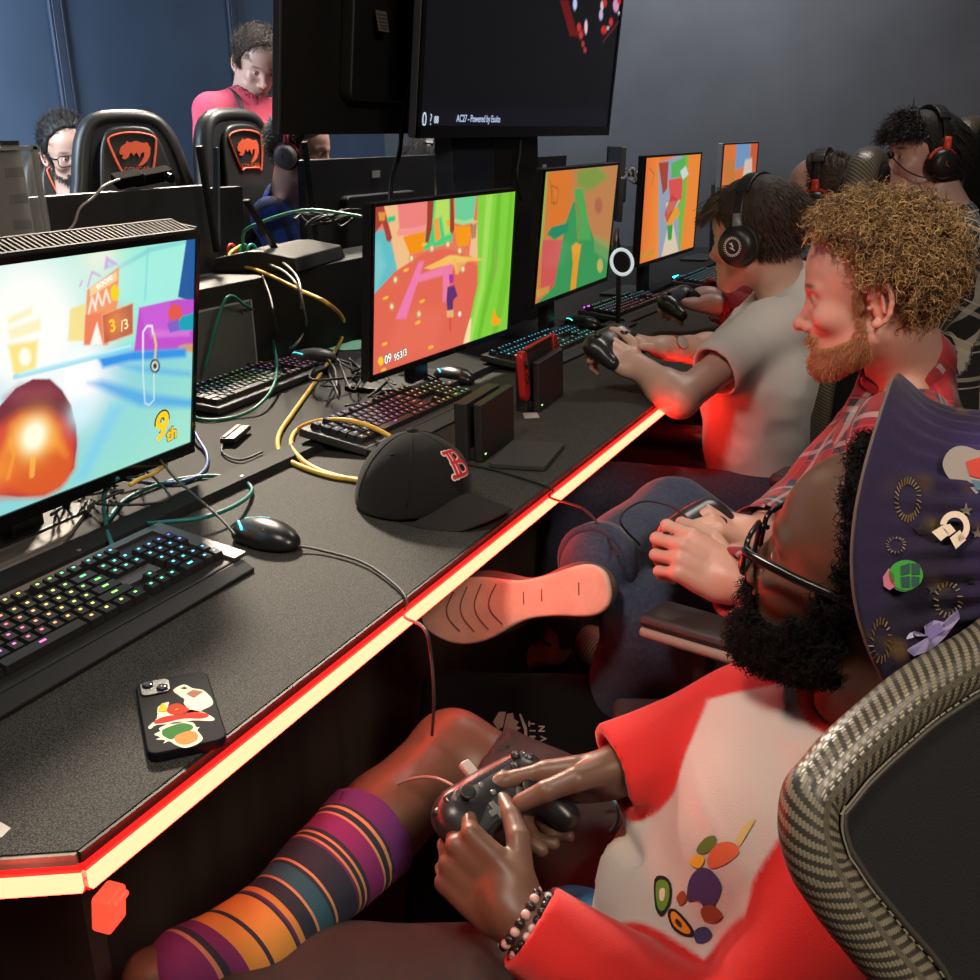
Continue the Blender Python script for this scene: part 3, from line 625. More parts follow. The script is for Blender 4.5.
# ------------------------------------------------------------------ keyboards
def hue(h, v=1.0):
    import colorsys; return colorsys.hsv_to_rgb(h % 1, .82, v)
KEYM = mat('keycap_black', (.016, .016, .017), .38)
EMQ = {}
def emq(c, es=2.2):
    c = tuple(round(x*6)/6 for x in c); k = (c, es)
    if k not in EMQ: EMQ[k] = mat('key_glow_%d_%d_%d_%d' % (c[0]*10, c[1]*10, c[2]*10, es*10), (0, 0, 0), emit=tuple(max(.02, x) for x in c), es=es)
    return EMQ[k]
ROWS = [  # (y row, [(x start, width, count)...]) in key pitches, y from back
    (0, [(0, 1, 1), (2, 1, 4), (6.5, 1, 4), (11, 1, 4), (15.3, 1, 3)]),
    (1.3, [(0, 1, 13), (13, 2, 1), (15.3, 1, 3), (18.6, 1, 4)]),
    (2.3, [(0, 1.5, 1), (1.5, 1, 12), (13.5, 1.5, 1), (15.3, 1, 3), (18.6, 1, 4)]),
    (3.3, [(0, 1.75, 1), (1.75, 1, 11), (12.75, 2.25, 1), (18.6, 1, 3)]),
    (4.3, [(0, 2.25, 1), (2.25, 1, 10), (12.25, 2.75, 1), (16.3, 1, 1), (18.6, 1, 4)]),
    (5.3, [(0, 1.25, 3), (3.75, 6.25, 1), (10, 1.25, 4), (15.3, 1, 3), (18.6, 2, 1), (20.6, 1, 2)])]
def keyboard(M, label, colf, single=True, rest=.03, frame_m=None, glow=2.2, group=None):
    rt = empty('keyboard', M=BM(M), label=label, cat='keyboard', group=group)
    P = .0188; L = 22.6*P+.024; D = 6.3*P+.03
    mb = MB(); mb.prism([(-D/2, .0), (D/2, .0), (D/2, .016), (-D/2, .016)], -L/2, L/2, frame((1, 0, 0), (0, 1, 0)))
    mb.obj('case', DGREY if frame_m is None else mat('case_black', (.01, .01, .01), .5), rt, bevel=.003)
    if frame_m is not None:
        mb = MB()
        for a, b, c, d in ((-L/2, -L/2+.01, -D/2, D/2), (L/2-.014, L/2+.012, -D/2, D/2), (-L/2, L/2, D/2-.012, D/2), (15.15*P-L/2+.012, 18.4*P-L/2+.012, D/2-4.25*P-.015, D/2-3.35*P-.01)):
            mb.box(((a+b)/2, (c+d)/2, .0175), (b-a, d-c, .006))
        tag(mb.obj('frame_trim', frame_m, rt, bevel=.001), 'brushed grey metal trim')
    if rest:
        mb = MB(); mb.prism([(0, 0), (rest, 0), (rest, .008), (0, .016)], -L/2, L/2, frame((-1, 0, 0), (0, -1, 0), (0, -D/2-.001, 0))); mb.obj('palm_rest', mat('case_black', (.01, .01, .01), .5), rt, bevel=.002)
    allk = MB(); alll = {}
    for yr, segs in ROWS:
        for x0, w, n in segs:
            for i in range(n):
                cx = -L/2+.012+(x0+i*w+w/2)*P; cy = D/2-.014-(yr+.5)*P
                hw, hd = w*P/2-.0012, P/2-.0012; z0, z1 = .0165, .0265
                V = [[cx-hw, cy-hd, z0], [cx+hw, cy-hd, z0], [cx+hw, cy+hd, z0], [cx-hw, cy+hd, z0], [cx-hw+.002, cy-hd+.002, z1], [cx+hw-.002, cy-hd+.002, z1], [cx+hw-.002, cy+hd-.001, z1+.001], [cx-hw+.002, cy+hd-.001, z1+.001]]
                F = [[0, 3, 2, 1], [4, 5, 6, 7], [0, 1, 5, 4], [1, 2, 6, 5], [2, 3, 7, 6], [3, 0, 4, 7]]
                c = colf(x0+i*w+w/2, yr); gw = .0021 if w < 1.3 else .0045
                LV = [[cx-gw, cy+.0008, z1+.0006], [cx+gw, cy+.0008, z1+.0006], [cx+gw, cy+.0037, z1+.0011], [cx-gw, cy+.0037, z1+.0011]]
                if single:
                    if c is None: mb = MB(); mb.add(V, F); mb.obj('key', KEYM, rt, smooth=False)
                    else:
                        mb = MB(); mb.add(V, F); mb.mi = 1; mb.add(LV, [[0, 1, 2, 3]]); mb.obj('key', [KEYM, emq(c, glow)], rt, smooth=False)
                else:
                    allk.mi = 0; allk.add(V, F)
                    if c is not None:
                        m_ = emq(c, glow); 
                        if m_ not in alll: alll[m_] = len(alll)+1
                        allk.mi = alll[m_]; allk.add(LV, [[0, 1, 2, 3]])
    if not single: allk.obj('keys', [KEYM]+list(alll), rt)
    return rt
def kbM(X, Y, yaw=0, tilt=5, z=ZD):   # x along +Y (player's right), y toward -X
    a = radians(yaw); x = A3(-sin(a), cos(a), 0); y = A3(-cos(a), -sin(a), 0); t = radians(tilt)
    y2 = y*cos(t)+A3(0, 0, sin(t)); return frame(np.cross(x, y2), x, (X, Y, z+.075*sin(t)+.001))
def ck1(x, y):
    return hue({True: 0}.get(False, 0)+np.interp(x+y*-.4, [-2, 2, 4, 6.5, 9, 12, 15, 17, 22], [.78, .84, .92, 1.0, 1.1, 1.3, 1.4, 1.5, 1.67]))
keyboard(kbM(-.935, .81, 0, 9), 'big black keyboard before the nearest screen, keys lit many colours, grey metal edge', ck1, True, .022, mat('brushed_grey', (.17, .165, .155), .42, .8), 2.0)
def ck2(x, y):
    if y > 3 and x < 4: return (1, .85, .45) if y > 5 else (.3, .45, 1)
    return hue(np.interp(x, [0, 5, 8, 11, 14, 18, 22], [.6, .72, .83, .95, .99, 1.25, 1.5]), .8)
keyboard(kbM(-1.045, 1.775, -2, 9), 'black keyboard under the second monitor, lit blue, purple and red, behind the cap', ck2, True, .03, None, 1.3)
keyboard(kbM(-1.03, 2.53, -3, 8), 'black keyboard with all keys lit cyan blue, beside the red handheld console', lambda x, y: (.08, .62, 1) if (x > 3 or y < 3) else (1, .55, .4), True, .02, None, 1.6)
keyboard(kbM(-1.05, 3.28, -4, 7), 'black keyboard under the third monitor, lit red and green', lambda x, y: hue(np.interp(y, [0, 2, 3, 4, 5.3], [.42, .38, 1.0, .9, .98]), .6), True, .02, None, 1.1)
keyboard(kbM(-.98, 4.05, -2, 6), 'black keyboard with dim blue keys under the fourth monitor', lambda x, y: (.05, .45, .7), False, .02, None, 1.0)
keyboard(kbM(-1.52, 1.93, 3, 6), 'keyboard with multicoloured keys on the far desk, in front of the clear computer case', lambda x, y: hue(np.interp(x, [0, 6, 12, 17, 22], [.6, .45, .28, .98, .88]), .75), True, .0, None, .9)
# ------------------------------------------------------------------ mice
def mouse(px, py, yaw, label, body, glow, mark=None, z=ZD, gs=3):
    c = onz(px, py, z); rt = empty('computer_mouse', M=BM(euler(0, 0, yaw, c)), label=label, cat='mouse')
    V, F = mesh_sdf([el((0, 0, .010), (.060, .031, .027), k=.01), el((.035, .0, .008), (.028, .026, .02), k=.01), bx((0, 0, -.025), (.1, .1, .027), .001, op='s', k=.004)], .003)
    V = smooth_mesh(V, F, 2); link_mesh('shell', V, F, body, rt)
    mb = MB(); mb.tube([(.028+.006*sin(a), .0, .026+.006*cos(a)) for a in np.linspace(0, 2*pi, 12)][:-1], .003, 6, closed=True); mb.obj('scroll_wheel', RUB, rt, smooth=True)
    gm = mat('mouse_glow_%d%d%d' % tuple(int(x*9) for x in glow), (0, 0, 0), emit=glow, es=gs); mb = MB()
    for sy in (-1, 1): mb.tube([(.052-.03*t, sy*(.006+.02*t), .026+.006*t-.006*t*t) for t in np.linspace(0, 1, 6)], .0017, 6)
    if mark: mb.tube([(-.05, -.014, .026), (-.03, 0, .034), (-.05, .014, .026)], .0022, 6)
    mb.obj('glow_line', gm, rt, smooth=True); return rt
mouse(268, 544, 168, 'black mouse with cyan light lines, on the bare desk near the big keyboard', mat('mouse_black', (.012, .012, .013), .3), (.05, .8, .85))
mouse(314, 362, 200, 'silver grey mouse with cyan glow on a green pad across the desk', mat('mouse_silver', (.25, .25, .25), .35), (.1, .8, .9), gs=1.6)
mouse(600, 316, 25, 'dark mouse glowing purple beside the red and green lit keyboard', mat('mouse_black'), (.7, .05, 1), True)
mouse(686, 284, 25, 'dark mouse glowing cyan near the fourth monitor', mat('mouse_black'), (.05, .8, 1), True)
mouse(583, 328, 170, 'dark mouse with a thin teal glow behind the handheld console', mat('mouse_black'), (.05, .8, .6))
mouse(455, 382, 160, 'dark mouse with a cyan arc behind the first dock, under the second monitor', mat('mouse_black'), (.05, .6, .9))
c = onz(345, 348, ZD); mb = MB(); mb.lathe([(0, 0), (.075, 0), (.075, .003), (0, .003)], 30, euler(o=c+A3(0, .03, 0))); tag(mb.obj('mouse_pad', mat('mint_pad', (.16, .42, .30), .8)), 'round mint green mouse pad across the desk', 'mouse pad')
# ------------------------------------------------------------------ baseball cap
cc = onz(418, 506, ZD)
cap = empty('baseball_cap', M=BM(euler(0, 0, -12, cc+A3(0, 0, 0))), label='black baseball cap with a red letter B, lying on the desk', cat='cap')
def capnoise(P): return wav(P, 60, 3)*.0012
CAPM = mat('cap_cloth', (.010, .009, .009), .9, sheen=.08, spec=.2, bump=.3, bscale=700)
V, F = mesh_sdf([el((0, 0, .012), (.098, .082, .107), k=.01), bx((0, 0, -.12), (.2, .2, .121), .001, op='s', k=.008), el((0, 0, .004), (.092, .076, .101), k=.004, op='s')], .0032, capnoise, lo=A3(-.12, -.12, -.01))
V = smooth_mesh(V, F, 2); V[:, 0] -= np.clip(.09-V[:, 2], 0, .1)*.12; V[:, 2] += np.clip(V[:, 0]-.03, 0, 1)*.15
link_mesh('crown', V, F, CAPM, cap)
mb = MB()
nu, nv = 22, 12; top = []
for i in range(nu):
    a = radians(-70+140*i/(nu-1))
    for j in range(nv):
        r = j/(nv-1); x0, y0 = .088*cos(a*.97)-.006, .078*sin(a*1.02); x1 = .088*cos(a*.97)+.083*cos(a)**.8; y1 = .083*sin(a*.93)
        x, y = x0+(x1-x0)*r, y0+(y1-y0)*r; z = .036-.05*(y/.078)**2*(1-.1*r)-.012*r; top.append([x, y, max(z, .0012)])
top = np.array(top); bot = top-A3(0, 0, .0028); bot[:, 2] = np.maximum(bot[:, 2], .0002)
Fq = []
for i in range(nu-1):
    for j in range(nv-1):
        a = i*nv+j; Fq.append([a, a+nv, a+nv+1, a+1]); Fq.append([a+nu*nv, a+1+nu*nv, a+nv+1+nu*nv, a+nv+nu*nv])
for i in range(nu-1): a = i*nv+nv-1; Fq.append([a, a+nv, a+nv+nu*nv, a+nu*nv])
for j in range(nv-1):
    Fq.append([j, j+1, j+1+nu*nv, j+nu*nv]); a = (nu-1)*nv+j; Fq.append([a+1, a, a+nu*nv, a+1+nu*nv])
mb.add(np.vstack([top, bot]), Fq); mb.obj('brim', mat('cap_brim', (.020, .018, .018), .85, spec=.2, bump=.3, bscale=700), cap, smooth=True)
mb = MB(); mb.ell((-.004, 0, .1195), (.009, .009, .005)); mb.obj('top_button', CAPM, cap, smooth=True)
mb = MB()
for a in range(0, 180, 60):
    th = radians(a); t_ = np.linspace(.12, pi-.12, 24); mb.tube([(.0985*cos(q)*cos(th)-(.09-(.012+.1065*sin(q)) if .012+.1065*sin(q) < .09 else 0)*.12, .0825*cos(q)*sin(th), .0125+.107*sin(q)+max(.0985*cos(q)*cos(th)-.03, 0)*.15) for q in t_], .0009, 5)
mb.obj('seam', CAPM, cap, smooth=True)
mb = MB()
for a in (30, 90, 150, 210, 270, 330):
    th = radians(a); q = radians(52); mb.tube([(.0985*cos(q)*cos(th)+.004*cos(u), .0825*cos(q)*sin(th)+.004*sin(u), .0115+.107*sin(q)) for u in np.linspace(0, 2*pi, 9)[:-1]], .001, 5, closed=True)
mb.obj('eyelet', CAPM, cap, smooth=True)
def fit_cap(V):      # wrap flat letters onto the front of the crown (V: x right, y up about centre)
    out = []
    for x, y, z in V:
        th = x/.085; q = radians(36)+y/.105; R1, R2 = .0985+z, .0825+z
        out.append([R1*cos(q)*cos(th), R2*cos(q)*sin(th), .012+(.107+z)*sin(q)+max(R1*cos(q)*cos(th)-.03, 0)*.15+.0])
    return out
def letterB(grow):
    # serif capital with notched stems, built of strokes
    mb = MB(); w = .0052+grow
    S = [[(-.012, -.021), (-.012, .021)], [(-.019, .021), (.006, .021), (.013, .016), (.013, .007), (.006, .001), (-.012, .001)], [(.006, .001), (.016, -.005), (.016, -.016), (.008, -.021), (-.019, -.021)], [(-.004, -.018), (-.004, .018)]]
    for st in S:
        P = spline([(x, y, 0) for x, y in st], 5) if len(st) > 2 else np.linspace(A3(*st[0], 0), A3(*st[1], 0), 12)
        Q = np.array(P)
        T = np.gradient(Q, axis=0); T /= np.linalg.norm(T, axis=1)[:, None]; N = np.c_[-T[:, 1], T[:, 0], T[:, 2]]*w/2
        z = .0016 if grow else .0026
        V = np.vstack([Q-N+A3(0, 0, z), Q+N+A3(0, 0, z)]); n = len(Q); mb.add(fit_cap(V), [[i, i+1, n+i+1, n+i] for i in range(n-1)])
        for e in (Q[0], Q[-1]):
            a = np.linspace(0, 2*pi, 9)[:-1]; mb.add(fit_cap(np.c_[e[0]+np.cos(a)*(w*.72), e[1]+np.sin(a)*(w*.72), np.full(8, z+.0001)]), [list(range(8))])
    return mb
lg = letterB(.0035).obj('emblem', mat('thread_white', (.7, .6, .58), .8), cap); link = letterB(0).obj('emblem_fill', mat('thread_red', (.5, .012, .02), .8), lg)
tag(lg, 'red letter B outlined in white')
# ------------------------------------------------------------------ phone
pc = (onz(145, 689, ZD)+onz(210, 681, ZD)+onz(219, 751, ZD)+onz(147, 763, ZD))/4
ph = empty('smartphone', M=BM(euler(0, 0, 47, pc)), label='phone in a black case covered with stickers, at the desk edge', cat='phone')
# local +y = top of the phone
mb = MB(); mb.prism(rrect(.072, .148, .011, 5), .0005, .0105); mb.obj('phone_case', mat('case_gloss', (.006, .005, .009), .7, spec=.08), ph, bevel=.002, seg=3)
mb = MB(); mb.prism(rrect(.029, .030, .007, 4, -.0175, .055), .0105, .012); mb.obj('camera_module', mat('cam_black', (.015, .014, .016), .45), ph, bevel=.0006)
for x, y in ((-.024, .061), (-.011, .049)):
    mb = MB(); mb.lathe([(.0001, 0), (.0055, 0), (.0055, .002), (.004, .0024), (.0001, .002)], 18, euler(o=(x, y, .012))); mb.obj('camera_lens', mat('lens', (.03, .03, .04), .08), ph, smooth=True)
def ph_uv(x, y):
    q = np.linalg.inv(euler(0, 0, 47, pc)) @ np.append(onz(x, y, ZD+.0105), 1); return q[:2]
def sticker(polys, name, parent, label=None):
    o0 = None
    for k_, (poly, c) in enumerate(polys):
        P = np.array([ph_uv(130+x/8.91, 670+y/8.91) for x, y in poly]); P = spline(np.c_[P, np.zeros(len(P))], 3, True)[:, :2] if len(poly) > 5 else P
        mb = MB(); mb.prism(P, .01055, .0107+.00018*k_); o = mb.obj(name if k_ == 0 else name.replace('sticker', 'sticker_print'), mat('st_%d_%d_%d' % c, tuple(lin(c)), .8, spec=.1), ph if k_ == 0 else o0)
        if k_ == 0: o0 = o
    if label: tag(o0, label)
sticker([([(385, 180), (480, 130), (560, 165), (650, 180), (725, 250), (735, 310), (660, 350), (560, 400), (470, 400), (455, 375), (520, 355), (480, 300), (485, 262), (440, 230)], (238, 226, 205)), ([(450, 165), (485, 150), (515, 165), (485, 175)], (70, 60, 55)), ([(500, 215), (560, 180), (650, 195), (570, 250)], (165, 110, 95))], 'sticker', ph, 'cream coloured sticker')
sticker([([(165, 505), (240, 430), (250, 330), (345, 285), (340, 330), (420, 300), (520, 350), (640, 372), (750, 430), (720, 455), (560, 450), (400, 480), (240, 490), (185, 525)], (240, 228, 208)), ([(220, 455), (300, 420), (420, 400), (600, 375), (705, 405), (640, 435), (480, 435), (300, 475), (225, 480)], (190, 52, 42)), ([(330, 370), (350, 320), (430, 300), (490, 330), (530, 355), (480, 390), (380, 400)], (185, 60, 40)), ([(252, 365), (275, 315), (300, 300), (330, 350), (320, 375), (280, 372)], (225, 190, 40)), ([(400, 360), (440, 345), (420, 360)], (240, 200, 80))], 'sticker', ph, 'cream sticker with red and yellow shapes')
sticker([([(215, 575), (270, 545), (260, 520), (350, 480), (440, 462), (560, 470), (590, 510), (620, 510), (600, 540), (650, 610), (590, 665), (490, 695), (410, 670), (350, 635), (300, 655), (310, 625), (230, 620), (270, 600)], (238, 228, 205)), ([(285, 560), (300, 530), (400, 490), (480, 475), (560, 500), (540, 540), (420, 590), (370, 620), (300, 590)], (62, 120, 60)), ([(400, 600), (450, 570), (540, 545), (600, 570), (600, 620), (540, 655), (470, 665), (410, 640)], (214, 140, 80))], 'sticker', ph, 'cream sticker with green and tan shapes')
mb = MB(); P = [ph_uv(0, 822), ph_uv(10, 830), ph_uv(0, 836), ph_uv(-6, 828)]
q = [onz(-8, 826, ZD), onz(1, 823, ZD), onz(11, 829, ZD), onz(2, 838, ZD), onz(-9, 840, ZD)]; mb.prism([v[:2] for v in q], ZD+.0003, ZD+.001); tag(mb.obj('paper_tag', mat('paper_white', (.62, .58, .54), .8)), 'small white paper tag by the desk corner', 'paper')
# ------------------------------------------------------------------ dock and handheld console
def dock(px, py, label, yaw=0):
    c = onz(px, py, ZD); rt = empty('console_dock', M=BM(euler(0, 0, yaw, c)), label=label, cat='console dock')
    mb = MB(); mb.prism(rrect(.017, .166, .006, 4, .020, .083), 0.0005, .104); mb.obj('front_plate', mat('dock_black', (.014, .012, .012), .5), rt, bevel=.002)
    mb = MB(); mb.prism(rrect(.026, .166, .006, 4, -.012, .083), 0.0005, .104); mb.obj('rear_shell', mat('dock_black'), rt, bevel=.002)
    mb = MB(); mb.box((.004, .083, .012), (.02, .15, .02)); mb.obj('cradle', mat('dock_black'), rt, bevel=.001)
    mb = MB(); mb.box((.0292, .012, .014), (.001, .006, .002)); mb.obj('power_light', mat('green_led', (0, 0, 0), emit=(.35, 1, .25), es=2), rt)
    return rt
dock(468, 462, 'empty black console dock with a green light, standing behind the cap', 4)
d2 = dock(527, 412, 'black console dock with a green light holding the red handheld console', 4)
c = onz(527, 412, ZD); hc = empty('handheld_console', M=BM(euler(0, -4, 4, c+A3(-.0, 0, .030))), label='handheld game console with red side grips, standing in the second dock', cat='game console')
mb = MB(); mb.prism(rrect(.0085, .173, .002, 2, .003, .083), .0, .100); mb.obj('tablet_body', mat('dock_black'), hc, bevel=.0015)
REDC = mat('red_plastic', (.42, .012, .012), .4)
for y0, sg in ((-.0205, -1), (.1865, 1)):
    pr = [(yy, z) for yy, z in ([(0, 0), (0, .1)] if sg < 0 else [(0, .1), (0, 0)])]
    R_ = [(y0+sg*-.0175*0+((.0175) if sg < 0 else -.0175), .0)]
    P = rrect(.034, .102, .016, 6, y0, .05); mb = MB(); mb.prism([(a, b) for a, b in P], -.003, .011, np.array([[0, 0, 1, 0], [1, 0, 0, 0], [0, 1, 0, 0], [0, 0, 0, 1.]])); g = tag(mb.obj('side_grip', REDC, hc, bevel=.003), 'red side grip')
    mb = MB(); mb.cyl((.011, y0, .073 if sg < 0 else .045), (.017, y0, .073 if sg < 0 else .045), .007, .008); mb.obj('thumb_stick', BLK, g, bevel=.001)
    mb = MB()
    for dy, dz in ((0, .009), (0, -.009), (.009, 0), (-.009, 0)): mb.cyl((.011, y0+dy, (.045 if sg < 0 else .073)+dz), (.0125, y0+dy, (.045 if sg < 0 else .073)+dz), .0035)
    mb.obj('buttons', BLK, g)
mb = MB(); mb.box((.005, .083, .101), (.012, .17, .003)); mb.obj('top_edge', REDC, hc, bevel=.001)
c = onz(528, 458, ZD); mb = MB(); mb.T = euler(0, 0, 8, c+A3(0, 0, .0056)); mb.prism(rrect(.10, .15, .006), -.005, .005); bx_ = mb.obj('flat_black_box', mat('box_matte', (.03, .027, .026), .7), bevel=.002); tag(bx_, 'flat matte black box lying on the desk behind the cap brim', 'box')
for (x, y, a, lb) in ((531, 416, 30, 'small white card lying beside the first dock'), (629, 313, 40, 'white printed tag lying beyond the handheld console'), (651, 305, 25, 'small grey tag with a green dot beyond the handheld console')):
    c = onz(x, y, ZD); mb = MB(); mb.T = euler(0, 0, a, c); mb.box((0, 0, .0012), (.03, .07 if x == 629 else .04, .0018)); o = tag(mb.obj('paper_tag', mat('tag_grey', (.4, .38, .36), .7)), lb, 'paper')
    if x == 651: mb = MB(); mb.T = euler(0, 0, a, c); mb.box((-.008, -.03, .004), (.008, .008, .004)); mb.obj('green_light', mat('green_led'), o, True)
# ring-lit headset standing behind the third keyboard
c = at(622, 262, 3.05); hd = empty('headset', (c[0], c[1], ZD), label='headset with a glowing white ring standing under the third monitor', cat='headset')
mb = MB(); N = frame(A3(.75, -.6, .25), (0, 0, 1), c); mb.T = N; mb.tube([(.036*cos(a), .036*sin(a), 0) for a in np.linspace(0, 2*pi, 24)[:-1]], .005, 8, closed=True); mb.obj('ring_light', mat('white_glow', (.5, .5, .5), emit=(.8, .95, 1), es=.55), hd, True, smooth=True)
mb = MB(); mb.T = N; mb.cyl((0, 0, -.02), (0, 0, -.003), .034); mb.obj('ear_cup', mat('mouse_black'), hd, True, bevel=.004)
mb = MB(); mb.tube(spline([c+A3(-.02, .02, .0), c+A3(-.03, .03, .05), c+A3(-.05, .1, .08), c+A3(-.07, .16, .05), c+A3(-.06, .17, -.02)], 6), .009, 8); mb.obj('headband', BLK, hd, True, smooth=True)
mb = MB(); mb.box((c[0]-.02, c[1]+.03, (c[2]-.03+ZD)/2), (.012, .012, c[2]-.03-ZD)); mb.box((c[0]-.02, c[1]+.03, ZD+.005), (.09, .09, .009)); mb.obj('headset_stand', BLK, hd, True, bevel=.002)
# ------------------------------------------------------------------ far desk: box, router, clear case
mb = MB(); mb.box((-1.735, 2.62, (ZD+.97)/2), (.20, 1.5, .97-ZD-.001)); bo = tag(mb.obj('black_cabinet', mat('cab_black', (.014, .013, .012), .6, noise=.4, nscale=300), bevel=.003), 'long low black cabinet on the far desk carrying the router', 'cabinet')
rc_ = A3(-1.745, 2.40, .97); rt = empty('wifi_router', M=BM(euler(0, 0, 12, rc_)), label='black router with a grey top and upright antennas, cables plugged in', cat='router')
mb = MB(); mb.prism([(-.12, 0), (.12, 0), (.11, .035), (.02, .052), (-.02, .052), (-.11, .035)], -.17, .17, frame((0, 1, 0), (-1, 0, 0), (0, 0, .001))); mb.obj('router_body', mat('dock_black'), rt, bevel=.004)
mb = MB(); mb.add([(.06, -.15, .045), (.06, .05, .045), (-.02, .02, .056), (-.02, -.12, .056), (.06, -.15, .041), (.06, .05, .041), (-.02, .02, .05), (-.02, -.12, .05)], [[0, 1, 2, 3], [4, 7, 6, 5], [0, 4, 5, 1], [1, 5, 6, 2], [2, 6, 7, 3], [3, 7, 4, 0]]); mb.obj('grey_cover', mat('router_grey', (.16, .155, .15), .7, spec=.2), rt)
def plate(a, b, w, name, mt, parent):
    mb = MB(); a = A3(*a); b = A3(*b); mb.T = frame(b-a, (0, 1, .0), a); l = np.linalg.norm(b-a); mb.prism(rrect(.009, w, .003), 0, l); return mb.obj(name, mt, parent, True, bevel=.0015)
for (x0, y0, x1, y1, dx) in ((199, 146, 217, 252, -1.78), (216, 148, 217, 246, -1.95), (246, 200, 277, 252, -1.72), (304, 142, 319, 256, -1.8)):
    plate(onx(x1, y1, dx), onx(x0, y0, dx), .02, 'antenna', mat('blue_steel_plastic', (.07, .085, .11), .35) if x0 == 216 else BLK, rt)
for k_, (x, c_) in enumerate(((232, (.6, .02, .02)), (238, (.8, .55, .02)), (244, (.02, .45, .3)), (252, (.02, .45, .3)))):
    a = at(x, 251, 2.9); mb = MB(); mb.tube([a+A3(0, .018*cos(t), .018*sin(t)) for t in np.linspace(0, 2*pi, 14)[:-1]], .004, 6, closed=True) if k_ != 1 else mb.box(a, (.02, .012, .02)); mb.obj('cable_plug', mat('plug_%d' % k_, c_, .4), rt, True, smooth=k_ != 1)
pcx = -1.64; p0, p1 = onx(195, 395, pcx), onx(258, 372, pcx); hh = .185
pcs = empty('computer_case', (pcx, (p0[1]+p1[1])/2, ZD), label='small computer case with a clear acrylic front, behind the multicoloured keyboard', cat='computer')
ya, yb = 1.78, p1[1]-.02
ACR = mat('acrylic', (.55, .58, .58), .12, alpha=.22)
mb = MB(); mb.box((pcx-.03, (ya+yb)/2, ZD+hh/2), (.045, yb-ya-.02, hh-.012)); mb.obj('case_body', mat('dock_black'), pcs, True, bevel=.003)
mb = MB(); mb.box((pcx+.006, (ya+yb)/2, ZD+hh/2), (.005, yb-ya+.02, hh-.002)); mb.obj('acrylic_panel', ACR, pcs, True, bevel=.001)
mb = MB()
for y, z in ((ya+.03, .03), (yb-.03, .03), (ya+.03, hh-.03), (yb-.03, hh-.03)): mb.cyl((pcx+.008, y, ZD+z), (pcx+.013, y, ZD+z), .004)
mb.obj('screws', STEEL, pcs, True)
mb = MB(); mb.box((pcx+.0095, yb+.008, ZD+hh/2), (.002, .004, hh-.006)); mb.box((pcx+.0095, (ya+yb)/2, ZD+hh-.004), (.002, yb-ya, .004)); mb.obj('acrylic_edge', mat('edge_white', (.35, .36, .36), .3), pcs, True)
# clear acrylic computer case at the left edge, behind the nearest monitor
a, b_ = onx(-40, 240, -1.75), onx(33, 145, -1.75)
cs = empty('computer_case', (-1.85, 1.35, ZD), label='tall grey computer case with clear side, at the left edge above the nearest screen', cat='computer')
mb = MB(); mb.box((-1.86, b_[1]-.235, (ZD+b_[2])/2), (.20, .43, b_[2]-ZD-.004)); mb.obj('case_body', mat('case_grey', (.16, .15, .145), .55, noise=.15, nscale=25), cs, True, bevel=.004)
mb = MB(); mb.box((-1.75, b_[1]-.22, (ZD+b_[2])/2), (.006, .46, b_[2]-ZD)); mb.obj('clear_side', ACR, cs, True, bevel=.001)
mb = MB(); mb.box((-1.745, b_[1]-.22, b_[2]-.006), (.008, .46, .006)); mb.box((-1.745, b_[1]-.004, (ZD+b_[2])/2), (.008, .01, b_[2]-ZD)); mb.obj('edge_strip', mat('edge_white'), cs, True)
mb = MB()
for z in np.arange(.05, b_[2]-ZD, .05): mb.box((-1.757, b_[1]-.05, ZD+z), (.006, .04, .018))
mb.obj('vent_cells', mat('back_grey'), cs, True)
# webcam and its cable on the back monitor
wp = onx(143, 182, -1.9); wc = empty('webcam', wp, label='small black webcam clipped on top of the back monitor', cat='webcam')
mb = MB(); mb.T = frame((.2, -.3, 1), (.5, 1, -.1), wp+A3(.01, .02, .012)); mb.prism(rrect(.10, .045, .01), -.012, .014); mb.obj('webcam_body', mat('webcam_black', (.004, .004, .004), .9, spec=.04), wc, True, bevel=.004)
mb = MB(); mb.T = frame((.2, -.3, 1), (.5, 1, -.1), wp+A3(.01, -.06, .016)); mb.prism(rrect(.07, .05, .01), -.02, .006); mb.obj('webcam_clip', mat('webcam_black'), wc, True, bevel=.004)
mb = MB(); mb.cyl(wp+A3(.06, .02, .01), wp+A3(.075, .018, .006), .012); mb.obj('webcam_lens', GLOSS, wc, True, bevel=.002)
mb = MB(); mb.tube(spline([wp+A3(.02, -.10, .01)]+[onx(x, y, -1.86) for x, y in ((104, 186), (94, 197), (80, 208), (74, 224), (62, 237))]+[onx(55, 250, -1.86)], 6), .0032, 6); mb.obj('webcam_cable', mat('pale_cable', (.35, .33, .3), .5), wc, True, smooth=True)
# ------------------------------------------------------------------ cables
YEL, GRN, BLU, TEAL, WHC = mat('yellow_cable', (.85, .50, .07), .45), mat('green_cable', (.01, .19, .13), .45), mat('blue_cable', (.03, .09, .28), .45), mat('teal_cable', (.01, .16, .16), .45), mat('white_cable', (.5, .48, .42), .5)
Z_ = ZD+.005
cable('ethernet_cable', [at(240, 246, 2.9), at(229, 255, 2.82), at(236, 264, 2.75), at(262, 272, 2.65), at(300, 290, 2.45), at(330, 305, 2.3), onz(344, 322, .80), onz(340, 342, .755), onz(322, 372, Z_), onz(295, 410, Z_), onz(279, 435, Z_), onz(281, 454, Z_), onz(300, 466, Z_), onz(335, 477, Z_), onz(372, 480, Z_)], .0048, YEL, 'thick yellow network cable curving from the router down to the cap')
cable('ethernet_cable', [onz(375, 484, Z_), onz(345, 478, Z_), onz(318, 470, Z_+.002), onz(300, 458, Z_+.006), onz(291, 444, Z_+.004), onz(297, 430, Z_), onz(318, 421, .775), onz(345, 420, .79), onz(372, 427, .78), onz(398, 441, .76)], .0046, YEL, 'yellow network cable loop over the keyboard behind the cap')
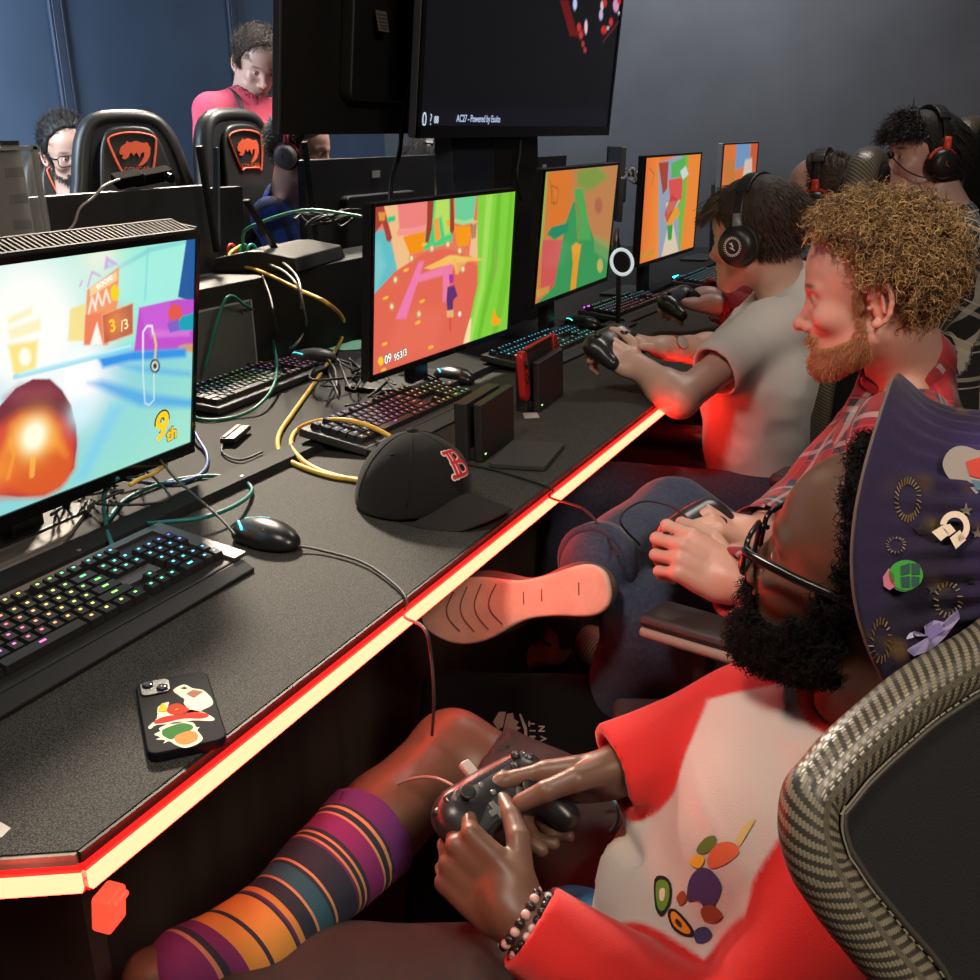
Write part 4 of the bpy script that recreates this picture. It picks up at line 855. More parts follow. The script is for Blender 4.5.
cable('ethernet_cable', [onz(130, 485, .80), onz(140, 479, .80), onz(153, 474, .79), onz(166, 464, .785)], .0036, YEL, 'short stretch of yellow cable under the nearest monitor')
cable('ethernet_cable', [onz(205, 370, .80), onz(225, 300, .95), onz(245, 305, .92), onz(262, 318, .86), onz(274, 345, .80), onz(276, 378, .77), onz(262, 402, .76), onz(238, 416, Z_), onz(205, 420, Z_), onz(185, 412, Z_)], .0036, GRN, 'green network cable looping beside the clear computer case')
cable('ethernet_cable', [at(244, 250, 2.88), at(244, 232, 2.82), at(262, 222, 2.75), at(285, 214, 2.7), at(310, 210, 2.65), at(340, 213, 2.6), at(375, 219, 2.55)], .0042, mat('bright_green_cable', (.02, .28, .2), .4), 'green network cable arching from the router behind the second monitor')
cable('ethernet_cable', [onz(112, 545, ZD+.02), onz(106, 525, ZD+.01), onz(104, 495, ZD+.03), onz(118, 478, ZD+.06)], .0035, TEAL, 'teal network cable hanging under the nearest monitor')
cable('ethernet_cable', [onz(108, 520, Z_), onz(125, 500, Z_), onz(160, 484, Z_), onz(205, 476, Z_), onz(240, 480, Z_), onz(252, 490, Z_), onz(238, 504, ZD+.018), onz(205, 517, ZD+.02), onz(165, 522, ZD+.02), onz(140, 524, Z_)], .0035, TEAL, 'teal network cable looping on the desk by the black mouse')
cable('ethernet_cable', [onz(188, 400, .80), onz(195, 432, .76), onz(207, 455, Z_), onz(203, 472, Z_), onz(180, 482, Z_), onz(150, 483, Z_), onz(120, 478, ZD+.02)], .0035, BLU, 'blue network cable curving round the nearest monitor corner')
for k_, P in enumerate(([(240, 255), (262, 262), (285, 272), (300, 292), (299, 315), (283, 335), (262, 347)], [(252, 254), (275, 258), (296, 275), (302, 300), (306, 325), (295, 345), (275, 352)], [(228, 262), (255, 266), (268, 290), (275, 320), (278, 340)])):
    dz = np.linspace(.97, .75, len(P)); cable('thin_cable', [at(x, y, 2.8) if i < 2 else onz(x, y, max(dz[i]-.0, .75)) if i > 3 else at(x, y, 2.65-.1*i) for i, (x, y) in enumerate(P)], .0028, WHC if k_ < 2 else RUB, ['white cable hanging from the router, nearer one', 'white cable hanging from the router, farther one', 'thin black cable hanging in front of the black cabinet'][k_])
cable('mouse_cable', [onz(235, 535, ZD+.02), onz(222, 520, ZD+.03), onz(200, 500, ZD+.04), onz(175, 478, ZD+.05), onz(160, 460, ZD+.06)], .0022, mat('braid', (.05, .045, .04), .6), 'thin braided cable running from the black mouse up behind the screen')
CB = cable('controller_cable', [onz(262, 530, ZD+.03), onz(285, 543, ZD+.012), onz(320, 550, Z_), onz(362, 562, Z_), onz(392, 582, Z_), onz(407, 600, ZD+.003), A3(XE+.012, onz(409, 606, ZD)[1], ZD-.015), at(424, 628, 1.14), at(431, 655, 1.15), at(434, 700, 1.17), at(432, 735, 1.24)], .0019, mat('braid'), 'thin dark cable crossing the desk and hanging over the light strip near the mouse')
cable('controller_cable', [onz(455, 462, ZD+.003), onz(490, 469, ZD+.003), onz(522, 478, ZD+.003), onz(552, 489, ZD+.003), A3(XE+.014, onz(563, 492, ZD)[1], ZD-.012), at(585, 510, 1.58), at(605, 535, 1.55), at(618, 556, 1.5)], .002, RUB, 'black cable from the flat box over the light strip to the curly haired player')
cable('controller_cable', [at(463, 794, 1.13), at(448, 783, 1.14), at(428, 777, 1.16), at(404, 781, 1.18), at(384, 793, 1.2), at(366, 818, 1.23), at(352, 850, 1.26)], .0019, mat('pink_grey_cable', (.28, .2, .19), .5), 'pale cable leaving the controller of the hat wearer over his shin')
cable('thin_cable', [onz(640, 545, .7), at(620, 520, 1.5), at(640, 502, 1.55), at(668, 505, 1.55), at(690, 520, 1.5)], .0018, RUB, 'thin black cable looping beside the controller of the curly haired player')
random.seed(3); CLU = []
for k_ in range(8):
    x0, y0 = 345+random.uniform(-20, 60), 372+random.uniform(-14, 14); P = []
    for q in range(7): P.append(onz(x0+q*9*random.uniform(-.6, 1.4), y0+random.uniform(-14, 16)+q*2, Z_+random.uniform(0, .035)))
    cable('thin_cable', P, random.choice((.002, .003)), RUB, 'black cable in the tangle between the silver mouse and the second monitor', group='black cables in the tangle by the silver mouse')
for k_ in range(8):
    x0, y0 = 60+random.uniform(-20, 70), 500+random.uniform(-10, 10); P = [onz(x0+q*14*random.uniform(-.3, 1.2), y0+random.uniform(-16, 12)-q*4, Z_+random.uniform(0, .05)) for q in range(6)]
    cable('thin_cable', P, .002, RUB, 'thin black cable in the tangle under the nearest monitor', group='black cables in the tangle under the nearest monitor')
for k_ in range(7):
    x0, y0 = 345+random.uniform(-20, 10), 215+random.uniform(-3, 6); P = [at(x0-40+q*12, y0+random.uniform(-6, 8), 2.75+random.uniform(-.05, .05)) for q in range(5)]
    cable('thin_cable', P, .004, WHC if k_ == 2 else RUB, 'loose cable heaped behind the second monitor', group='cables heaped behind the second monitor')
for k_ in range(6):
    x0 = 618+random.uniform(0, 16); P = [at(x0+q*4, 172+random.uniform(-4, 12), 3.9) for q in range(6)]
    cable('thin_cable', P, .006, mat('grey_cable', (.3, .3, .32), .4) if k_ % 2 else RUB, 'grey or black cable in the heap beside the fourth monitor', group='cables heaped beside the fourth monitor')
c = onz(236, 437, Z_); mb = MB(); mb.T = euler(0, 0, 20, c); mb.box((0, 0, .006), (.03, .10, .010)); o = tag(mb.obj('usb_hub', BLK, bevel=.002), 'small black hub with a pale top, by the green cable loop', 'usb hub'); mb = MB(); mb.T = euler(0, 0, 20, c); mb.box((-.008, 0, .0122), (.008, .09, .002)); mb.obj('pale_strip', mat('edge_white'), o, True)
cable('thin_cable', [onz(225, 440, Z_), onz(222, 452, Z_), onz(240, 460, Z_), onz(262, 452, Z_)], .0022, RUB, 'thin black cable looped round the small hub')
# grey wood-grain board under the nearest monitor
q = [onz(-60, 560, ZD), onz(95, 505, ZD), onz(62, 545, ZD), onz(0, 590, ZD), onz(-80, 640, ZD)]
mb = MB(); mb.prism([v[:2] for v in [onz(-80, 545, ZD), onz(96, 503, ZD), onz(60, 552, ZD), onz(-80, 625, ZD)]], ZD+.001, ZD+.008); tag(mb.obj('wooden_board', mat('grey_woodgrain', (.16, .145, .13), .55, noise=.45, nscale=16, nstretch=(6, .5, 1)), bevel=.001), 'thin grey wood-grain board lying under the nearest monitor', 'board')
# ------------------------------------------------------------------ the big screens on their post
T1 = pose(-1.19, 2.93, 1.665, 0, -6.5); TW, TH = 1.36, .765
tv = empty('television', T1[:3, 3], label='big dark television on the post with a tiny menu line and red graphics', cat='television')
mb = MB(); mb.T = T1; mb.prism(rrect(TW, TH, .008, 3), -.022, 0); mb.obj('tv_housing', mat('tv_edge', (.05, .055, .07), .4), tv, True, bevel=.004)
mb = MB(); mb.T = T1
for (cx, cy, w_, h_) in ((0, TH/2-.008, TW, .016), (0, -TH/2+.014, TW, .028), (-TW/2+.008, 0, .016, TH), (TW/2-.008, 0, .016, TH)): mb.box((cx, cy, .002), (w_, h_, .005))
mb.obj('tv_bezel', GLOSS, tv, True)
s = Screen(T1 @ np.array(euler(o=(0, 0, .0008))), TW-.03, TH-.04, 240); s.C[:] = lin((9, 11, 17)); s.poly([(414, 108), (640, 108), (640, 140), (414, 140)], (13, 16, 25), .02); s.poly([(560, 0), (568, 0), (576, 30), (584, 28), (584, 36), (570, 36)], (110, 16, 18), .004)
for x, y, w_, h_, c_ in ((575, 4, 2, 6, (190, 205, 250)), (586, 27, 1.5, 7, (240, 200, 215)), (579, 27, 2, 4, (200, 60, 50)), (581, 35, 2, 4, (190, 60, 50)), (583, 44, 1.5, 3, (170, 60, 50)), (585, 50, 1.5, 2.5, (180, 60, 50)), (602, 6, 1.5, 5, (225, 200, 200)), (605, 3, 2, 4, (200, 40, 40)), (601, 15, 2, 5, (200, 180, 220)), (604, 30, 3, 4, (200, 40, 35)), (611, 22, 2, 4, (200, 50, 50)), (608, 28, 1.3, 1.3, (230, 220, 220)), (616, 5, 3, 7, (215, 150, 190)), (620, 1, 3, 3, (200, 30, 40)), (624, 5, 2, 6, (110, 115, 140)), (619, 13, 1.2, 1.2, (220, 220, 220))): s.ell(x, y, w_, h_, c_, .003)
s.line([(603, 42), (625, 13)], .002, (120, 40, 45), .8); s.build(tv, .9)
s.text('0', 424, 120, .045, (200, 210, 230), tv); s.text('?', 430.5, 120, .036, (190, 200, 225), tv); s.text('88', 436, 120, .022, (190, 200, 225), tv, bold=.03); s.text('AC27 - Powered by Esuite', 479, 119, .024, (175, 190, 225), tv, bold=.01)
T2 = pose(-1.40, 2.68, 1.68, 180, 7); tb = empty('television', T2[:3, 3], label='back of a big black television with a small label, beside the lit one', cat='television')
mb = MB(); mb.T = T2; mb.prism(rrect(1.36, .765, .008, 3), -.016, 0); mb.obj('tv_housing', mat('tv_back_black', (.012, .012, .012), .5), tb, True, bevel=.004)
mb = MB(); mb.T = T2; mb.box((.684, 0, -.008), (.006, .765, .018)); mb.obj('side_edge', mat('tv_edge'), tb, True, bevel=.002)
mb = MB(); mb.T = T2; mb.prism(rrect(.9, .45, .02, 3, 0, -.08), -.05, -.0155); mb.obj('rear_cover', mat('tv_back_black'), tb, True, bevel=.006)
a = onx(375, 22, -1.36); ST = frame((1, 0, .12), (0, 1, 0), a+A3(.02, 0, 0)); mb = MB(); mb.T = ST; mb.box((0, 0, .0), (.046, .045, .002)); lb = mb.obj('rating_label', mat('label_dim', (.13, .12, .11), .7), tb, True)
mb = MB(); mb.T = ST
for k_, y in enumerate((.014, .006, -.002, -.01, -.016)): mb.box((.0, y, .0014), (.034, .0025, .001))
mb.obj('label_print', mat('print_dark', (.04, .04, .04), .7), lb, True)
ps = empty('screen_post', (-1.32, 2.8, 0), label='dark post with a navy panel holding the big televisions above the desks', cat='post')
a, b_ = onx(440, 170, -1.30), onx(489, 170, -1.30); c_ = onx(522, 170, -1.34)
mb = MB(); mb.box((-1.315, (a[1]+b_[1])/2+.03, (ZD+1.5)/2+.04), (.05, b_[1]-a[1]-.04, 1.5-ZD-.08)); mb.obj('post_panel', mat('navy_panel', (.02, .027, .045), .6, noise=.2, nscale=40), ps, True, bevel=.002)
mb = MB(); mb.box((-1.315, (b_[1]+c_[1])/2+.01, (ZD+1.7)/2), (.05, c_[1]-b_[1], 1.7-ZD-.002)); mb.obj('post_column', mat('dark_brown_post', (.015, .012, .012), .5), ps, True, bevel=.002)
mb = MB(); mb.box((-1.30, 2.75, 1.67), (.10, .5, .3)); mb.obj('mount_bracket', BLK, ps, True, bevel=.004)
cable('television_cable', [onx(416, 60, -1.35), onx(406, 100, -1.36), onx(402, 130, -1.35), onx(399, 155, -1.35), onx(392, 180, -1.33), onx(390, 205, -1.3)], .006, mat('slick_black', (.02, .022, .026), .2), 'glossy black cable hanging from the televisions behind the second monitor')
cable('television_cable', [onx(520, 128, -1.25), onx(520, 150, -1.25), onx(517, 175, -1.25), onx(521, 200, -1.25)], .005, RUB, 'black cable hanging down beside the dark post')
# ------------------------------------------------------------------ people: shapes
def U(v): v = np.asarray(v, float); return v/np.linalg.norm(v)
def head_prims(nose=1.0, jaw=1.0, chin=1.0, ears=True, eyes=True, brow=1.0):
    P = [el((-.014, 0, .036), (.096, .076, .083), k=.02), el((.030, 0, .030), (.064, .064, .074), k=.03),
         el((.040, 0, -.036), (.053, .055, .068), k=.03), el((.073, 0, -.062), (.026, .031, .026), k=.02)]
    for s in (-1, 1):
        P += [rc((.004, s*.053*jaw, -.060), (.074, s*.017, -.099), .015, .015, k=.03), el((.064, s*.043, -.026), (.024, .018, .018), k=.02),
              rc((.086, s*.010, .017), (.074, s*.044, .018), .0085*brow, .006*brow, k=.014)]
    P += [ball((.083, 0, -.102), .018*chin, k=.02)]
    for s in (-1, 1): P += [el((.094, s*.031, -.001), (.014, .018, .011), k=.012, op='s')]
    P += [rc((.086, 0, .008), (.110*(.5+.5*nose), 0, -.034), .0065, .0088, k=.011), ball((.1135*(.5+.5*nose)+.0*nose, 0, -.037), .0098, k=.007)]
    for s in (-1, 1):
        P += [ball((.1015, s*.0115, -.042), .0078, k=.005), rc((.108, s*.0055, -.0475), (.1, s*.008, -.049), .0026, .002, k=.002, op='s')]
    P += [el((.0945, 0, -.0665), (.0082, .023, .0062), k=.006), ball((.100, 0, -.0655), .0045, k=.005), el((.0935, 0, -.0785), (.0082, .0185, .0066), k=.005),
          rc((.1035, -.0, -.0722), (.096, -.021, -.0728), .0016, .0012, k=.0025, op='s'), rc((.1035, 0, -.0722), (.096, .021, -.0728), .0016, .0012, k=.0025, op='s')]
    if eyes:
        for s in (-1, 1): P += [ball((.0765, s*.031, .000), .0140, k=.004), el((.0915, s*.0315, -.001), (.010, .0120, .0046), k=.0015, op='s')]
    if ears:
        for s in (-1, 1):
            T = euler(0, 12, s*-16); P += [el((-.006, s*.0735, -.012), (.0150, .0055, .027), T, k=.005)]
            c = A3(-.006, s*.0815, -.012); pts = []
            for a in np.linspace(20, 262, 10):
                a = radians(a); pts.append(c+A3(.0165*cos(a)-.004*sin(a)-.002, s*(.001-.006*cos(a)), .0285*sin(a)))
            for i in range(len(pts)-1): P.append(rc(pts[i], pts[i+1], .0036, .0036, k=.0025))
            P += [ball(c+A3(.006, s*-.003, -.028), .0068, k=.006), el(c+A3(.001, s*.002, .002), (.0085, .0065, .0150), k=.003, op='s'), ball(c+A3(.0125, s*-.001, -.004), .0042, k=.004),
                  rc(c+A3(-.007, s*.001, -.012), c+A3(-.006, s*.001, .012), .0026, .0026, k=.003)]
    return P
def head_frame(pos, yaw, pitch=0, roll=0):   # yaw: degrees from +Y towards -X; pitch up
    f = A3(-sin(radians(yaw)), cos(radians(yaw)), 0); f = f*cos(radians(pitch))+A3(0, 0, sin(radians(pitch)))
    l = np.cross((0, 0, 1), f); l = U(l); u = np.cross(f, l)
    r = radians(roll); l2 = l*cos(r)+u*sin(r); u2 = u*cos(r)-l*sin(r)
    M = np.eye(4); M[:3, 0], M[:3, 1], M[:3, 2], M[:3, 3] = f, l2, u2, pos; return M
def hand_prims(M, side, curls, thumb, s=1.0, splay=1.0):
    P = []; sg = 1
    P += [bx((.050, .0, -.002), (.040, .037, .0125), .0120, k=.012), el((.030, .020, -.010), (.030, .018, .015), k=.012), el((.035, -.022, -.008), (.034, .014, .013), k=.012), rc((-.02, 0, 0), (.02, 0, -.002), .023, .025, k=.015)]
    base = [(.087, .029, 0), (.092, .0095, .002), (.088, -.010, .001), (.081, -.0275, -.002)]
    Ls = [(.042, .024, .021), (.046, .028, .022), (.042, .026, .021), (.033, .020, .019)]; spl = [7, 1.5, -3, -9]; Rr = [.0092, .0095, .0090, .0080]
    for i in range(4):
        p = A3(*base[i]); c = 0; az = radians(spl[i]*splay); r = Rr[i]
        P.append(rc(p-A3(.03, 0, .002), p, .0085, r*1.05, k=.008)); 
        for j in range(3):
            c += radians(curls[i][j]); d = A3(cos(c)*cos(az), cos(c)*sin(az), -sin(c)); q = p+d*Ls[i][j]
            r2 = r*(.93 if j < 2 else .82); P.append(rc(p, q, r, r2, k=.0025 if j else .006)); P.append(ball(q, r2*1.03, k=.003) if j < 2 else ball(q, r2, k=.002)); p, r = q, r2
    p = A3(.022, .024, -.008); r = .0150
    for j, (L, v) in enumerate(zip((.042, .032, .026), thumb)):
        q = p+U(v)*L; r2 = (.0120, .0102, .0088)[j]; P.append(rc(p, q, r, r2, k=.006 if j == 0 else .003)); p, r = q, r2
    Mm = M.copy()
    return tr(P, Mm, s)
def hand_frame(wrist, xdir, dorsal, side):
    x = U(xdir); z = np.asarray(dorsal, float); z = U(z-x*(z@x)); y = np.cross(z, x)
    if side == 'L': y = -y
    M = np.eye(4); M[:3, 0], M[:3, 1], M[:3, 2], M[:3, 3] = x, y, z, wrist; return M
GRIP = [(25, 50, 35), (38, 62, 40), (42, 65, 42), (45, 65, 42)]
THG = [(.55, .62, .15), (.9, .15, .1), (.92, -.1, -.1)]
RELAX = [(25, 35, 25), (30, 40, 28), (32, 42, 30), (34, 42, 30)]
def torso(J, g=0.0, w=1.45, fat=1.0, k=.03):
    ax = U(J['sL']-J['sR']); up = .55*J['nk']+.45*J['ch']; hx = U(J['hL']-J['hR'])
    return [rcx(J['pe'], J['wa'], .098*fat+g, .090*fat+g, w, hx, k), rcx(J['wa'], J['ch'], .090*fat+g, .112*fat+g, w*.98, ax, k), rcx(J['ch'], up, .112*fat+g, .075+g, w*1.0, ax, k),
            rc(J['nk'], J['sL'], .045+g, .050+g, k), rc(J['nk'], J['sR'], .045+g, .050+g, k)]
def limb(a, b, r1, r2, k=.02): return rc(a, b, r1, r2, k)
def person(key, J, HM, label, skin=(.55, .33, .24), res=.006, hres=.003, sc=1.0, hands=None, head_kw={}, shin=None, collar_z=None, handres=None, body_low=True, lipc=None, redness=.0, group=None, arm_r=1.0, extra=[]):
    rt = empty('person', (J['pe'][0], J['pe'][1], 0), label=label, cat='person', group=group)
    skn = vmat('skin_'+key, .42, sub=.12, bump=.12, bscale=350, spec=.45, bdist=.0006)
    hp = tr(head_prims(**head_kw), HM, sc)
    neck = [rc(ap(HM, A3(-.012, 0, -.060)*sc)[0], J['nk'], .050*sc, .056, k=.025), rc(ap(HM, A3(-.035, 0, -.02)*sc)[0], J['nk']+A3(0, 0, .0), .045*sc, .05, k=.03)]
    arms = []
    for s in 'LR':
        if J.get('e'+s) is None: continue
        arms += [limb(J['s'+s], J['e'+s], .044*arm_r, .036*arm_r), limb(J['e'+s], .65*J['e'+s]+.35*J['w'+s], .037*arm_r, .040*arm_r), limb(.65*J['e'+s]+.35*J['w'+s], J['w'+s], .040*arm_r, .0235)]
    legs = []
    for s in 'LR':
        if J.get('k'+s) is None: continue
        legs += [limb(J['h'+s], J['k'+s], .072, .050), limb(J['k'+s], .6*J['k'+s]+.4*J['a'+s], .048, .050), limb(.6*J['k'+s]+.4*J['a'+s], J['a'+s], .050, .034)]
        if J.get('t'+s) is not None: legs += [limb(J['a'+s], J['t'+s], .036, .026)]
    tors = torso(J, -.012)
    V0, F0 = mesh_sdf(tors+arms+legs+neck+extra, res)
    Vh, Fh = mesh_sdf(hp+neck, hres, lo=np.min([ap(HM, [0, 0, -.17])[0]-.16, HM[:3, 3]-.16], 0), hi=HM[:3, 3]+.2)
    # keep only the part of the head mesh above the collar
    loc = (Vh-HM[:3, 3])@HM[:3, :3]/sc
    Vs, Fs = [V0, Vh], [F0, Fh]; n = [len(V0), len(Vh)]
    C0 = np.tile(skin, (len(V0), 1)); C1 = head_colour(loc, skin, lipc, redness)
    Cs = [C0, C1]
    for (M, s, cu, th, hs) in (hands or []):
        hpz = hand_prims(M, s, cu, th, hs); el_ = J['e'+s]; fo = [limb(J['w'+s]+(el_-J['w'+s])*.35, J['w'+s], .034*arm_r, .0235)]
        Vq, Fq = mesh_sdf(hpz+fo, handres or res*.5, lo=M[:3, 3]-.21, hi=M[:3, 3]+.21); lq = (Vq-M[:3, 3])@M[:3, :3]/hs
        cc = np.tile(skin, (len(Vq), 1)); palm = np.clip(-lq[:, 2]/.012, 0, 1)[:, None]*np.clip(lq[:, 0]/.02, 0, 1)[:, None]; cc = cc*(1-palm*.35)+np.array([.62, .36, .28])*np.maximum(np.max(skin), .25)*palm*.35
        tips = np.clip((lq[:, 0]-.1)/.06, 0, 1)[:, None]*.15; cc = cc*(1+tips); Vs.append(Vq); Fs.append(Fq); Cs.append(cc); n.append(len(Vq))
    off = np.cumsum([0]+n[:-1]); F = np.concatenate([f+o for f, o in zip(Fs, off) if len(f)])
    link_mesh('body', np.concatenate(Vs), F, skn, rt, True, col=np.clip(np.concatenate(Cs), 0, 1))
    if head_kw.get('eyes', True):
        for s in (-1, 1):
            c = ap(HM, A3(.0765, s*.031, 0)*sc)[0]; mb = MB(); mb.ell(c, [.0124*sc]*3, None, 16, 12); e = mb.obj('eye', mat('eye_white', (.62, .58, .55), .15), rt, True, smooth=True)
            gz = U(HM[:3, :3]@A3(1, s*-.04, -.12)); mb = MB(); mb.ell(c+gz*.0072*sc, [.0062*sc]*3, None, 12, 8); mb.obj('iris', mat('iris_brown', (.03, .015, .01), .1), e, True, smooth=True)
    return rt
def head_colour(l, skin, lipc=None, red=0.0):
    sk = np.array(skin, float); C = np.tile(sk, (len(l), 1))
    def g(c, r): return np.exp(-(((l-np.array(c))/np.array(r))**2).sum(1))[:, None]
    redc = sk*np.array([1.12, .72, .68])
    for c, r, a in (((.112, 0, -.038), (.02, .02, .02), .55), ((-.006, .08, -.012), (.03, .02, .04), .55), ((-.006, -.08, -.012), (.03, .02, .04), .55), ((.075, .045, -.03), (.03, .03, .025), .15), ((.075, -.045, -.03), (.03, .03, .025), .15)):
        w = g(c, r)*a; C = C*(1-w)+redc*w
    lip = np.array(lipc) if lipc is not None else sk*np.array([1.0, .55, .52])
    w = np.clip(g((.100, 0, -.072), (.014, .021, .0105))*1.9-.45, 0, 1); C = C*(1-w)+lip*w
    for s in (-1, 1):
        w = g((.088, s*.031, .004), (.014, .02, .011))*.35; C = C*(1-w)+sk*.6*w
        w = np.clip(g((.088, s*.031, .0225), (.02, .022, .0042))*1.6-.35, 0, 1); C = C*(1-w)+np.array([.03, .018, .012])*w*1+0*C if False else C*(1-w*.85)+np.array([.035, .02, .013])*w*.85
    return C
def hem(p, d, r, t=.006, depth=.05, big=1.35):
    """open end of a sleeve, leg or neckline at p, opening towards d"""
    d = U(d); p = np.asarray(p, float)
    return [rc(p-d*depth, p+d*.06, r-t, r-t, k=.004, op='s'), Pr('bx', .003, 's', r=np.array([r*big, r*big, .065]), rr=.002, M=frame(d, (1, .13, .21), p+d*.065))]
def garment(name, prims, res, parent, mt, col=None, seed=1, amp=.004, freq=38, bones=None, sm=2, noise2=None, lo=None, hi=None):
    def nz(P): 
        q = wav(P, freq, seed); o = amp*q+amp*.55*np.abs(wav(P, freq*1.9, seed+5))-amp*.3
        return o+(noise2(P) if noise2 else 0)
    V, F = mesh_sdf(prims, res, nz, lo=lo, hi=hi); V = smooth_mesh(V, F, sm)
    attrs = None
    if bones:
        best = np.full(len(V), 9.); G = np.zeros((len(V), 3))
        for (a, b, s0, u0) in bones:
            a, b = np.asarray(a, float), np.asarray(b, float); t = np.clip(((V-a)@(b-a))/((b-a)@(b-a)), -.3, 1.3); q = V-(a+t[:, None]*(b-a)); d = np.linalg.norm(q, axis=1)
            tt = np.clip(t, 0, 1); dd = np.linalg.norm(V-(a+tt[:, None]*(b-a)), axis=1)
            ax = U(b-a); e1 = U(np.asarray(u0)-ax*(np.asarray(u0)@ax)); e2 = np.cross(ax, e1); ang = np.arctan2(q@e2, q@e1)
            k = dd < best; best[k] = dd[k]; G[k] = np.c_[s0+t*np.linalg.norm(b-a), ang*.07, np.zeros(len(V))][k]
        attrs = {'guv': G}
    o = link_mesh(name, V, F, mt, parent, True, col=None if col is None else (col(V) if callable(col) else np.tile(col, (len(V), 1))), attrs=attrs); return o
def plaid(name, base, lines, rough=.85):
    """lines: list of (coordinate 0/1, period, offset, width, colour, opacity)"""
    mt = bpy.data.materials.new(name); mt.use_nodes = True; nt = mt.node_tree; b = nt.nodes['Principled BSDF']; b.inputs['Roughness'].default_value = rough; b.inputs['Sheen Weight'].default_value = .15
    a = nt.nodes.new('ShaderNodeAttribute'); a.attribute_name = 'guv'; sp = nt.nodes.new('ShaderNodeSeparateXYZ'); nt.links.new(a.outputs['Vector'], sp.inputs[0])
    prev = None; pc = (*base, 1)
    for (ci, per, off, w, c, op) in lines:
        def mth(opn, i0, v1=None, v2=None):
            n = nt.nodes.new('ShaderNodeMath'); n.operation = opn
            if isinstance(i0, (int, float)): n.inputs[0].default_value = i0
            else: nt.links.new(i0, n.inputs[0])
            if v1 is not None: n.inputs[1].default_value = v1
            if v2 is not None: n.inputs[2].default_value = v2
            return n.outputs[0]
        x = mth('DIVIDE', sp.outputs[ci], per); x = mth('ADD', x, off+100); x = mth('FRACT', x); x = mth('SUBTRACT', x, .5); x = mth('ABSOLUTE', x); x = mth('LESS_THAN', x, w/2/per); x = mth('MULTIPLY', x, op)
        mx = nt.nodes.new('ShaderNodeMixRGB'); nt.links.new(x, mx.inputs[0]); mx.inputs[2].default_value = (*c, 1)
        if prev is None: mx.inputs[1].default_value = pc
        else: nt.links.new(prev, mx.inputs[1])
        prev = mx.outputs[0]
    nt.links.new(prev, b.inputs['Base Color'])
    tc = nt.nodes.new('ShaderNodeTexCoord'); n = nt.nodes.new('ShaderNodeTexNoise'); n.inputs['Scale'].default_value = 500; nt.links.new(tc.outputs['Object'], n.inputs['Vector']); bp = nt.nodes.new('ShaderNodeBump'); bp.inputs['Strength'].default_value = .2; bp.inputs['Distance'].default_value = .001
    nt.links.new(n.outputs['Fac'], bp.inputs['Height']); nt.links.new(bp.outputs[0], b.inputs['Normal'])
    return mt
# ------------------------------------------------------------------ hair
def strands(name, roots, dirs, L, r, mt, parent, m=6, curl=0, cturn=2, grav=(0, 0, -1), g=.3, seed=0, jit=.25, lenv=.3, cols=None):
    """hair as one mesh of thin tapering strands; roots, dirs in world space"""
    rg = np.random.default_rng(seed); N = len(roots); d = dirs+rg.normal(size=(N, 3))*jit; d /= np.linalg.norm(d, axis=1)[:, None]; gv = np.asarray(grav, float)
    L = L*(1+lenv*rg.uniform(-1, 1, N)); P = [roots-d*.002]; pos = roots.copy(); dd = d.copy()
    ph = rg.uniform(0, 2*pi, N); ref = np.cross(d, rg.normal(size=(N, 3))); ref /= np.linalg.norm(ref, axis=1)[:, None]+1e-9; ref2 = np.cross(d, ref); sgn = np.sign(rg.uniform(-1, 1, N))
    for j in range(1, m):
        dd = dd+gv*g/m; dd /= np.linalg.norm(dd, axis=1)[:, None]; pos = pos+dd*(L/(m-1))[:, None]
        if curl:
            a = ph+sgn*cturn*2*pi*j/(m-1); q = (np.cos(a)-np.cos(ph))[:, None]*ref+(np.sin(a)-np.sin(ph))[:, None]*ref2; P.append(pos+q*curl*(.4+.6*rg.uniform(0, 1, N))[:, None])
        else: P.append(pos.copy())
    P = np.stack(P, 1); T = np.gradient(P, axis=1); T /= np.linalg.norm(T, axis=2)[:, :, None]+1e-9
    n1 = np.cross(T, rg.normal(size=(N, 1, 3))); n1 /= np.linalg.norm(n1, axis=2)[:, :, None]+1e-9; n2 = np.cross(T, n1)
    rr = (r*np.linspace(1, .35, m))[None, :, None]; V = np.stack([P+rr*(cos(a)*n1+sin(a)*n2) for a in (0, 2*pi/3, 4*pi/3)], 2)
    idx = np.arange(N*m*3).reshape(N, m, 3); F = np.concatenate([np.stack([idx[:, :-1, k], idx[:, :-1, (k+1) % 3], idx[:, 1:, (k+1) % 3], idx[:, 1:, k]], -1).reshape(-1, 4) for k in range(3)])
    col = None
    if cols is not None:
        c0, c1 = np.array(cols[0]), np.array(cols[1]); f = rg.uniform(0, 1, N)**1.5; col = np.repeat((c0*(1-f[:, None])+c1*f[:, None]), m*3, axis=0)
    return link_mesh(name, V.reshape(-1, 3), F, mt, parent, True, col=col)
def scalp(HM, sc, n, maskf, off=0.0, seed=0, surf=None):
    """random points and outward normals on the head ellipsoid (head space mask)"""
    rg = np.random.default_rng(seed); out = []; nn = []; tot = 0
    prims = surf or head_prims(ears=False, eyes=False)
    while tot < n:
        d = rg.normal(size=(4000, 3)); d /= np.linalg.norm(d, axis=1)[:, None]; p = A3(.0, 0, 0)+d*.16
        for _ in range(7): p = p-d*sdf(prims, p)[:, None]*.9
        k = maskf(p); p, d = p[k], d[k]
        e = 1e-3; gN = np.stack([sdf(prims, p+A3(*v)*e)-sdf(prims, p-A3(*v)*e) for v in ((1, 0, 0), (0, 1, 0), (0, 0, 1))], 1); gN /= np.linalg.norm(gN, axis=1)[:, None]+1e-9
        out.append(p+gN*off); nn.append(gN); tot += len(p)
    p = np.concatenate(out)[:n]; g = np.concatenate(nn)[:n]; return ap(HM, p*sc), g@HM[:3, :3].T
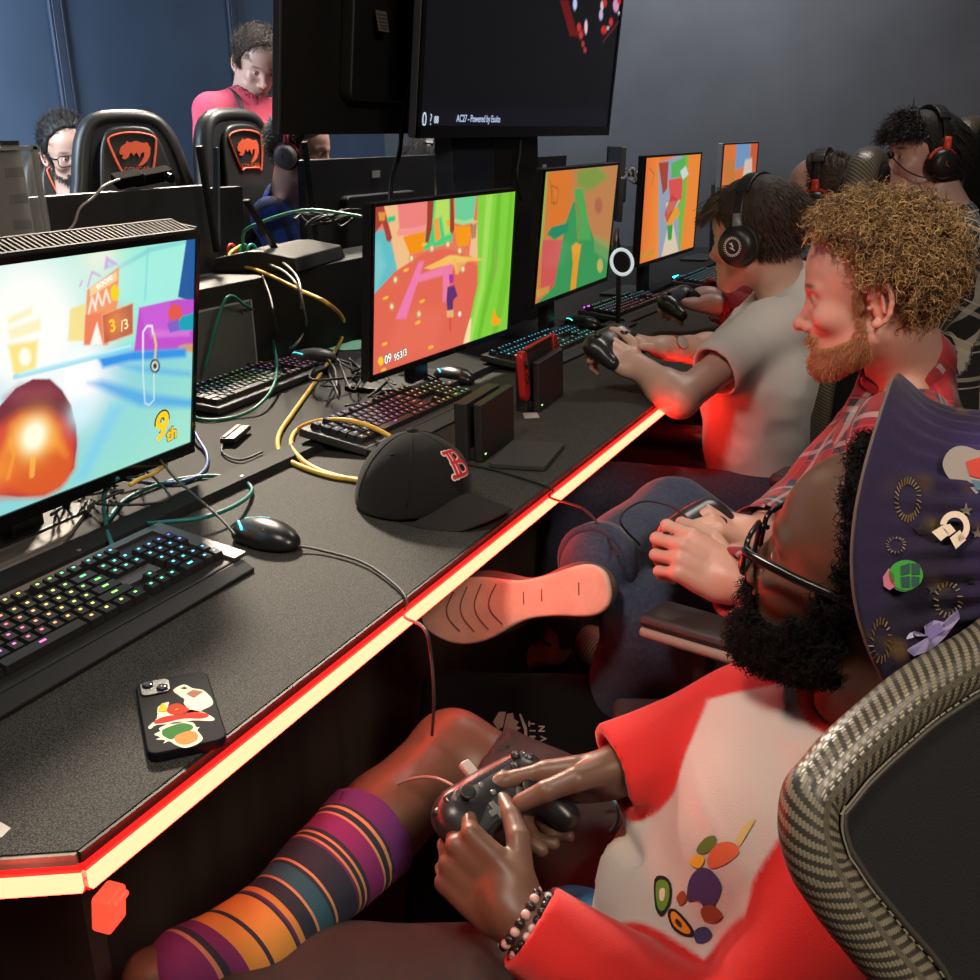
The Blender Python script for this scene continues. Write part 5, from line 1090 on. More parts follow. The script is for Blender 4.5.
def hair_cap(name, HM, sc, prims, res, mt, parent, amp=.002, freq=120, seed=1, col=None):
    P = tr(prims, HM, sc); V, F = mesh_sdf(P, res, lambda q: amp*wav(q, freq, seed)+amp*.6*wav(q, freq*2.2, seed+3)); V = smooth_mesh(V, F, 1)
    return link_mesh(name, V, F, mt, parent, True, col=None if col is None else np.tile(col, (len(V), 1)))
def headset(HM, sc, side, label, cupc=None, ringc=None, mic=False, loc=None, mark=None, w=.086, cs=1.12):
    """over-ear headset worn on a head"""
    rt = empty('headset', ap(HM, [0, 0, .1])[0], label=label, cat='headset')
    cm = cupc or mat('headset_black', (.014, .014, .015), .4); rm = ringc or cm
    for s in (-1, 1):
        C = ap(HM, A3(-.004, s*w, -.014)*sc)[0]; n = HM[:3, :3]@A3(0, s, .0); B = frame(n, HM[:3, 2], C) @ np.diag([cs, cs, 1, 1])
        mb = MB(); mb.T = B; mb.lathe([(.0, -.012), (.030*sc, -.012), (.036*sc, -.006), (.036*sc, .004), (.030*sc, .008), (0, .008)], 26); mb.obj('ear_cushion', mat('cushion', (.012, .012, .012), .7), rt, True, smooth='auto')
        mb = MB(); mb.T = B; mb.lathe([(.0, .006), (.033*sc, .006), (.0345*sc, .012), (.030*sc, .026), (.020*sc, .030), (0, .031)], 26); cup = mb.obj('ear_cup', cm, rt, True, smooth='auto')
        if mark == 'teeth':
            mb = MB(); mb.T = B
            for k in range(28):
                a = 2*pi*k/28; mb.box((.0150*cos(a), .0150*sin(a), .0315), (.0032, .0013, .0012), euler(0, 0, degrees_(a)))
            mb.tube([(.0132*cos(a), .0132*sin(a), .0313) for a in np.linspace(0, 2*pi, 25)[:-1]], .0006, 4, closed=True)
            mb.tube([(-.006, -.004, .0318), (-.001, .005, .0318), (.001, -.002, .0318), (.006, .005, .0318)], .0011, 4); mb.tube([(-.003, -.001, .0318), (.007, .001, .0318)], .0009, 4)
            mb.obj('emblem', mat('logo_white', (.6, .6, .6), .5), cup, True)
        if ringc:
            pts = [(.037*cos(a), .037*sin(a), .004) for a in np.linspace(radians(-75), radians(75), 16)]; mb = MB(); mb.T = B; mb.tube(pts, .0045, 7); mb.tube([(.037, 0, .004), (.062, 0, -.002)], .0065, 6); mb.obj('ring', rm, rt, True, smooth=True)
            mb = MB(); mb.T = B; mb.tube([(-.006, -.005, .0315), (0, .004, .0315), (.008, .002, .0315)], .0012, 4); mb.obj('emblem', rm, cup, True)
    pts = []
    for a in np.linspace(0, pi, 22): pts.append(ap(HM, A3(-.006, (w+.008)*cos(a), .012+.120*sin(a)**.85)*sc)[0])
    P = np.array(pts); mb = MB(); fx = HM[:3, 0]
    for i in range(len(P)-1):
        u = U(P[i+1]-P[i]); T = frame(u, fx, (P[i]+P[i+1])/2); mb.T = T; wd = .017 if 4 < i < 16 else .010
        mb.box((0, 0, 0), (wd*2, .012 if 4 < i < 16 else .006, np.linalg.norm(P[i+1]-P[i])*1.15))
    mb.T = None; mb.obj('headband', mat('headset_black', (.014, .014, .015), .4), rt, True, bevel=.003)
    mb = MB()
    for s in (-1, 1): mb.T = None; mb.tube([ap(HM, A3(-.006, s*(w+.010), z)*sc)[0] for z in (.005, .03, .055)], [.006, .0065, .005], 8, flat=1.8)
    mb.obj('slider', ringc or mat('grey_slider', (.14, .15, .17), .35), rt, True, smooth=True)
    if mic:
        s = mic; mb = MB(); mb.tube(spline([ap(HM, A3(*q)*sc)[0] for q in ((.005, s*.105, -.035), (.04, s*.10, -.05), (.085, s*.075, -.035), (.118, s*.045, .0))], 6), .0022, 6); mb.ell(ap(HM, A3(.120, s*.043, .003)*sc)[0], (.011, .011, .011)); mb.obj('microphone', BLK, rt, True, smooth=True)
    return rt
def half(n, p):
    n = U(n); p = np.asarray(p, float); return Pr('bx', .010, 's', r=np.array([.3, .3, .15]), rr=.004, M=frame(n, (0, 1, .01), p+n*.15))
def degrees_(a): return a*180/pi
# ------------------------------------------------------------------ game controller
def controller(M, label, mt=None, detail=True, cable_=True):
    """M: x to the player's right, y towards the triggers, z out of the face"""
    rt = empty('game_controller', M=BM(M), label=label, cat='game controller')
    P = [bx((0, .008, 0), (.060, .030, .0150), .0145, k=.015), rc((-.050, .010, -.002), (-.062, -.045, -.008), .023, .016, k=.02), rc((.050, .010, -.002), (.062, -.045, -.008), .023, .016, k=.02), el((0, .016, .0), (.073, .028, .019), k=.015), el((0, -.075, 0), (.036, .05, .03), k=.02, op='s')]
    V, F = mesh_sdf(P, .0028); V = smooth_mesh(V, F, 2); link_mesh('shell', V, F, mt or mat('controller_black', (.018, .018, .020), .3), rt)
    if not detail:
        mb = MB()
        for x, y in ((-.042, .018), (.020, -.012)): mb.lathe([(.0, 0), (.007, 0), (.005, .010), (.009, .013), (0, .014)], 14, euler(o=(x, y, .015)))
        mb.obj('thumb_stick', BLK, rt, smooth='auto'); return rt
    Z0 = .0035; fp = mat('smoky_face', (.035, .037, .040), .15, coat=.6); mb = MB(); mb.T = np.eye(4)
    V, F = mesh_sdf([bx((0, .007, .0160), (.060, .027, .0040), .004, k=.004), bx((0, -.030, .0125), (.030, .008, .01), .004, op='s', k=.01)], .0018); V = smooth_mesh(V, F, 1); link_mesh('face_plate', V, F, fp, rt)
    st = mat('stick_black', (.010, .010, .010), .45); rg = mat('stick_ring', (.12, .12, .12), .25)
    for x, y in ((-.042, .019), (.022, -.010)):
        mb = MB(); mb.lathe([(.0, 0), (.0125, 0), (.0125, .0025), (.0105, .0032), (.0, .0015)], 22, euler(o=(x, y, .0192))); r_ = mb.obj('stick_socket', rg, rt, smooth='auto')
        mb = MB(); mb.lathe([(.0, 0), (.0065, 0), (.0045, .008), (.0085, .0105), (.0088, .0125), (.0065, .0135), (0, .0128)], 22, euler(o=(x, y, .0199))); mb.obj('thumb_stick', st, rt, smooth='auto')
    for k, (dx, dy) in enumerate(((0, .0105), (0, -.0105), (.0105, 0), (-.0105, 0))):
        mb = MB(); mb.lathe([(0, 0), (.0052, 0), (.0050, .0035), (.004, .0042), (0, .0043)], 16, euler(o=(.043+dx, .021+dy, .0192))); b = mb.obj('button', st, rt, smooth='auto')
        t_ = text_obj('letter', 'XBAY'[k], .006, euler(o=(.043+dx, .021+dy, .0238)), mat('letter_grey', (.4, .4, .4), .5), b, depth=.0001)
    for x, y in ((-.016, .022), (.016, .022), (-.010, .009), (.010, .009)):
        mb = MB(); mb.lathe([(0, 0), (.0034, 0), (.0032, .0018), (0, .002)], 14, euler(o=(x, y, .0194))); mb.obj('small_button', rg, rt, smooth='auto')
    mb = MB(); c = (-.022, -.010, .0210); mb.box(c, (.021, .0068, .0045)); mb.box(c, (.0068, .021, .0046)); mb.obj('direction_pad', rg, rt, bevel=.0008)
    for s in (-1, 1): mb = MB(); mb.T = euler(0, 0, s*-14); mb.box((s*.044, .040, .004), (.042, .012, .014)); mb.obj('shoulder_button', st, rt, bevel=.004)
    if cable_:
        mb = MB(); mb.box((0, .050, .0), (.013, .024, .009)); mb.obj('cable_connector', mat('connector_pale', (.40, .36, .34), .4), rt, bevel=.0025)
    return rt
# ------------------------------------------------------------------ the man in the purple hat (nearest)
def mkJ(**k): return {a: np.array(b, float) for a, b in k.items()}
J = mkJ(pe=at(640, 905, 1.27), wa=(-.225, .955, .50), ch=(-.13, .975, .62), nk=(-.045, .965, .742), sR=(-.145, 1.125, .668), sL=(-.02, .835, .668),
        eR=at(752, 730, 1.14), wR=at(634, 765, 1.12), eL=at(722, 1062, .97), wL=at(520, 918, 1.0), hR=(-.25, 1.03, .42), hL=(-.25, .83, .41),
        kR=at(452, 752, 1.31), aR=at(258, 940, 1.06), tR=at(150, 975, 1.02), kL=(-.60, .66, .44), aL=(-.63, .64, .10), tL=(-.77, .67, .05))
HMA = head_frame(at(876, 577, .955), 82, 12, 0)
CC = at(500, 806, 1.10); CR_ = U((.30, .93, -.10)); CN = U(A3(.42, -.16, .89)); CM = frame(CN, CR_, CC)
SKA = (.125, .062, .038)
hR = hand_frame(J['wR'], at(545, 783, 1.13)-J['wR'], (.0, .80, .60), 'R')
hL = hand_frame(J['wL'], at(448, 850, 1.04)-J['wL'], (-.50, -.62, .60), 'L')
GR = [(4, 14, 12), (40, 62, 40), (38, 70, 48), (42, 72, 48)]
GL = [(50, 62, 40), (54, 66, 42), (56, 66, 42), (57, 64, 42)]
THR = [(.80, .52, -.30), (.97, .10, -.22), (.97, -.10, -.20)]
THL = [(.70, .60, -.42), (.80, .22, -.60), (.78, .05, -.62)]
pa = person('hatman', J, HMA, 'person in a purple hat and red and white shirt, reclining with a controller', SKA, res=.0055, hres=.0024, hands=[(hR, 'R', GR, THR, 1.06), (hL, 'L', GL, THL, .98)], handres=.002,
            lipc=(.11, .045, .035), head_kw=dict(brow=1.15, nose=1.0, ears=False))
controller(CM, 'black wired controller with a smoky face, held by the person in the purple hat')
# shirt: white body, red raglan sleeves
RED_, WHT_ = np.array((.62, .012, .010)), np.array((.62, .55, .50))
bl = [rcx(J['pe'], J['wa'], .108, .100, 1.5, J['hL']-J['hR'], .03), rcx(J['wa'], J['ch'], .100, .120, 1.42, J['sL']-J['sR'], .03), rcx(J['ch'], .55*J['nk']+.45*J['ch'], .120, .085, 1.5, J['sL']-J['sR'], .03),
      rc(J['nk'], J['sL'], .055, .060, .03), rc(J['nk'], J['sR'], .055, .060, .03)]
def sleeve(J, s, r=(.060, .052, .038), end=1.0):
    w = J['e'+s]+(J['w'+s]-J['e'+s])*end; return [rc(J['s'+s], J['e'+s], r[0], r[1], .025), rc(J['e'+s], w, r[1], r[2], .02)], w
slR, cR = sleeve(J, 'R', (.062, .060, .050), 1.18); slL, cL = sleeve(J, 'L', (.062, .058, .044), .95)
def dseg(V, a, b): t = seg_t(V, a, b); return np.linalg.norm(V-(a+t[:, None]*(b-a)), axis=1)
def colA(V):
    S = np.full(len(V), -1.)
    for s in 'LR':
        dU_, dF_ = dseg(V, J['s'+s], J['e'+s])-.068, dseg(V, J['e'+s], J['w'+s])-.066
        lat = (V-J['nk'])@U(J['s'+s]-J['nk']); up = (V-J['ch'])@U(J['nk']-J['ch']); tu = ((V-J['s'+s])@(J['e'+s]-J['s'+s]))/np.linalg.norm(J['e'+s]-J['s'+s])
        line = lat-(.035 if s == 'R' else .105)-np.clip(.115-up, 0, .2)*.75; dT_ = dseg(V, J['wa'], J['ch'])-.118
        S = np.maximum(S, np.minimum(np.minimum(-dU_, np.maximum(line, tu-.12)), dT_-dU_)); S = np.maximum(S, np.minimum(-dF_, dT_-dF_)); S = np.maximum(S, np.minimum(line, up+.02))
    S = np.maximum(S, .082-np.linalg.norm(V-J['nk']-U(HMA[:3, 3]-J['nk'])*.03, axis=1))
    f = np.clip(.5+S/.004, 0, 1)[:, None]; return WHT_*(1-f)+RED_*f
nkd = U(ap(HMA, [-.012, 0, -.06])[0]-J['nk'])
garment('shirt', bl+slR+slL+hem(J['nk']+nkd*.030, nkd, .066, depth=.02, big=1.3)+hem(cR, J['wR']-J['eR'], .053, .017, depth=.012)+hem(cL, J['wL']-J['eL'], .047, .011, depth=.035)+hem(J['pe']+A3(-.055, -.01, -.0), J['pe']-J['wa'], .165, .012, big=1.1), .0042, pa,
        vmat('shirt_cotton', .85, bump=.25, bscale=600, sheen=.2), colA, 4, .0042, 34, sm=2)
# trousers, knee-length, dark
PANT = mat('dark_trousers', (.032, .021, .019), .8, bump=.3, bscale=500, noise=.2, nscale=20)
hp_ = [rcx(J['pe'], J['pe']+A3(.03, 0, .03), .112, .105, 1.45, J['hL']-J['hR'], .03), rc(J['hR'], J['kR']-(J['kR']-J['hR'])*.10, .088, .061, .03), rc(J['hL'], J['kL'], .092, .082, .03), rc(J['kL'], J['aL'], .078, .06, .02)]
garment('trousers', hp_+hem(J['kR']-(J['kR']-J['hR'])*.13, J['kR']-J['hR'], .063, .008, big=1.5), .0055, pa, PANT, None, 7, .005, 26)
# striped sock on the raised right leg
def sock_col(V):
    t = ((V-J['kR'])@(J['aR']-J['kR']))/((J['aR']-J['kR'])@(J['aR']-J['kR'])); t = np.clip((t-.44)/.56, 0, 1.3)
    pur, pk, nv, or_, tl, ye = (.11, .018, .13), (.22, .02, .14), (.02, .025, .045), (.62, .28, .12), (.03, .12, .17), (.62, .26, .05)
    return None
SB = [(0, (.11, .018, .13)), (.15, (.02, .025, .045)), (.172, (.55, .26, .12)), (.19, (.02, .025, .045)), (.225, (.55, .26, .12)), (.24, (.20, .02, .13)), (.36, (.02, .025, .045)), (.385, (.55, .26, .12)), (.40, (.02, .025, .045)), (.425, (.50, .24, .10)), (.44, (.12, .02, .10)), (.455, (.02, .025, .045)), (.60, (.55, .26, .12)), (.615, (.02, .025, .045)), (.635, (.02, .09, .13)), (.735, (.55, .26, .12)), (.75, (.02, .025, .045)), (.835, (.55, .24, .05)), (.87, (.09, .02, .10)), (.885, (.02, .025, .045)), (.90, (.58, .26, .05)), (1.04, (.02, .025, .045)), (1.06, (.58, .26, .05)), (1.14, (.15, .02, .12)), (1.2, (.02, .025, .045)), (1.23, (.45, .2, .12)), (1.25, (.16, .02, .12))]
SKM = bpy.data.materials.new('sock_knit'); SKM.use_nodes = True; nt = SKM.node_tree; b = nt.nodes['Principled BSDF']; b.inputs['Roughness'].default_value = .9
a_ = nt.nodes.new('ShaderNodeAttribute'); a_.attribute_name = 'guv'; sp = nt.nodes.new('ShaderNodeSeparateXYZ'); nt.links.new(a_.outputs['Vector'], sp.inputs[0])
rp = nt.nodes.new('ShaderNodeValToRGB'); cr = rp.color_ramp; cr.interpolation = 'CONSTANT'; dv = nt.nodes.new('ShaderNodeMath'); dv.operation = 'DIVIDE'; dv.inputs[1].default_value = 1.3
nt.links.new(sp.outputs[0], dv.inputs[0]); nt.links.new(dv.outputs[0], rp.inputs[0])
cr.elements[0].position = 0; cr.elements[0].color = (*SB[0][1], 1); cr.elements[1].position = SB[1][0]/1.3; cr.elements[1].color = (*SB[1][1], 1)
for p_, c_ in SB[2:]: e_ = cr.elements.new(p_/1.3); e_.color = (*c_, 1)
nt.links.new(rp.outputs[0], b.inputs['Base Color'])
k44 = J['kR']+(J['aR']-J['kR'])*.47; ft = J['tR']
garment('sock', [rc(k44, J['aR'], .060, .044, .02), rc(J['aR'], J['aR']+(ft-J['aR'])*.7, .042, .036, .02)]+hem(k44, J['kR']-J['aR'], .058, .005, depth=.02, big=1.3), .0032, pa, SKM, None, 3, .0015, 60, sm=1, bones=[(k44, J['kR']+(J['aR']-J['kR'])*1.12, 0, (0, 0, 1))])
sk_ = [c for c in pa.children if c.name.startswith('sock')][0].data; ga = sk_.attributes['guv']; buf = np.zeros(len(ga.data)*3, dtype=np.float32); ga.data.foreach_get('vector', buf); buf[0::3] /= np.linalg.norm((J['aR']-J['kR'])*.56); ga.data.foreach_set('vector', buf)
# red shoe under the raised foot
sx = U(A3(-.86, -.42, -.2)); SHM = frame(U(A3(.10, -.75, .65)), sx, J['aR']+A3(-.005, -.012, -.052))
V, F = mesh_sdf(tr([el((.075, 0, 0), (.120, .043, .036), k=.02), el((-.02, 0, .012), (.05, .040, .042), k=.03), el((0, 0, .055), (.045, .032, .034), k=.006, op='s')], SHM), .0038); V = smooth_mesh(V, F, 2)
sh = link_mesh('shoe', V, F, mat('red_shoe', (.62, .035, .022), .5, bump=.2, bscale=200), pa, True); tag(sh, 'red low shoe')
V, F = mesh_sdf(tr([el((.075, 0, -.036), (.125, .046, .012), k=.01), el((-.02, 0, -.034), (.052, .042, .012), k=.02)], SHM), .0045); link_mesh('sole', V, F, mat('sole_brown', (.09, .05, .04), .7, noise=.4, nscale=80), sh, True)
# bracelets on the left wrist
wd = U(J['wL']-J['eL']); B0 = frame(wd, (0, 0, 1), J['wL']-wd*.006)
for k_, (off, r, n, cs) in enumerate(((-.006, .0305, 22, ((.02, .015, .015), (.6, .5, .48))), (.006, .0295, 20, ((.55, .38, .36), (.015, .012, .012))))):
    gb = None
    for c_i in (0, 1):
        mb = MB(); mb.T = B0
        for i in range(n):
            if ((i//2 if k_ == 0 else i) % 2) == c_i: a = 2*pi*i/n; mb.ell((r*cos(a), r*sin(a), off), (.0048, .0048, .0048), None, 10, 8)
        o = mb.obj('bracelet' if c_i == 0 else 'pale_beads', mat('bead_%d%d' % (k_, c_i), cs[c_i], .3), pa if c_i == 0 else gb, True, smooth=True)
        if c_i == 0: gb = o
# blue waistband showing under the shirt
mb = MB(); q = [at(548, 900, 1.18), at(572, 897, 1.17), at(598, 903, 1.16), at(628, 915, 1.15)]
mb.tube(spline(q, 5), .020, 8, flat=.35); mb.obj('waistband', mat('blue_band', (.01, .18, .42), .7), pa, True, smooth=True)
cable('thin_cable', [at(600, 799, 1.2), at(609, 798, 1.2), at(616, 804, 1.19), at(618, 820, 1.19), at(606, 838, 1.21)], .0022, mat('pale_blue_cord', (.10, .35, .42), .5), 'thin pale blue cord on the lap of the hat wearer', 'cord')
# hair, beard
HA = HMA[:3, :3]@U(A3(-.89, 0, .45)); HC = ap(HMA, [-.034, 0, .030])[0]; HX = frame(HA, (0, 0, 1), HC)
HB = mat('black_hair', (.006, .005, .0048), .75, spec=.25)
surfA = head_prims(ears=False, eyes=False)
def hm(p): return (p[:, 0] > -.055) & (p[:, 0] < .022+.477*np.clip(p[:, 2]-.05, 0, 1)) & (p[:, 2] > -.02) & ((p[:, 0] < .012) | (p[:, 2] > .02))
R_, N_ = scalp(HMA, 1, 9000, hm, .0, 1, surfA); k_ = (R_-HC)@HA < -.016; R_, N_ = R_[k_], N_[k_]
def add_cap(name, HM, sc, surf, maskp, th, res, mt, parent, amp, freq, seed=1, col=None, k=.012):
    P = [Pr(q.kind, q.k, q.op, **{a: (b+th if a in ('r1', 'r2') else (b+th if a == 'r' else b)) for a, b in q.__dict__.items() if a not in ('kind', 'k', 'op', 'c', 'R')}) if q.op == 'u' else q for q in surf if q.op == 'u']
    return hair_cap(name, HM, sc, P+maskp, res, mt, parent, amp, freq, seed, col)
HAIRCUT = [half((.88, 0, -.42), (.024, 0, .05)), bx((.128, 0, -.030), (.100, .12, .105), .03, op='s', k=.012), bx((.11, 0, -.15), (.14, .12, .115), .03, op='s', k=.014), bx((0, 0, -.20), (.2, .12, .14), .03, op='s', k=.01), Pr('bx', .004, 's', r=np.array([.3, .3, .10]), rr=.01, M=np.linalg.inv(HMA)@HX@np.array(euler(o=(0, 0, .095))))]
hair_ = add_cap('hair', HMA, 1, surfA[:2], HAIRCUT, .008, .0032, HB, pa, .0018, 260, 2)
strands('hair_strands', R_+N_*.006, N_, .010, .0007, HB, hair_, m=7, curl=.003, cturn=1.5, g=0, seed=2, jit=.5)
def bm_(p): return ((p[:, 2] < .0) & (p[:, 0] > .006) & (p[:, 0] < .03) & (p[:, 2] > -.08)) | (p[:, 2] < -.036) & (p[:, 2] > -.125) & (p[:, 0] > .0+.0*p[:, 2]) & ~((np.abs(p[:, 1]) < .024) & (p[:, 2] > -.085) & (p[:, 2] < -.062) & (p[:, 0] > .08)) & ((p[:, 2] < -.060) | (p[:, 0] < .052) | ((p[:, 0] > .086) & (p[:, 2] < -.052)))
R_, N_ = scalp(HMA, 1, 6500, bm_, .0, 3, surfA)
bd = add_cap('beard', HMA, 1, [surfA[2], surfA[4], surfA[7], surfA[10]], [bx((.10, 0, -.010), (.16, .12, .052), .02, op='s', k=.012), el((.106, 0, -.071), (.018, .024, .010), op='s', k=.006), bx((-.1, 0, -.05), (.104, .12, .12), .02, op='s', k=.01)], .006, .0032, HB, pa, .002, 240, 5)
strands('beard_strands', R_+N_*.004, N_, .013, .0008, HB, bd, m=8, curl=.004, cturn=1.8, grav=HMA[:3, :3]@A3(.2, 0, -1), g=.5, seed=4, jit=.45)
# glasses
GM = mat('glasses_black', (.008, .008, .008), .2)
def glasses(HM, sc, parent, fm=GM, lens=True, w=.026, h=.019, r=.0022, temple=.100):
    g_ = None; mb = MB()
    for s in (-1, 1):
        C = A3(.108, s*.0335, -.002); B = frame((1, s*.12, -.08), (0, 0, 1), C)
        mb.T = HM @ np.diag([sc, sc, sc, 1]) @ B; mb.tube([(y, x, 0) for x, y in rrect(w*2, h*2, .011, 4)], r, 7, closed=True)
    mb.T = HM @ np.diag([sc, sc, sc, 1]); mb.tube([(.108, -.009, .004), (.111, 0, .007), (.108, .009, .004)], r, 6)
    g_ = mb.obj('glasses', fm, parent, True, smooth=True)
    for s in (-1, 1):
        mb = MB(); mb.T = HM @ np.diag([sc, sc, sc, 1]); mb.tube(spline([(.104, s*.061, .008), (.098, s*.073, .009), (.05, s*.079, .006), (.0, s*.0815, .004), (-.018, s*.080, -.012)], 5), r*1.25, 7, flat=1.4); mb.obj('temple_arm', fm, g_, True, smooth=True)
        if lens:
            B = frame((1, s*.12, -.08), (0, 0, 1), A3(.108, s*.0335, -.002)); mb = MB(); mb.T = HM @ np.diag([sc, sc, sc, 1]) @ B; mb.prism([(y, x) for x, y in rrect(w*2-.002, h*2-.002, .010, 4)], -.0006, .0006); mb.obj('lens', mat('lens_glass', (.9, .95, 1), .02, alpha=.12), g_, True)
    return g_
glasses(HMA, 1, pa, r=.0026)
# ------------------------------------------------------------------ decals laid on a curved surface
from mathutils.bvhtree import BVHTree
def bvh_of(objs):
    V = []; F = []
    for o in objs:
        M = np.array(basis_world(o)); me = o.data; v = np.zeros(len(me.vertices)*3); me.vertices.foreach_get('co', v); v = ap(M, v.reshape(-1, 3)); n = len(V); V += [Vector(x) for x in v]; F += [[i+n for i in p.vertices] for p in me.polygons]
    return BVHTree.FromPolygons(V, F)
def cast(bv, x, y, lift=.0012):
    d = U(ray(x, y)); h = bv.ray_cast(Vector(CAM), Vector(d)); 
    if h[0] is None: return None
    n = A3(*h[1]); n = -n if n@d > 0 else n
    return A3(*h[0])+n*lift
def decal(bv, poly, name, mt, parent, lift=.0012, n=5, smooth_=True):
    """polygon given in the photo, laid onto the surface it belongs to"""
    P = np.array(poly, float); c = P.mean(0)
    Q = spline(np.c_[P, np.zeros(len(P))], 3, True)[:, :2] if smooth_ else np.vstack([P[i]+(P[(i+1) % len(P)]-P[i])*k/4 for i in range(len(P)) for k in range(4)])
    rings = [c+(Q-c)*f for f in np.linspace(1, .12, n)]; V = []; ok = True
    for r_ in rings:
        for q in r_:
            p = cast(bv, q[0], q[1], lift)
            if p is None: return None
            V.append(p)
    m_ = len(Q); F = [[j*m_+i, j*m_+(i+1) % m_, (j+1)*m_+(i+1) % m_, (j+1)*m_+i] for j in range(n-1) for i in range(m_)]+[[(n-1)*m_+i for i in range(m_)]]
    return link_mesh(name, V, F, mt, parent, True)
def dm(c, rough=.8, **k): return mat('print_%d_%d_%d' % c, tuple(lin(c)), rough, **k)
bpy.context.view_layer.update()
shirtA = [c for c in pa.children if c.name.startswith('shirt')][0]
bv = bvh_of([shirtA])
PRN = [([(655, 880), (664, 876), (672, 884), (671, 903), (663, 916), (656, 908)], (30, 25, 20), 0), ([(657, 884), (664, 880), (670, 886), (669, 901), (663, 911), (658, 905)], (105, 150, 45), 1), ([(661, 890), (666, 889), (665, 900), (661, 900)], (225, 215, 190), 2),
       ([(668, 912), (676, 909), (692, 926), (694, 936), (682, 935), (672, 927)], (35, 22, 15), 0), ([(671, 914), (676, 912), (689, 927), (690, 933), (683, 932), (674, 925)], (235, 140, 30), 1), ([(677, 918), (682, 923), (681, 927), (676, 922)], (60, 35, 20), 2),
       ([(695, 930), (706, 926), (713, 934), (706, 942), (696, 942)], (60, 62, 110), 0),
       ([(690, 880), (700, 868), (712, 870), (722, 884), (718, 900), (708, 912), (700, 900), (688, 900)], (72, 60, 110), 0), ([(702, 908), (712, 904), (724, 914), (716, 921), (704, 918)], (150, 75, 45), 1), ([(677, 897), (684, 890), (688, 898), (681, 905)], (160, 80, 45), 1),
       ([(708, 860), (716, 845), (732, 842), (740, 852), (726, 864), (712, 868)], (220, 110, 70), 0), ([(737, 838), (748, 822), (756, 820), (748, 834), (740, 846)], (215, 190, 120), 1),
       ([(697, 850), (706, 838), (716, 836), (716, 846), (704, 854)], (95, 125, 50), 0), ([(690, 862), (698, 855), (706, 858), (700, 868)], (235, 190, 50), 1)]
for poly, c_, l_ in PRN: decal(bv, poly, 'shirt_print', dm(c_), shirtA, .0012+.0005*l_)
# ------------------------------------------------------------------ purple hat: pleated brim turned up against a soft crown
HA = HMA[:3, :3]@U(A3(-.89, 0, .45)); HC = ap(HMA, [-.034, 0, .030])[0]; HX = frame(HA, (0, 0, 1), HC)     # axis points to the crown's tip
prof = [(.160, -.004), (.166, .0), (.160, .006), (.140, .022), (.128, .042), (.123, .060), (.121, .072), (.124, .082), (.127, .11), (.121, .15), (.102, .20), (.068, .25), (.04, .285), (.0, .30)]
PS = spline(np.array([[r, z, 0] for r, z in prof]), 5); nP = len(PS); nA = 220
Vh = []
for i, (r, z, _) in enumerate(PS):
    for k in range(nA):
        a = 2*pi*k/nA; pl = np.clip((z-.0)/.05, 0, 1)*np.clip((.085-z)/.03, 0, 1) if z < .085 else 0
        rr = r+.0045*pl*abs(sin(a*22))**.6*0+ (.0035*pl*sin(a*44)) + .006*sin(a*3+1)*(z > .09)*min(1, (z-.09)/.05)+.012*max(0, 1-z/.05)*sin(a*2+.6)*.4
        zz = z+.010*sin(a*3+.5)*max(0, 1-z/.06)
        Vh.append([rr*cos(a), rr*sin(a), zz])
Vh = np.array(Vh); Fh = [[i*nA+k, i*nA+(k+1) % nA, (i+1)*nA+(k+1) % nA, (i+1)*nA+k] for i in range(nP-1) for k in range(nA)]
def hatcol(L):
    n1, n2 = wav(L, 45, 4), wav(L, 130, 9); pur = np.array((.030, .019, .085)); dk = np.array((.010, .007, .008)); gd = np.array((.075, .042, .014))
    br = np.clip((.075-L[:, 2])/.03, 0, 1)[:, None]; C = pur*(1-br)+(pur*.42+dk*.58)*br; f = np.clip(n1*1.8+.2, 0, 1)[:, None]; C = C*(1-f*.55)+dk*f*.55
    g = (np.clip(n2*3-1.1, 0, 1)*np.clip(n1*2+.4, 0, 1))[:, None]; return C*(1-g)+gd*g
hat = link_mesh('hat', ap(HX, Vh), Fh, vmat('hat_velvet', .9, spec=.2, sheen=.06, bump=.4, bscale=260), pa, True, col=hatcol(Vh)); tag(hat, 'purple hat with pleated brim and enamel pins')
Vi = Vh.copy(); Vi[:, :2] *= (1-.004/np.maximum(np.hypot(Vi[:, 0], Vi[:, 1]), .02))[:, None]; Vi[:, 2] -= .002
link_mesh('lining', ap(HX, Vi), Fh, mat('lining_dark', (.02, .015, .012), .8), hat, True)
rimP = [ap(HX, [[(.161+.012*sin(a*2+.6)*.4)*cos(a), (.161+.012*sin(a*2+.6)*.4)*sin(a), .010*sin(a*3+.5)-.003]])[0] for a in np.linspace(0, 2*pi, 90)[:-1]]
mb = MB(); mb.tube(rimP, .0026, 6, closed=True); mb.obj('brim_edge', mat('edge_tape', (.13, .10, .08), .7), hat, True, smooth=True)
bh = bvh_of([hat])
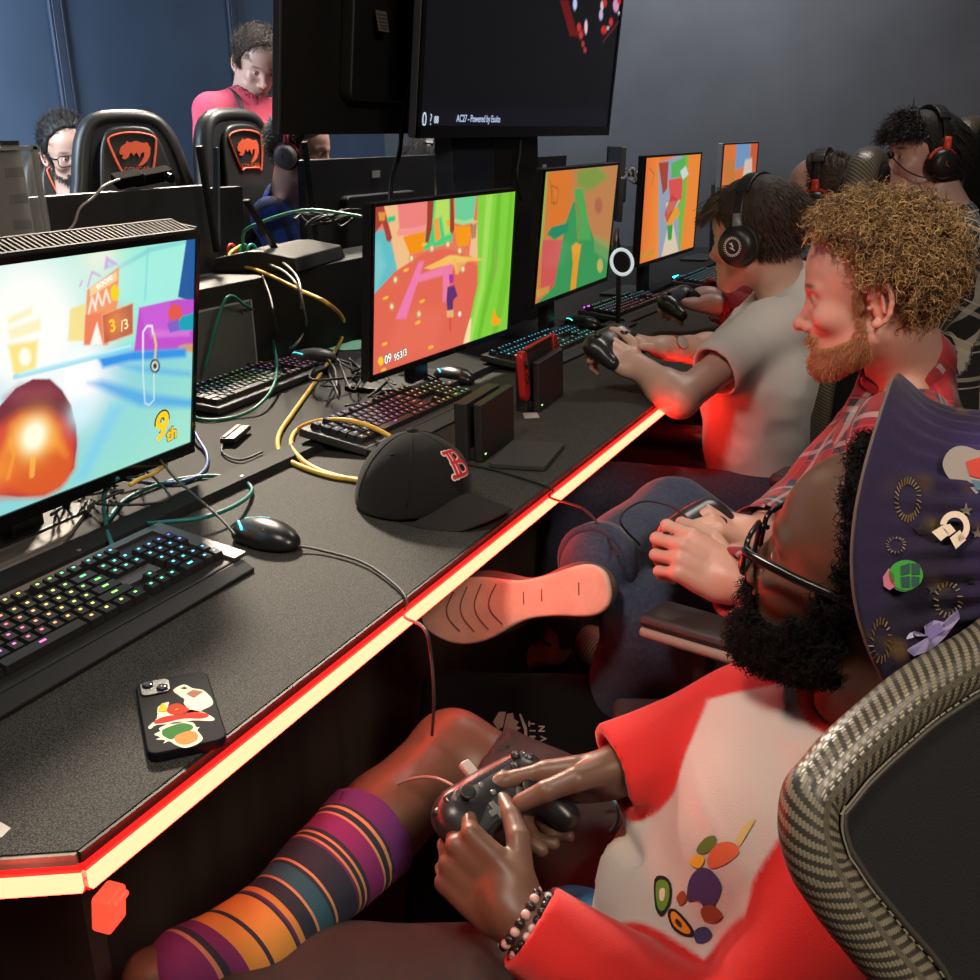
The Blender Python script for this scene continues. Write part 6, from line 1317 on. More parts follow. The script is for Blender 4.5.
def pin(name, polys, label):
    """stiff enamel pin: flat pieces on the tangent plane at its middle"""
    q = np.vstack([np.array(p_, float) for p_, *_ in polys]); cx, cy = (q.min(0)+q.max(0))/2; c = cast(bh, min(cx, 978), cy, .007)
    if c is None: return
    n = U(-ray(cx, cy)*.75+U(c-HC-HA*((c-HC)@HA))*.25); b0 = None; B = frame(n, (0, 0, 1), c)
    for poly, c_, l_, rg_ in polys:
        P_ = spline(np.c_[np.array(poly, float), np.zeros(len(poly))], 3, True)[:, :2] if len(poly) > 6 else np.array(poly, float)
        L_ = []
        for x, y in P_:
            d = ray(x, y); w_ = CAM+d*(((c-CAM)@n)/(d@n)); L_.append(((w_-c)@B[:3, 0], (w_-c)@B[:3, 1]))
        mb = MB(); mb.T = B; mb.prism(L_, -.001 if l_ == 0 else l_*.0006, .0012+.0008*l_); o = mb.obj(name if b0 is None else 'pin_detail', dm(c_, rg_), hat if b0 is None else b0, True)
        if b0 is None: b0 = o
    tag(b0, label)
Gp = []
for a in np.linspace(radians(-35), radians(235), 14): Gp.append((955+16*cos(a), 530-12.5*sin(a)*1.05))
outer = [(953+14.5*cos(a)*.95, 529-17*sin(a)) for a in np.linspace(radians(-60), radians(200), 14)]; inner = [(953+8*cos(a)*.95, 529-10*sin(a)) for a in np.linspace(radians(200), radians(-60), 14)]
def arc_band(cx, cy, rx, ry, w, a0, a1, n, rot=0):
    out = []
    for i in range(n):
        a = radians(a0+(a1-a0)*i/(n-1)); b = radians(a0+(a1-a0)*(i+1)/(n-1))
        if i == n-1: break
        q = []
        for (t, k) in ((a, 1), (b, 1), (b, w), (a, w)):
            x, y = rx*k*cos(t), -ry*k*sin(t); q.append((cx+x*cos(rot)-y*sin(rot), cy+x*sin(rot)+y*cos(rot)))
        out.append(q)
    return out
WH = (225, 205, 185); seg = arc_band(955, 527, 15, 16, .60, -75, 170, 16)
pin('pin', [(q, WH, 1, .35) for q in seg]+[([(932, 532), (942, 526), (950, 534), (941, 541)], WH, 1, .35), ([(941, 526), (950, 524), (956, 531), (949, 536)], WH, 1, .35), ([(950, 538), (960, 530), (966, 540), (956, 549)], WH, 1, .35)], 'white letter G pin')
pin('pin', [([(893+11+21*cos(a)*.75, 576-15.5*sin(a)) for a in np.linspace(0, 2*pi, 17)[:-1]], (95, 120, 110), 0, .4), ([(906+18*cos(a)*.95, 575-15*sin(a)) for a in np.linspace(0, 2*pi, 17)[:-1]], (60, 150, 55), 1, .4), ([(901, 566), (910, 563), (910, 573), (901, 575)], (45, 75, 75), 2, .4), ([(912, 563), (920, 564), (920, 574), (912, 574)], (45, 75, 75), 2, .4), ([(901, 577), (910, 576), (910, 587), (902, 587)], (45, 75, 75), 2, .4), ([(912, 576), (920, 577), (919, 585), (912, 587)], (45, 75, 75), 2, .4), ([(883, 577), (889, 568), (894, 574), (896, 586), (890, 590), (884, 586)], (185, 105, 125), 1, .4)], 'round green pin with four panes and a pink edge')
LAV = [(902, 632), (912, 630), (916, 636), (926, 636), (924, 626), (934, 620), (944, 622), (950, 616), (958, 610), (960, 618), (952, 628), (946, 636), (936, 646), (926, 652), (914, 656), (906, 650), (914, 648), (922, 642), (912, 640)]
pin('pin', [(LAV[i:i+4]+[(930, 636)], (150, 140, 185), 0, .45) for i in range(0, len(LAV)-3, 2)]+[([(905, 634), (912, 632), (914, 637), (907, 639)], (185, 180, 215), 1, .4), ([(925, 628), (940, 622), (944, 630), (930, 640)], (120, 108, 160), 1, .4)], 'spiky lavender pin')
pin('pin', [([(943, 462), (950, 450), (962, 446), (976, 450), (985, 456), (985, 500), (976, 494), (968, 486), (956, 484), (946, 474)], (150, 140, 135), 0, .3), ([(966, 462), (985, 456), (985, 480), (970, 476)], (190, 60, 45), 1, .4), ([(972, 480), (985, 482), (985, 492), (976, 490)], (80, 110, 130), 1, .4)], 'silver and red jewelled pin')
for (cx, cy, rx, ry, n) in ((907, 500, 13, 22, 26), (895, 545, 10, 8, 16), (948, 600, 14, 18, 18), (880, 640, 10, 22, 18)):
    mbg = None
    for k in range(n):
        a = 2*pi*k/n; x0, y0 = cx+rx*.72*cos(a), cy+ry*.72*sin(a); x1, y1 = cx+rx*1.05*cos(a+.12), cy+ry*1.05*sin(a+.12)
        p, q = cast(bh, x0, y0, .0012), cast(bh, x1, y1, .0012)
        if p is None or q is None: continue
        mbg = mbg or MB()
        mbg.tube([p, q], .0006, 4)
    if mbg: mbg.obj('embroidery', mat('gold_thread', (.13, .085, .03), .5), hat, True)
for x, y, c_ in ((966, 510, (120, 105, 100)), (978, 533, (110, 95, 90)), (920, 530, (30, 24, 22)), (972, 580, (24, 18, 26)), (933, 590, (26, 20, 24))):
    pts = []
    for k in range(10): a = pi/2+pi*k/5; r_ = 7 if k % 2 == 0 else 3; pts.append((x+r_*cos(a), y-r_*sin(a)))
    decal(bh, pts, 'star_patch', dm(c_), hat, .0016, smooth_=False)
# ------------------------------------------------------------------ carbon-look trim and the nearest chair
def carbon_mat():
    mt = bpy.data.materials.new('carbon_weave_vinyl'); mt.use_nodes = True; nt = mt.node_tree; b = nt.nodes['Principled BSDF']; N = nt.nodes.new; L = nt.links.new
    a = N('ShaderNodeAttribute'); a.attribute_name = 'guv'; sp = N('ShaderNodeSeparateXYZ'); L(a.outputs['Vector'], sp.inputs[0])
    def m(op, x, y=None):
        n = N('ShaderNodeMath'); n.operation = op
        for i, v in enumerate((x, y)):
            if v is None: continue
            if isinstance(v, (int, float)): n.inputs[i].default_value = v
            else: L(v, n.inputs[i])
        return n.outputs[0]
    u = m('MULTIPLY', sp.outputs[0], 125); v = m('MULTIPLY', sp.outputs[1], 420)
    vf = m('MULTIPLY', m('FLOOR', v), .17); ph = m('FRACT', m('ADD', m('ADD', u, vf), 50)); band = m('GREATER_THAN', ph, .48)
    fine = m('MULTIPLY', m('ABSOLUTE', m('SUBTRACT', m('FRACT', m('ADD', v, 500)), .5)), .8); h = m('MULTIPLY', band, m('SUBTRACT', 1, fine))
    mx = N('ShaderNodeMixRGB'); L(h, mx.inputs[0]); mx.inputs[1].default_value = (.035, .031, .024, 1); mx.inputs[2].default_value = (.20, .175, .125, 1); L(mx.outputs[0], b.inputs['Base Color'])
    b.inputs['Roughness'].default_value = .34; b.inputs['Specular IOR Level'].default_value = .6
    bp = N('ShaderNodeBump'); bp.inputs['Strength'].default_value = .5; bp.inputs['Distance'].default_value = .0012; L(h, bp.inputs['Height']); L(bp.outputs[0], b.inputs['Normal']); return mt
CARB = carbon_mat()
def loft(name, path, sec, mt, parent, world=True, closed=False, nrm=None):
    """sweep a closed section (n,2) along path; section x towards nrm, y along cross(T,nrm)"""
    P = np.asarray(path, float); T = np.gradient(P, axis=0)
    if closed: T = np.roll(P, -1, 0)-np.roll(P, 1, 0)
    T /= np.linalg.norm(T, axis=1)[:, None]; nr = np.asarray(nrm, float); V = []; G = []; n = len(sec); s = 0
    cum = np.concatenate([[0], np.cumsum(np.linalg.norm(np.diff(sec, axis=0), axis=1))])
    for i in range(len(P)):
        N = nr-T[i]*(T[i]@nr); N /= np.linalg.norm(N); B = np.cross(T[i], N)
        if i: s += np.linalg.norm(P[i]-P[i-1])
        V.append(P[i]+sec[:, :1]*N+sec[:, 1:]*B); G.append(np.c_[np.full(n, s), cum, np.zeros(n)])
    F = []; m_ = len(P)
    for i in range(m_ if closed else m_-1):
        j = (i+1) % m_
        for k in range(n): F.append([i*n+k, i*n+(k+1) % n, j*n+(k+1) % n, j*n+k])
    if not closed: F += [list(range(n))[::-1], [(m_-1)*n+k for k in range(n)]]
    return link_mesh(name, np.concatenate(V), F, mt, parent, world, attrs={'guv': np.concatenate(G)})
def plane_pt(x, y, P0, n): d = ray(x, y); return CAM+d*(((P0-CAM)@n)/(d@n))
BN = U(A3(.60, -.66, .45)); BP = at(790, 830, .68)
sil = [(1120, 470), (1060, 545), (980, 612), (941, 636), (902, 662), (872, 687), (844, 712), (822, 734), (805, 755), (791, 772), (783, 790), (779, 817), (781, 848), (793, 887), (808, 912), (825, 937), (860, 980), (900, 1030), (930, 1110)]
ins = []
sp_ = spline(np.c_[np.array(sil, float), np.zeros(len(sil))], 5)[:, :2]; tg = np.gradient(sp_, axis=0); tg /= np.linalg.norm(tg, axis=1)[:, None]
sp_ = sp_+np.c_[tg[:, 1], -tg[:, 0]]*44; S2 = np.array([plane_pt(x, y, BP, BN) for x, y in sp_])
ch1 = empty('gaming_chair', (.12, .85, 0), label='nearest black gaming chair with carbon-look edge, filling the lower right corner', cat='chair')
r_ = .0190
secb = np.array([[r_*cos(a)*1.0, r_*1.05*sin(a)] for a in np.linspace(0, 2*pi, 29)[:-1]]); loft('side_bolster', S2-BN*.018, secb, CARB, ch1, True, nrm=BN)
# rear shell: polygon on the same plane, closed off to the right beyond the picture
far = [plane_pt(1120, 1150, BP, BN), plane_pt(1230, 1000, BP, BN), plane_pt(1290, 800, BP, BN), plane_pt(1280, 600, BP, BN), plane_pt(1210, 490, BP, BN)]
Q = np.vstack([S2, far]); B_ = frame(BN, (0, 0, 1), BP); q2 = (Q-BP)@B_[:3, :3]
mb = MB(); mb.T = B_; mb.prism([(a, b_) for a, b_, c_ in q2], -.040, -.012); mb.obj('back_shell', mat('chair_black_fabric', (.007, .007, .009), .8, bump=.5, bscale=700, spec=.3), ch1, True, bevel=.018, seg=4)
T2_ = np.gradient(S2, axis=0); mb = MB(); mb.tube([S2[i]-BN*.009-np.cross(U(T2_[i]), BN)*.0215 for i in range(len(S2))], .0028, 6); mb.obj('piping', mat('piping_dark', (.03, .027, .022), .5), ch1, True, smooth=True)
mb = MB(); T_ = np.gradient(S2, axis=0)
for i in range(2, len(S2)-2, 1):
    t = U(T_[i]); c = S2[i]+BN*-.0035+np.cross(t, BN)*-.0165; 
    mb.tube([c-t*.0022, c+t*.0022], .0008, 4)
mb.obj('stitching', mat('stitch_pale', (.16, .14, .10), .7), ch1, True)
# lower parts of that chair
mb = MB(); mb.prism([(-.25, -.22), (.27, -.24), (.27, .24), (-.25, .22)], 0, .09, np.array(euler(0, 0, -12, (-.10, .93, .27)))); mb.obj('seat', mat('chair_black_fabric'), ch1, True, bevel=.03, seg=4)
mb = MB(); mb.cyl((-.1, .93, .06), (-.1, .93, .27), .03); mb.obj('gas_lift', BLK, ch1, True)
for k in range(5):
    a = 2*pi*k/5+.3; mb = MB(); mb.tube([(-.1, .93, .09), (-.1+.3*cos(a), .93+.3*sin(a), .06)], [.03, .02], 8); mb.ell((-.1+.3*cos(a), .93+.3*sin(a), .03), (.03, .03, .03)); mb.obj('base_arm', BLK, ch1, True, smooth=True)

c = at(706, 628, 1.40); mb = MB(); mb.T = euler(0, 0, -14, c); mb.box((0, 0, 0), (.17, .070, .020)); mb.obj('armrest', mat('armrest_pad', (.03, .027, .027), .5), ch1, True, bevel=.010, seg=3)
mb = MB(); mb.T = euler(0, 0, -14, c-A3(0, 0, .016)); mb.box((0, 0, 0), (.165, .074, .016)); mb.obj('armrest_rim', mat('armrest_grey', (.28, .26, .22), .45), ch1, True, bevel=.006, seg=2)
mb = MB(); mb.cyl(c-A3(0, 0, .02), c-A3(0, 0, .3), .016); mb.obj('armrest_post', BLK, ch1, True)
c = at(668, 717, 1.44); mb = MB(); mb.box((0, 0, 0), (.13, .05, .028), np.array(euler(0, 0, 22))); V_ = mb.V; mb2 = MB(); mb2.T = euler(0, 0, 20, c); mb2.box((0, 0, 0), (.15, .062, .03)); mb2.obj('armrest', mat('armrest_pad', (.03, .027, .027), .5), ch1, True, bevel=.012, seg=3)
mb = MB(); mb.cyl(c-A3(0, 0, .012), c-A3(0, 0, .2), .016); mb.obj('armrest_post', BLK, ch1, True)
# ------------------------------------------------------------------ gaming chairs (one kind, copied)
def orange_logo(parent, M, w=.085):
    LOG = mat('logo_orange', (.75, .10, .03), .55); k = w/.085
    out = [(-.038, .030), (0, .037), (.038, .030), (.040, .012), (.026, -.032), (.0, -.041) if w < .08 else (.018, -.030), (-.018, -.030) if w >= .08 else (-.01, -.037), (-.026, -.032), (-.040, .012)]
    mb = MB(); mb.tube(ap(M, [(x*k, y*k, .002) for x, y in spline(np.c_[np.array(out), np.zeros(len(out))], 4, True)[:, :2]]), .0021*k, 5, closed=True); lo = mb.obj('emblem_outline', LOG, parent)
    cat_ = [(-.026, .006), (-.021, .014), (-.012, .019), (-.010, .023), (-.005, .020), (.006, .023), (.018, .019), (.026, .020), (.030, .010), (.027, -.002), (.020, -.012), (.010, -.019), (.002, -.020), (.010, -.012), (.016, -.004), (.018, .004), (.012, .002), (.008, -.006), (.004, .004), (-.002, -.002), (-.006, .004), (-.012, -.004), (-.018, -.008), (-.024, -.006), (-.020, -.001), (-.026, .001)]
    mb = MB(); mb.T = M; mb.prism([(x*k, y*k) for x, y in cat_], 0, .0025); mb.obj('emblem_animal_head', LOG, lo)
    text_obj('emblem_lettering', 'COUGAR', .011*k, M@np.array(euler(o=(0, -.0255*k, .002))), LOG, lo, depth=.0005)
def gaming_chair(logo=True, rec=8):
    rt = empty('gaming_chair', (0, 0, 0)); BF = mat('chair_black_fabric', (.014, .014, .018), .75); VL = mat('chair_vinyl', (.022, .021, .020), .38, bump=.2, bscale=400)
    mb = MB(); mb.prism([(-.24, -.25), (.24, -.25), (.26, .0), (.25, .25), (-.25, .25), (-.26, 0)], .38, .46); mb.obj('seat', VL, rt, bevel=.03, seg=4)
    T = np.array(euler(rec, 0, 0, (0, -.24, .44)))          # backrest: x right, z up, reclined
    half = [(.19, 0), (.21, .10), (.235, .25), (.265, .40), (.262, .47), (.225, .53), (.19, .59), (.170, .65), (.155, .72), (.132, .79), (.09, .835), (.0, .845)]
    full = half+[(-x, z) for x, z in half[::-1][1:]]
    P = spline(np.c_[np.array(full), np.zeros(len(full))], 3)[:, :2]; R = np.array([[1, 0, 0, 0], [0, 0, -1, 0], [0, 1, 0, 0], [0, 0, 0, 1.]])
    mb = MB(); mb.T = T@R; mb.prism(P, -.03, .045); mb.obj('backrest', BF, rt, bevel=.025, seg=4)
    path = ap(T@R, np.c_[P, np.full(len(P), .0)]); sec = np.array([[.036*cos(a), .028*sin(a)] for a in np.linspace(0, 2*pi, 15)[:-1]])
    loft('side_bolster', path, sec, CARB if not logo else VL, rt, False, nrm=T[:3, 1])
    inner = [(x*.72, z*.93+.03) for x, z in full]; PI_ = spline(np.c_[np.array(inner), np.zeros(len(inner))], 3)[:, :2]
    mb = MB(); mb.T = T@R; mb.prism(PI_, -.050, -.028); mb.obj('front_pad', VL, rt, bevel=.012, seg=3)
    if logo: orange_logo(rt, T@np.array([[1, 0, 0, 0], [0, 0, -1, 0], [0, 1, 0, 0], [0, 0, 0, 1.]])@np.array(euler(180, 0, 0, (0, .725, -.052)))@np.array(euler(0, 0, 180)), .155)
    for s in (-1, 1):
        pth = spline([(s*.235, -.24, .44), (s*.262, -.05, .455), (s*.258, .12, .46), (s*.225, .25, .445)], 5); loft('seat_bolster', pth, np.array([[.040*cos(a), .034*sin(a)] for a in np.linspace(0, 2*pi, 15)[:-1]]), CARB if not logo else VL, rt, False, nrm=(0, 0, 1))
        mb = MB(); mb.box((s*.30, .0, .655), (.085, .27, .035)); a_ = mb.obj('armrest', mat('armrest_pad', (.03, .027, .027), .5), rt, bevel=.014, seg=3)
        mb = MB(); mb.box((s*.30, -.02, .52), (.035, .07, .25)); mb.box((s*.255, -.02, .40), (.10, .05, .02)); mb.obj('armrest_post', BLK, rt, bevel=.004)
    mb = MB(); mb.cyl((0, 0, .07), (0, 0, .39), .03); mb.obj('gas_lift', BLK, rt)
    for k in range(5):
        a = 2*pi*k/5; mb = MB(); mb.tube([(0, 0, .10), (.31*cos(a), .31*sin(a), .075)], [.032, .02], 8); arm = mb.obj('base_arm', BLK, rt, smooth=True)
        mb = MB(); mb.cyl((.31*cos(a)-.02*sin(a), .31*sin(a)+.02*cos(a), .031), (.31*cos(a)+.02*sin(a), .31*sin(a)-.02*cos(a), .031), .03); mb.obj('castor', BLK, arm)
    return rt
protoL = gaming_chair(True); protoC = gaming_chair(False, 20); c2 = gaming_chair(False, 5)
def put(ch, x, y, yaw, label, group=None, z=0, s=1.0):
    ch.location = (x, y, z); ch.rotation_euler = (0, 0, radians(yaw)); ch.scale = (s, s, s); tag(ch, label, 'chair', group); return ch
# yaw is the way the sitter faces, measured from +Y towards -X
pL2 = copy_tree(protoL); pL3 = copy_tree(protoL); pL4 = copy_tree(protoL)
put(protoL, -2.27, 2.60, -118, 'empty black gaming chair with an orange shield emblem, right of the man with glasses', z=.10)
put(pL2, -2.0, 2.98, -96, 'black gaming chair with an orange emblem behind the player in blue plaid', z=.10)
put(pL3, -3.30, 3.38, -105, 'gaming chair with only its top showing, behind the man with glasses')
put(pL4, -2.75, 4.45, -80, 'pale-lit gaming chair behind the far player beside the post')
c3 = copy_tree(c2); c4 = copy_tree(c2)
put(protoC, -.30, 1.82, 76, 'black gaming chair with carbon-look edge under the curly haired player', z=-.06)
put(c2, -.60, 2.74, 90, 'black gaming chair behind the grey-shirted player', z=-.07)
put(c3, -.40, 3.62, 80, 'gaming chair with a carbon-look headrest, between the red-shirted player and the woman')
put(c4, .22, 3.50, 92, 'dark gaming chair behind the woman in black and white plaid')
# ------------------------------------------------------------------ curly haired man
DEN = mat('denim', (.026, .036, .074), .85, noise=.35, nscale=160, bump=.3, bscale=900, sheen=.1)
def seated_legs(J, parent, mt, r=(.088, .070, .058), res=.006, amp=.005, seed=3, cuff=True):
    P = [rcx(J['pe'], J['pe']+A3(0, 0, .05), .110, .100, 1.45, J['hL']-J['hR'], .03)]
    for s in 'LR':
        P += [rc(J['h'+s], J['k'+s], r[0], r[1], .03)]; e = J['k'+s]+(J['a'+s]-J['k'+s])*.93; P += [rc(J['k'+s], e, r[1], r[2], .02)]
        if cuff: P += hem(e, J['a'+s]-J['k'+s], r[2]+.004, .007)
    return garment('jeans' if mt is DEN else 'trousers', P, res, parent, mt, None, seed, amp, 30)
J = mkJ(pe=(-.20, 1.66, .43), wa=(-.15, 1.69, .54), ch=(-.10, 1.74, .72), nk=(-.105, 1.79, .905), sR=(-.11, 1.96, .84), sL=(-.09, 1.61, .835),
        eR=at(795, 520, 1.74), wR=at(752, 535, 1.58), eL=at(838, 595, 1.48), wL=at(738, 584, 1.42), hR=(-.16, 1.72, .45), hL=(-.16, 1.50, .44),
        kR=at(672, 522, 1.78), aR=at(594, 566, 1.57), kL=at(650, 622, 1.58), aL=at(590, 800, 1.85), tL=(-.66, 1.42, .04))
HMB = head_frame(at(876, 289, 1.60), 93, -10, 0)
hR = hand_frame(J['wR'], at(700, 515, 1.53)-J['wR'], (.1, -.35, 1), 'R'); hL = hand_frame(J['wL'], at(672, 548, 1.42)-J['wL'], (-.1, -.72, .68), 'L')
SKB = (.60, .33, .26)
JB = dict(J); JB['aR'] = J['kR']+(J['aR']-J['kR'])*.82
pb = person('curly', JB, HMB, 'person with curly ginger hair and a red plaid shirt, holding a black controller', SKB, res=.006, hres=.0024, handres=.0026, sc=1.03,
            hands=[(hR, 'R', [(20, 30, 20), (38, 62, 42), (42, 66, 45), (45, 66, 45)], THR, .98), (hL, 'L', [(40, 60, 40), (48, 66, 42), (52, 68, 42), (54, 66, 42)], THL, .98)])
controller(frame((.45, -.25, .86), (.25, .96, 0), at(700, 533, 1.54)), 'black controller held by the curly haired player over his crossed leg', detail=False)
PLB = plaid('red_plaid', (.03, .03, .06), [(0, .085, 0, .040, (.30, .012, .02), .8), (1, .080, .1, .036, (.32, .012, .02), .75), (0, .085, .5, .010, (.45, .40, .38), .55), (1, .080, .6, .009, (.45, .40, .38), .55), (0, .085, .28, .003, (.5, .02, .03), .8), (1, .08, .3, .003, (.5, .02, .03), .8)])
def shirt_bones(J):
    up = (0, 0, 1); B = [(J['pe'], J['ch'], 0, (1, 0, 0)), (J['ch'], J['nk'], .3, (1, 0, 0))]
    for s in 'LR':
        if J.get('e'+s) is not None: B += [(J['s'+s], J['e'+s], 0, up), (J['e'+s], J['w'+s], .3, up)]
    return B
def upper(J, g=.012, w=1.42, fat=1.0): return [Pr(q.kind, q.k, q.op, **{a: b for a, b in q.__dict__.items() if a not in ('kind', 'k', 'op', 'c', 'R')}) for q in torso(J, g, w, fat)]
def neckhole(J, HM, sc=1.0, r=.068):
    d = U(ap(HM, A3(-.012, 0, -.06)*sc)[0]-J['nk']); return hem(J['nk']+d*.028, d, r, depth=.03, big=1.6)
sR_, cR = sleeve(J, 'R', (.064, .058, .044), .96); sL_, cL = sleeve(J, 'L', (.066, .060, .046), 1.10)
garment('shirt', upper(J, .016)+sR_+sL_+neckhole(J, HMB)+hem(cR, J['wR']-J['eR'], .046)+hem(cL, J['wL']-J['eL'], .046), .0048, pb, PLB, None, 8, .0045, 32, bones=shirt_bones(J))
# folded collar
nd = U(ap(HMB, [-.012, 0, -.06])[0]-J['nk']); colp = []
def collar(J, HM, mt, parent, r=.064, h=.032, open_=50, sc=1.0, bon=0.0):
    nd = U(ap(HM, A3(-.012, 0, -.06)*sc)[0]-J['nk']); f = HM[:3, 0]; f = U(f-nd*(f@nd)); l = np.cross(nd, f); V = []; G = []; n = 40
    for i in range(n):
        a = radians(open_/2+(360-open_)*i/(n-1)); d = f*cos(a)+l*sin(a); edge = 1+.6*(1-min(1, min(i, n-1-i)/5))
        for (rr, hh, k) in ((r*.93, h*.85, 0), (r*.96, h*1.02, 1), (r*1.06, h*.95, 2), (r*1.22, -.004*edge-.012*(edge-1)*2, 3), (r*1.20, -.008*edge-.012*(edge-1)*2, 4), (r*1.02, h*.8, 5), (r*.90, h*.6, 6)):
            V.append(J['nk']+nd*(hh+.012)+d*rr); G.append((i*.011+bon, k*.012, 0))
    F = [[i*7+k, (i+1)*7+k, (i+1)*7+k+1, i*7+k+1] for i in range(n-1) for k in range(6)]
    return link_mesh('collar', V, F, mt, parent, True, attrs={'guv': G})
collar(J, HMB, PLB, pb)
seated_legs(J, pb, DEN, cuff=False)
# shoe of the crossed leg, sole towards us
sx = U(at(448, 614, 1.45)-at(598, 590, 1.50)); SM = frame(U(A3(-.10, -.93, .30)), sx, at(585, 590, 1.505))
def foot_shape(grow=0, z=0): return [el((.190, -.004, z), (.085, .052+grow, .030), k=.03), el((.0, .0, z), (.042, .038+grow, .030), k=.03), rc((.03, 0, z), (.16, 0, z), .028+grow, .034+grow, k=.03)]
V, F = mesh_sdf(tr(foot_shape(0, -.015)+[el((.03, 0, -.055), (.05, .04, .05), k=.03), bx((.1, 0, .052), (.3, .2, .04), .001, op='s', k=.004)], SM), .0045); V = smooth_mesh(V, F, 2)
sh = link_mesh('shoe', V, F, mat('shoe_canvas', (.10, .07, .06), .7), pb, True)
def outline(t, g=0): 
    P = [(-.045, 0), (-.038, .026), (-.01, .038), (.05, .030), (.10, .030), (.17, .050), (.225, .047), (.268, .022), (.277, -.006), (.262, -.032), (.215, -.048), (.16, -.045), (.10, -.030), (.05, -.030), (-.01, -.036), (-.038, -.024)]
    return spline(np.c_[np.array(P)*(1+g), np.zeros(16)], 4, True)[:, :2]
mb = MB(); mb.T = SM; mb.prism(outline(0), .004, .016); so = mb.obj('sole', mat('sole_tan', (.62, .42, .33), .6, noise=.12, nscale=30, bump=.2, bscale=150), sh, True, bevel=.005, seg=3)
for x, w in ((.145, .03), (.17, .034), (.195, .034), (.22, .03)): mb = MB(); mb.T = SM; mb.tube(spline([(x-.012, -w, .0168), (x+.004, -w*.3, .0168), (x+.004, w*.3, .0168), (x-.012, w, .0168)], 5), .0011, 4); mb.obj('tread_groove', mat('groove_dark', (.16, .07, .05), .8), so, True)
for x in (.0, .06, .09): mb = MB(); mb.T = SM; mb.tube([(x, -.012, .0168), (x+.003, .006, .0168)], .0008, 4); mb.obj('tread_groove', mat('groove_dark'), so, True)
# rolled denim cuff above that shoe
aR, kR_ = J['aR'], J['kR']; d = U(aR-kR_); mb = MB(); B0 = frame(d, (0, 0, 1), aR-d*.02); mb.T = B0; mb.lathe([(.050, -.015), (.062, -.014), (.064, .02), (.052, .022), (.050, -.015)], 28); mb.obj('cuff', DEN, pb, True, smooth=True)
# jeans of the standing foot
mb = MB(); V, F = mesh_sdf([el(J['tL'], (.12, .045, .035), k=.02), el(J['aL']*[1, 1, 0]+A3(0, 0, .05), (.05, .045, .05), k=.03)], .008); link_mesh('shoe', V, F, mat('shoe_dark', (.02, .018, .018), .7), pb, True)
# ginger curls and beard
surfB = head_prims(ears=False, eyes=False)
def hmB(p): return (p[:, 2] > .022) & (p[:, 0] < .030+.75*np.clip(p[:, 2]-.062, 0, 1)) & ((p[:, 0] < .018) | (p[:, 2] > .058)) | ((p[:, 0] < -.034) & (p[:, 2] > -.040))
CURLC = ((.09, .038, .016), (.62, .40, .17)); HCU = vmat('ginger_hair', .5, spec=.5)
capB = add_cap('hair', HMB, 1, surfB[:2], [half((.88, 0, -.42), (.034, 0, .05)), bx((.155, 0, -.035), (.120, .12, .100), .03, op='s', k=.015), bx((.10, 0, -.13), (.130, .12, .15), .02, op='s', k=.012), bx((0, 0, -.20), (.2, .12, .150), .03, op='s', k=.01)], .010, .003, vmat('ginger_hair_base', .7), pb, .006, 95, 6, col=(.12, .052, .022))
R_, N_ = scalp(HMB, 1.03, 3600, hmB, .0, 11, surfB)
strands('curls', R_+N_*.006, N_, .024, .0012, HCU, capB, m=14, curl=.0075, cturn=1.5, g=.25, seed=12, jit=.5, lenv=.5, cols=CURLC)
R_, N_ = scalp(HMB, 1.03, 1100, lambda p: (p[:, 2] > .082) & (p[:, 0] > .0) & (p[:, 0] < .062), .0, 13, surfB)
strands('curls', R_+N_*.010, N_+HMB[:3, 0]*.4, .026, .0012, HCU, capB, m=14, curl=.0085, cturn=1.6, g=.5, seed=14, jit=.5, lenv=.4, cols=CURLC)
def bmB(p): return ((p[:, 2] < .012) & (p[:, 0] > .014) & (p[:, 0] < .028) & (p[:, 2] > -.1)) | (p[:, 2] < -.050) & (p[:, 2] > -.122) & (p[:, 0] > .012) & ~((np.abs(p[:, 1]) < .020) & (p[:, 2] > -.083) & (p[:, 2] < -.064) & (p[:, 0] > .085)) & ((p[:, 2] < -.066-.25*(p[:, 0]-.06)) | (p[:, 0] < .034) | ((p[:, 0] > .085) & (p[:, 2] < -.054)))
R_, N_ = scalp(HMB, 1.03, 9000, bmB, .0, 15, surfB)
strands('beard', R_, N_+HMB[:3, :3]@A3(.3, 0, -.9), .009, .00055, vmat('ginger_beard', .6), pb, m=5, g=.4, seed=16, jit=.35, cols=((.40, .15, .06), (.66, .34, .17)))
# ------------------------------------------------------------------ the player in the grey tee
J = mkJ(pe=(-.44, 2.44, .45), wa=(-.455, 2.44, .57), ch=(-.465, 2.44, .74), nk=(-.415, 2.47, .935), sR=(-.42, 2.63, .87), sL=at(782, 318, 2.36),
        eR=at(728, 352, 2.52), wR=at(668, 348, 2.40), eL=at(680, 400, 2.20), wL=at(640, 368, 2.28), hR=(-.42, 2.51, .46), hL=(-.42, 2.31, .46), kR=(-.80, 2.46, .50), kL=(-.80, 2.18, .50), aR=(-.86, 2.5, .1), aL=(-.86, 2.15, .1), tR=(-.96, 2.5, .05), tL=(-.96, 2.15, .05))
HMC = head_frame(at(757, 236, 2.36), 73, -6, 0)
hL = hand_frame(J['wL'], at(612, 352, 2.30)-J['wL'], (.1, -.45, .9), 'L'); hR = hand_frame(J['wR'], at(635, 340, 2.36)-J['wR'], (0, -.2, 1), 'R')
SKC = (.56, .36, .29)
pc_ = person('greytee', J, HMC, 'person in a grey T-shirt wearing a black headset, leaning over the desk with a controller', SKC, res=.0075, hres=.003, handres=.0035, hands=[(hL, 'L', GRIP, THG, 1.0), (hR, 'R', GRIP, THG, 1.0)])
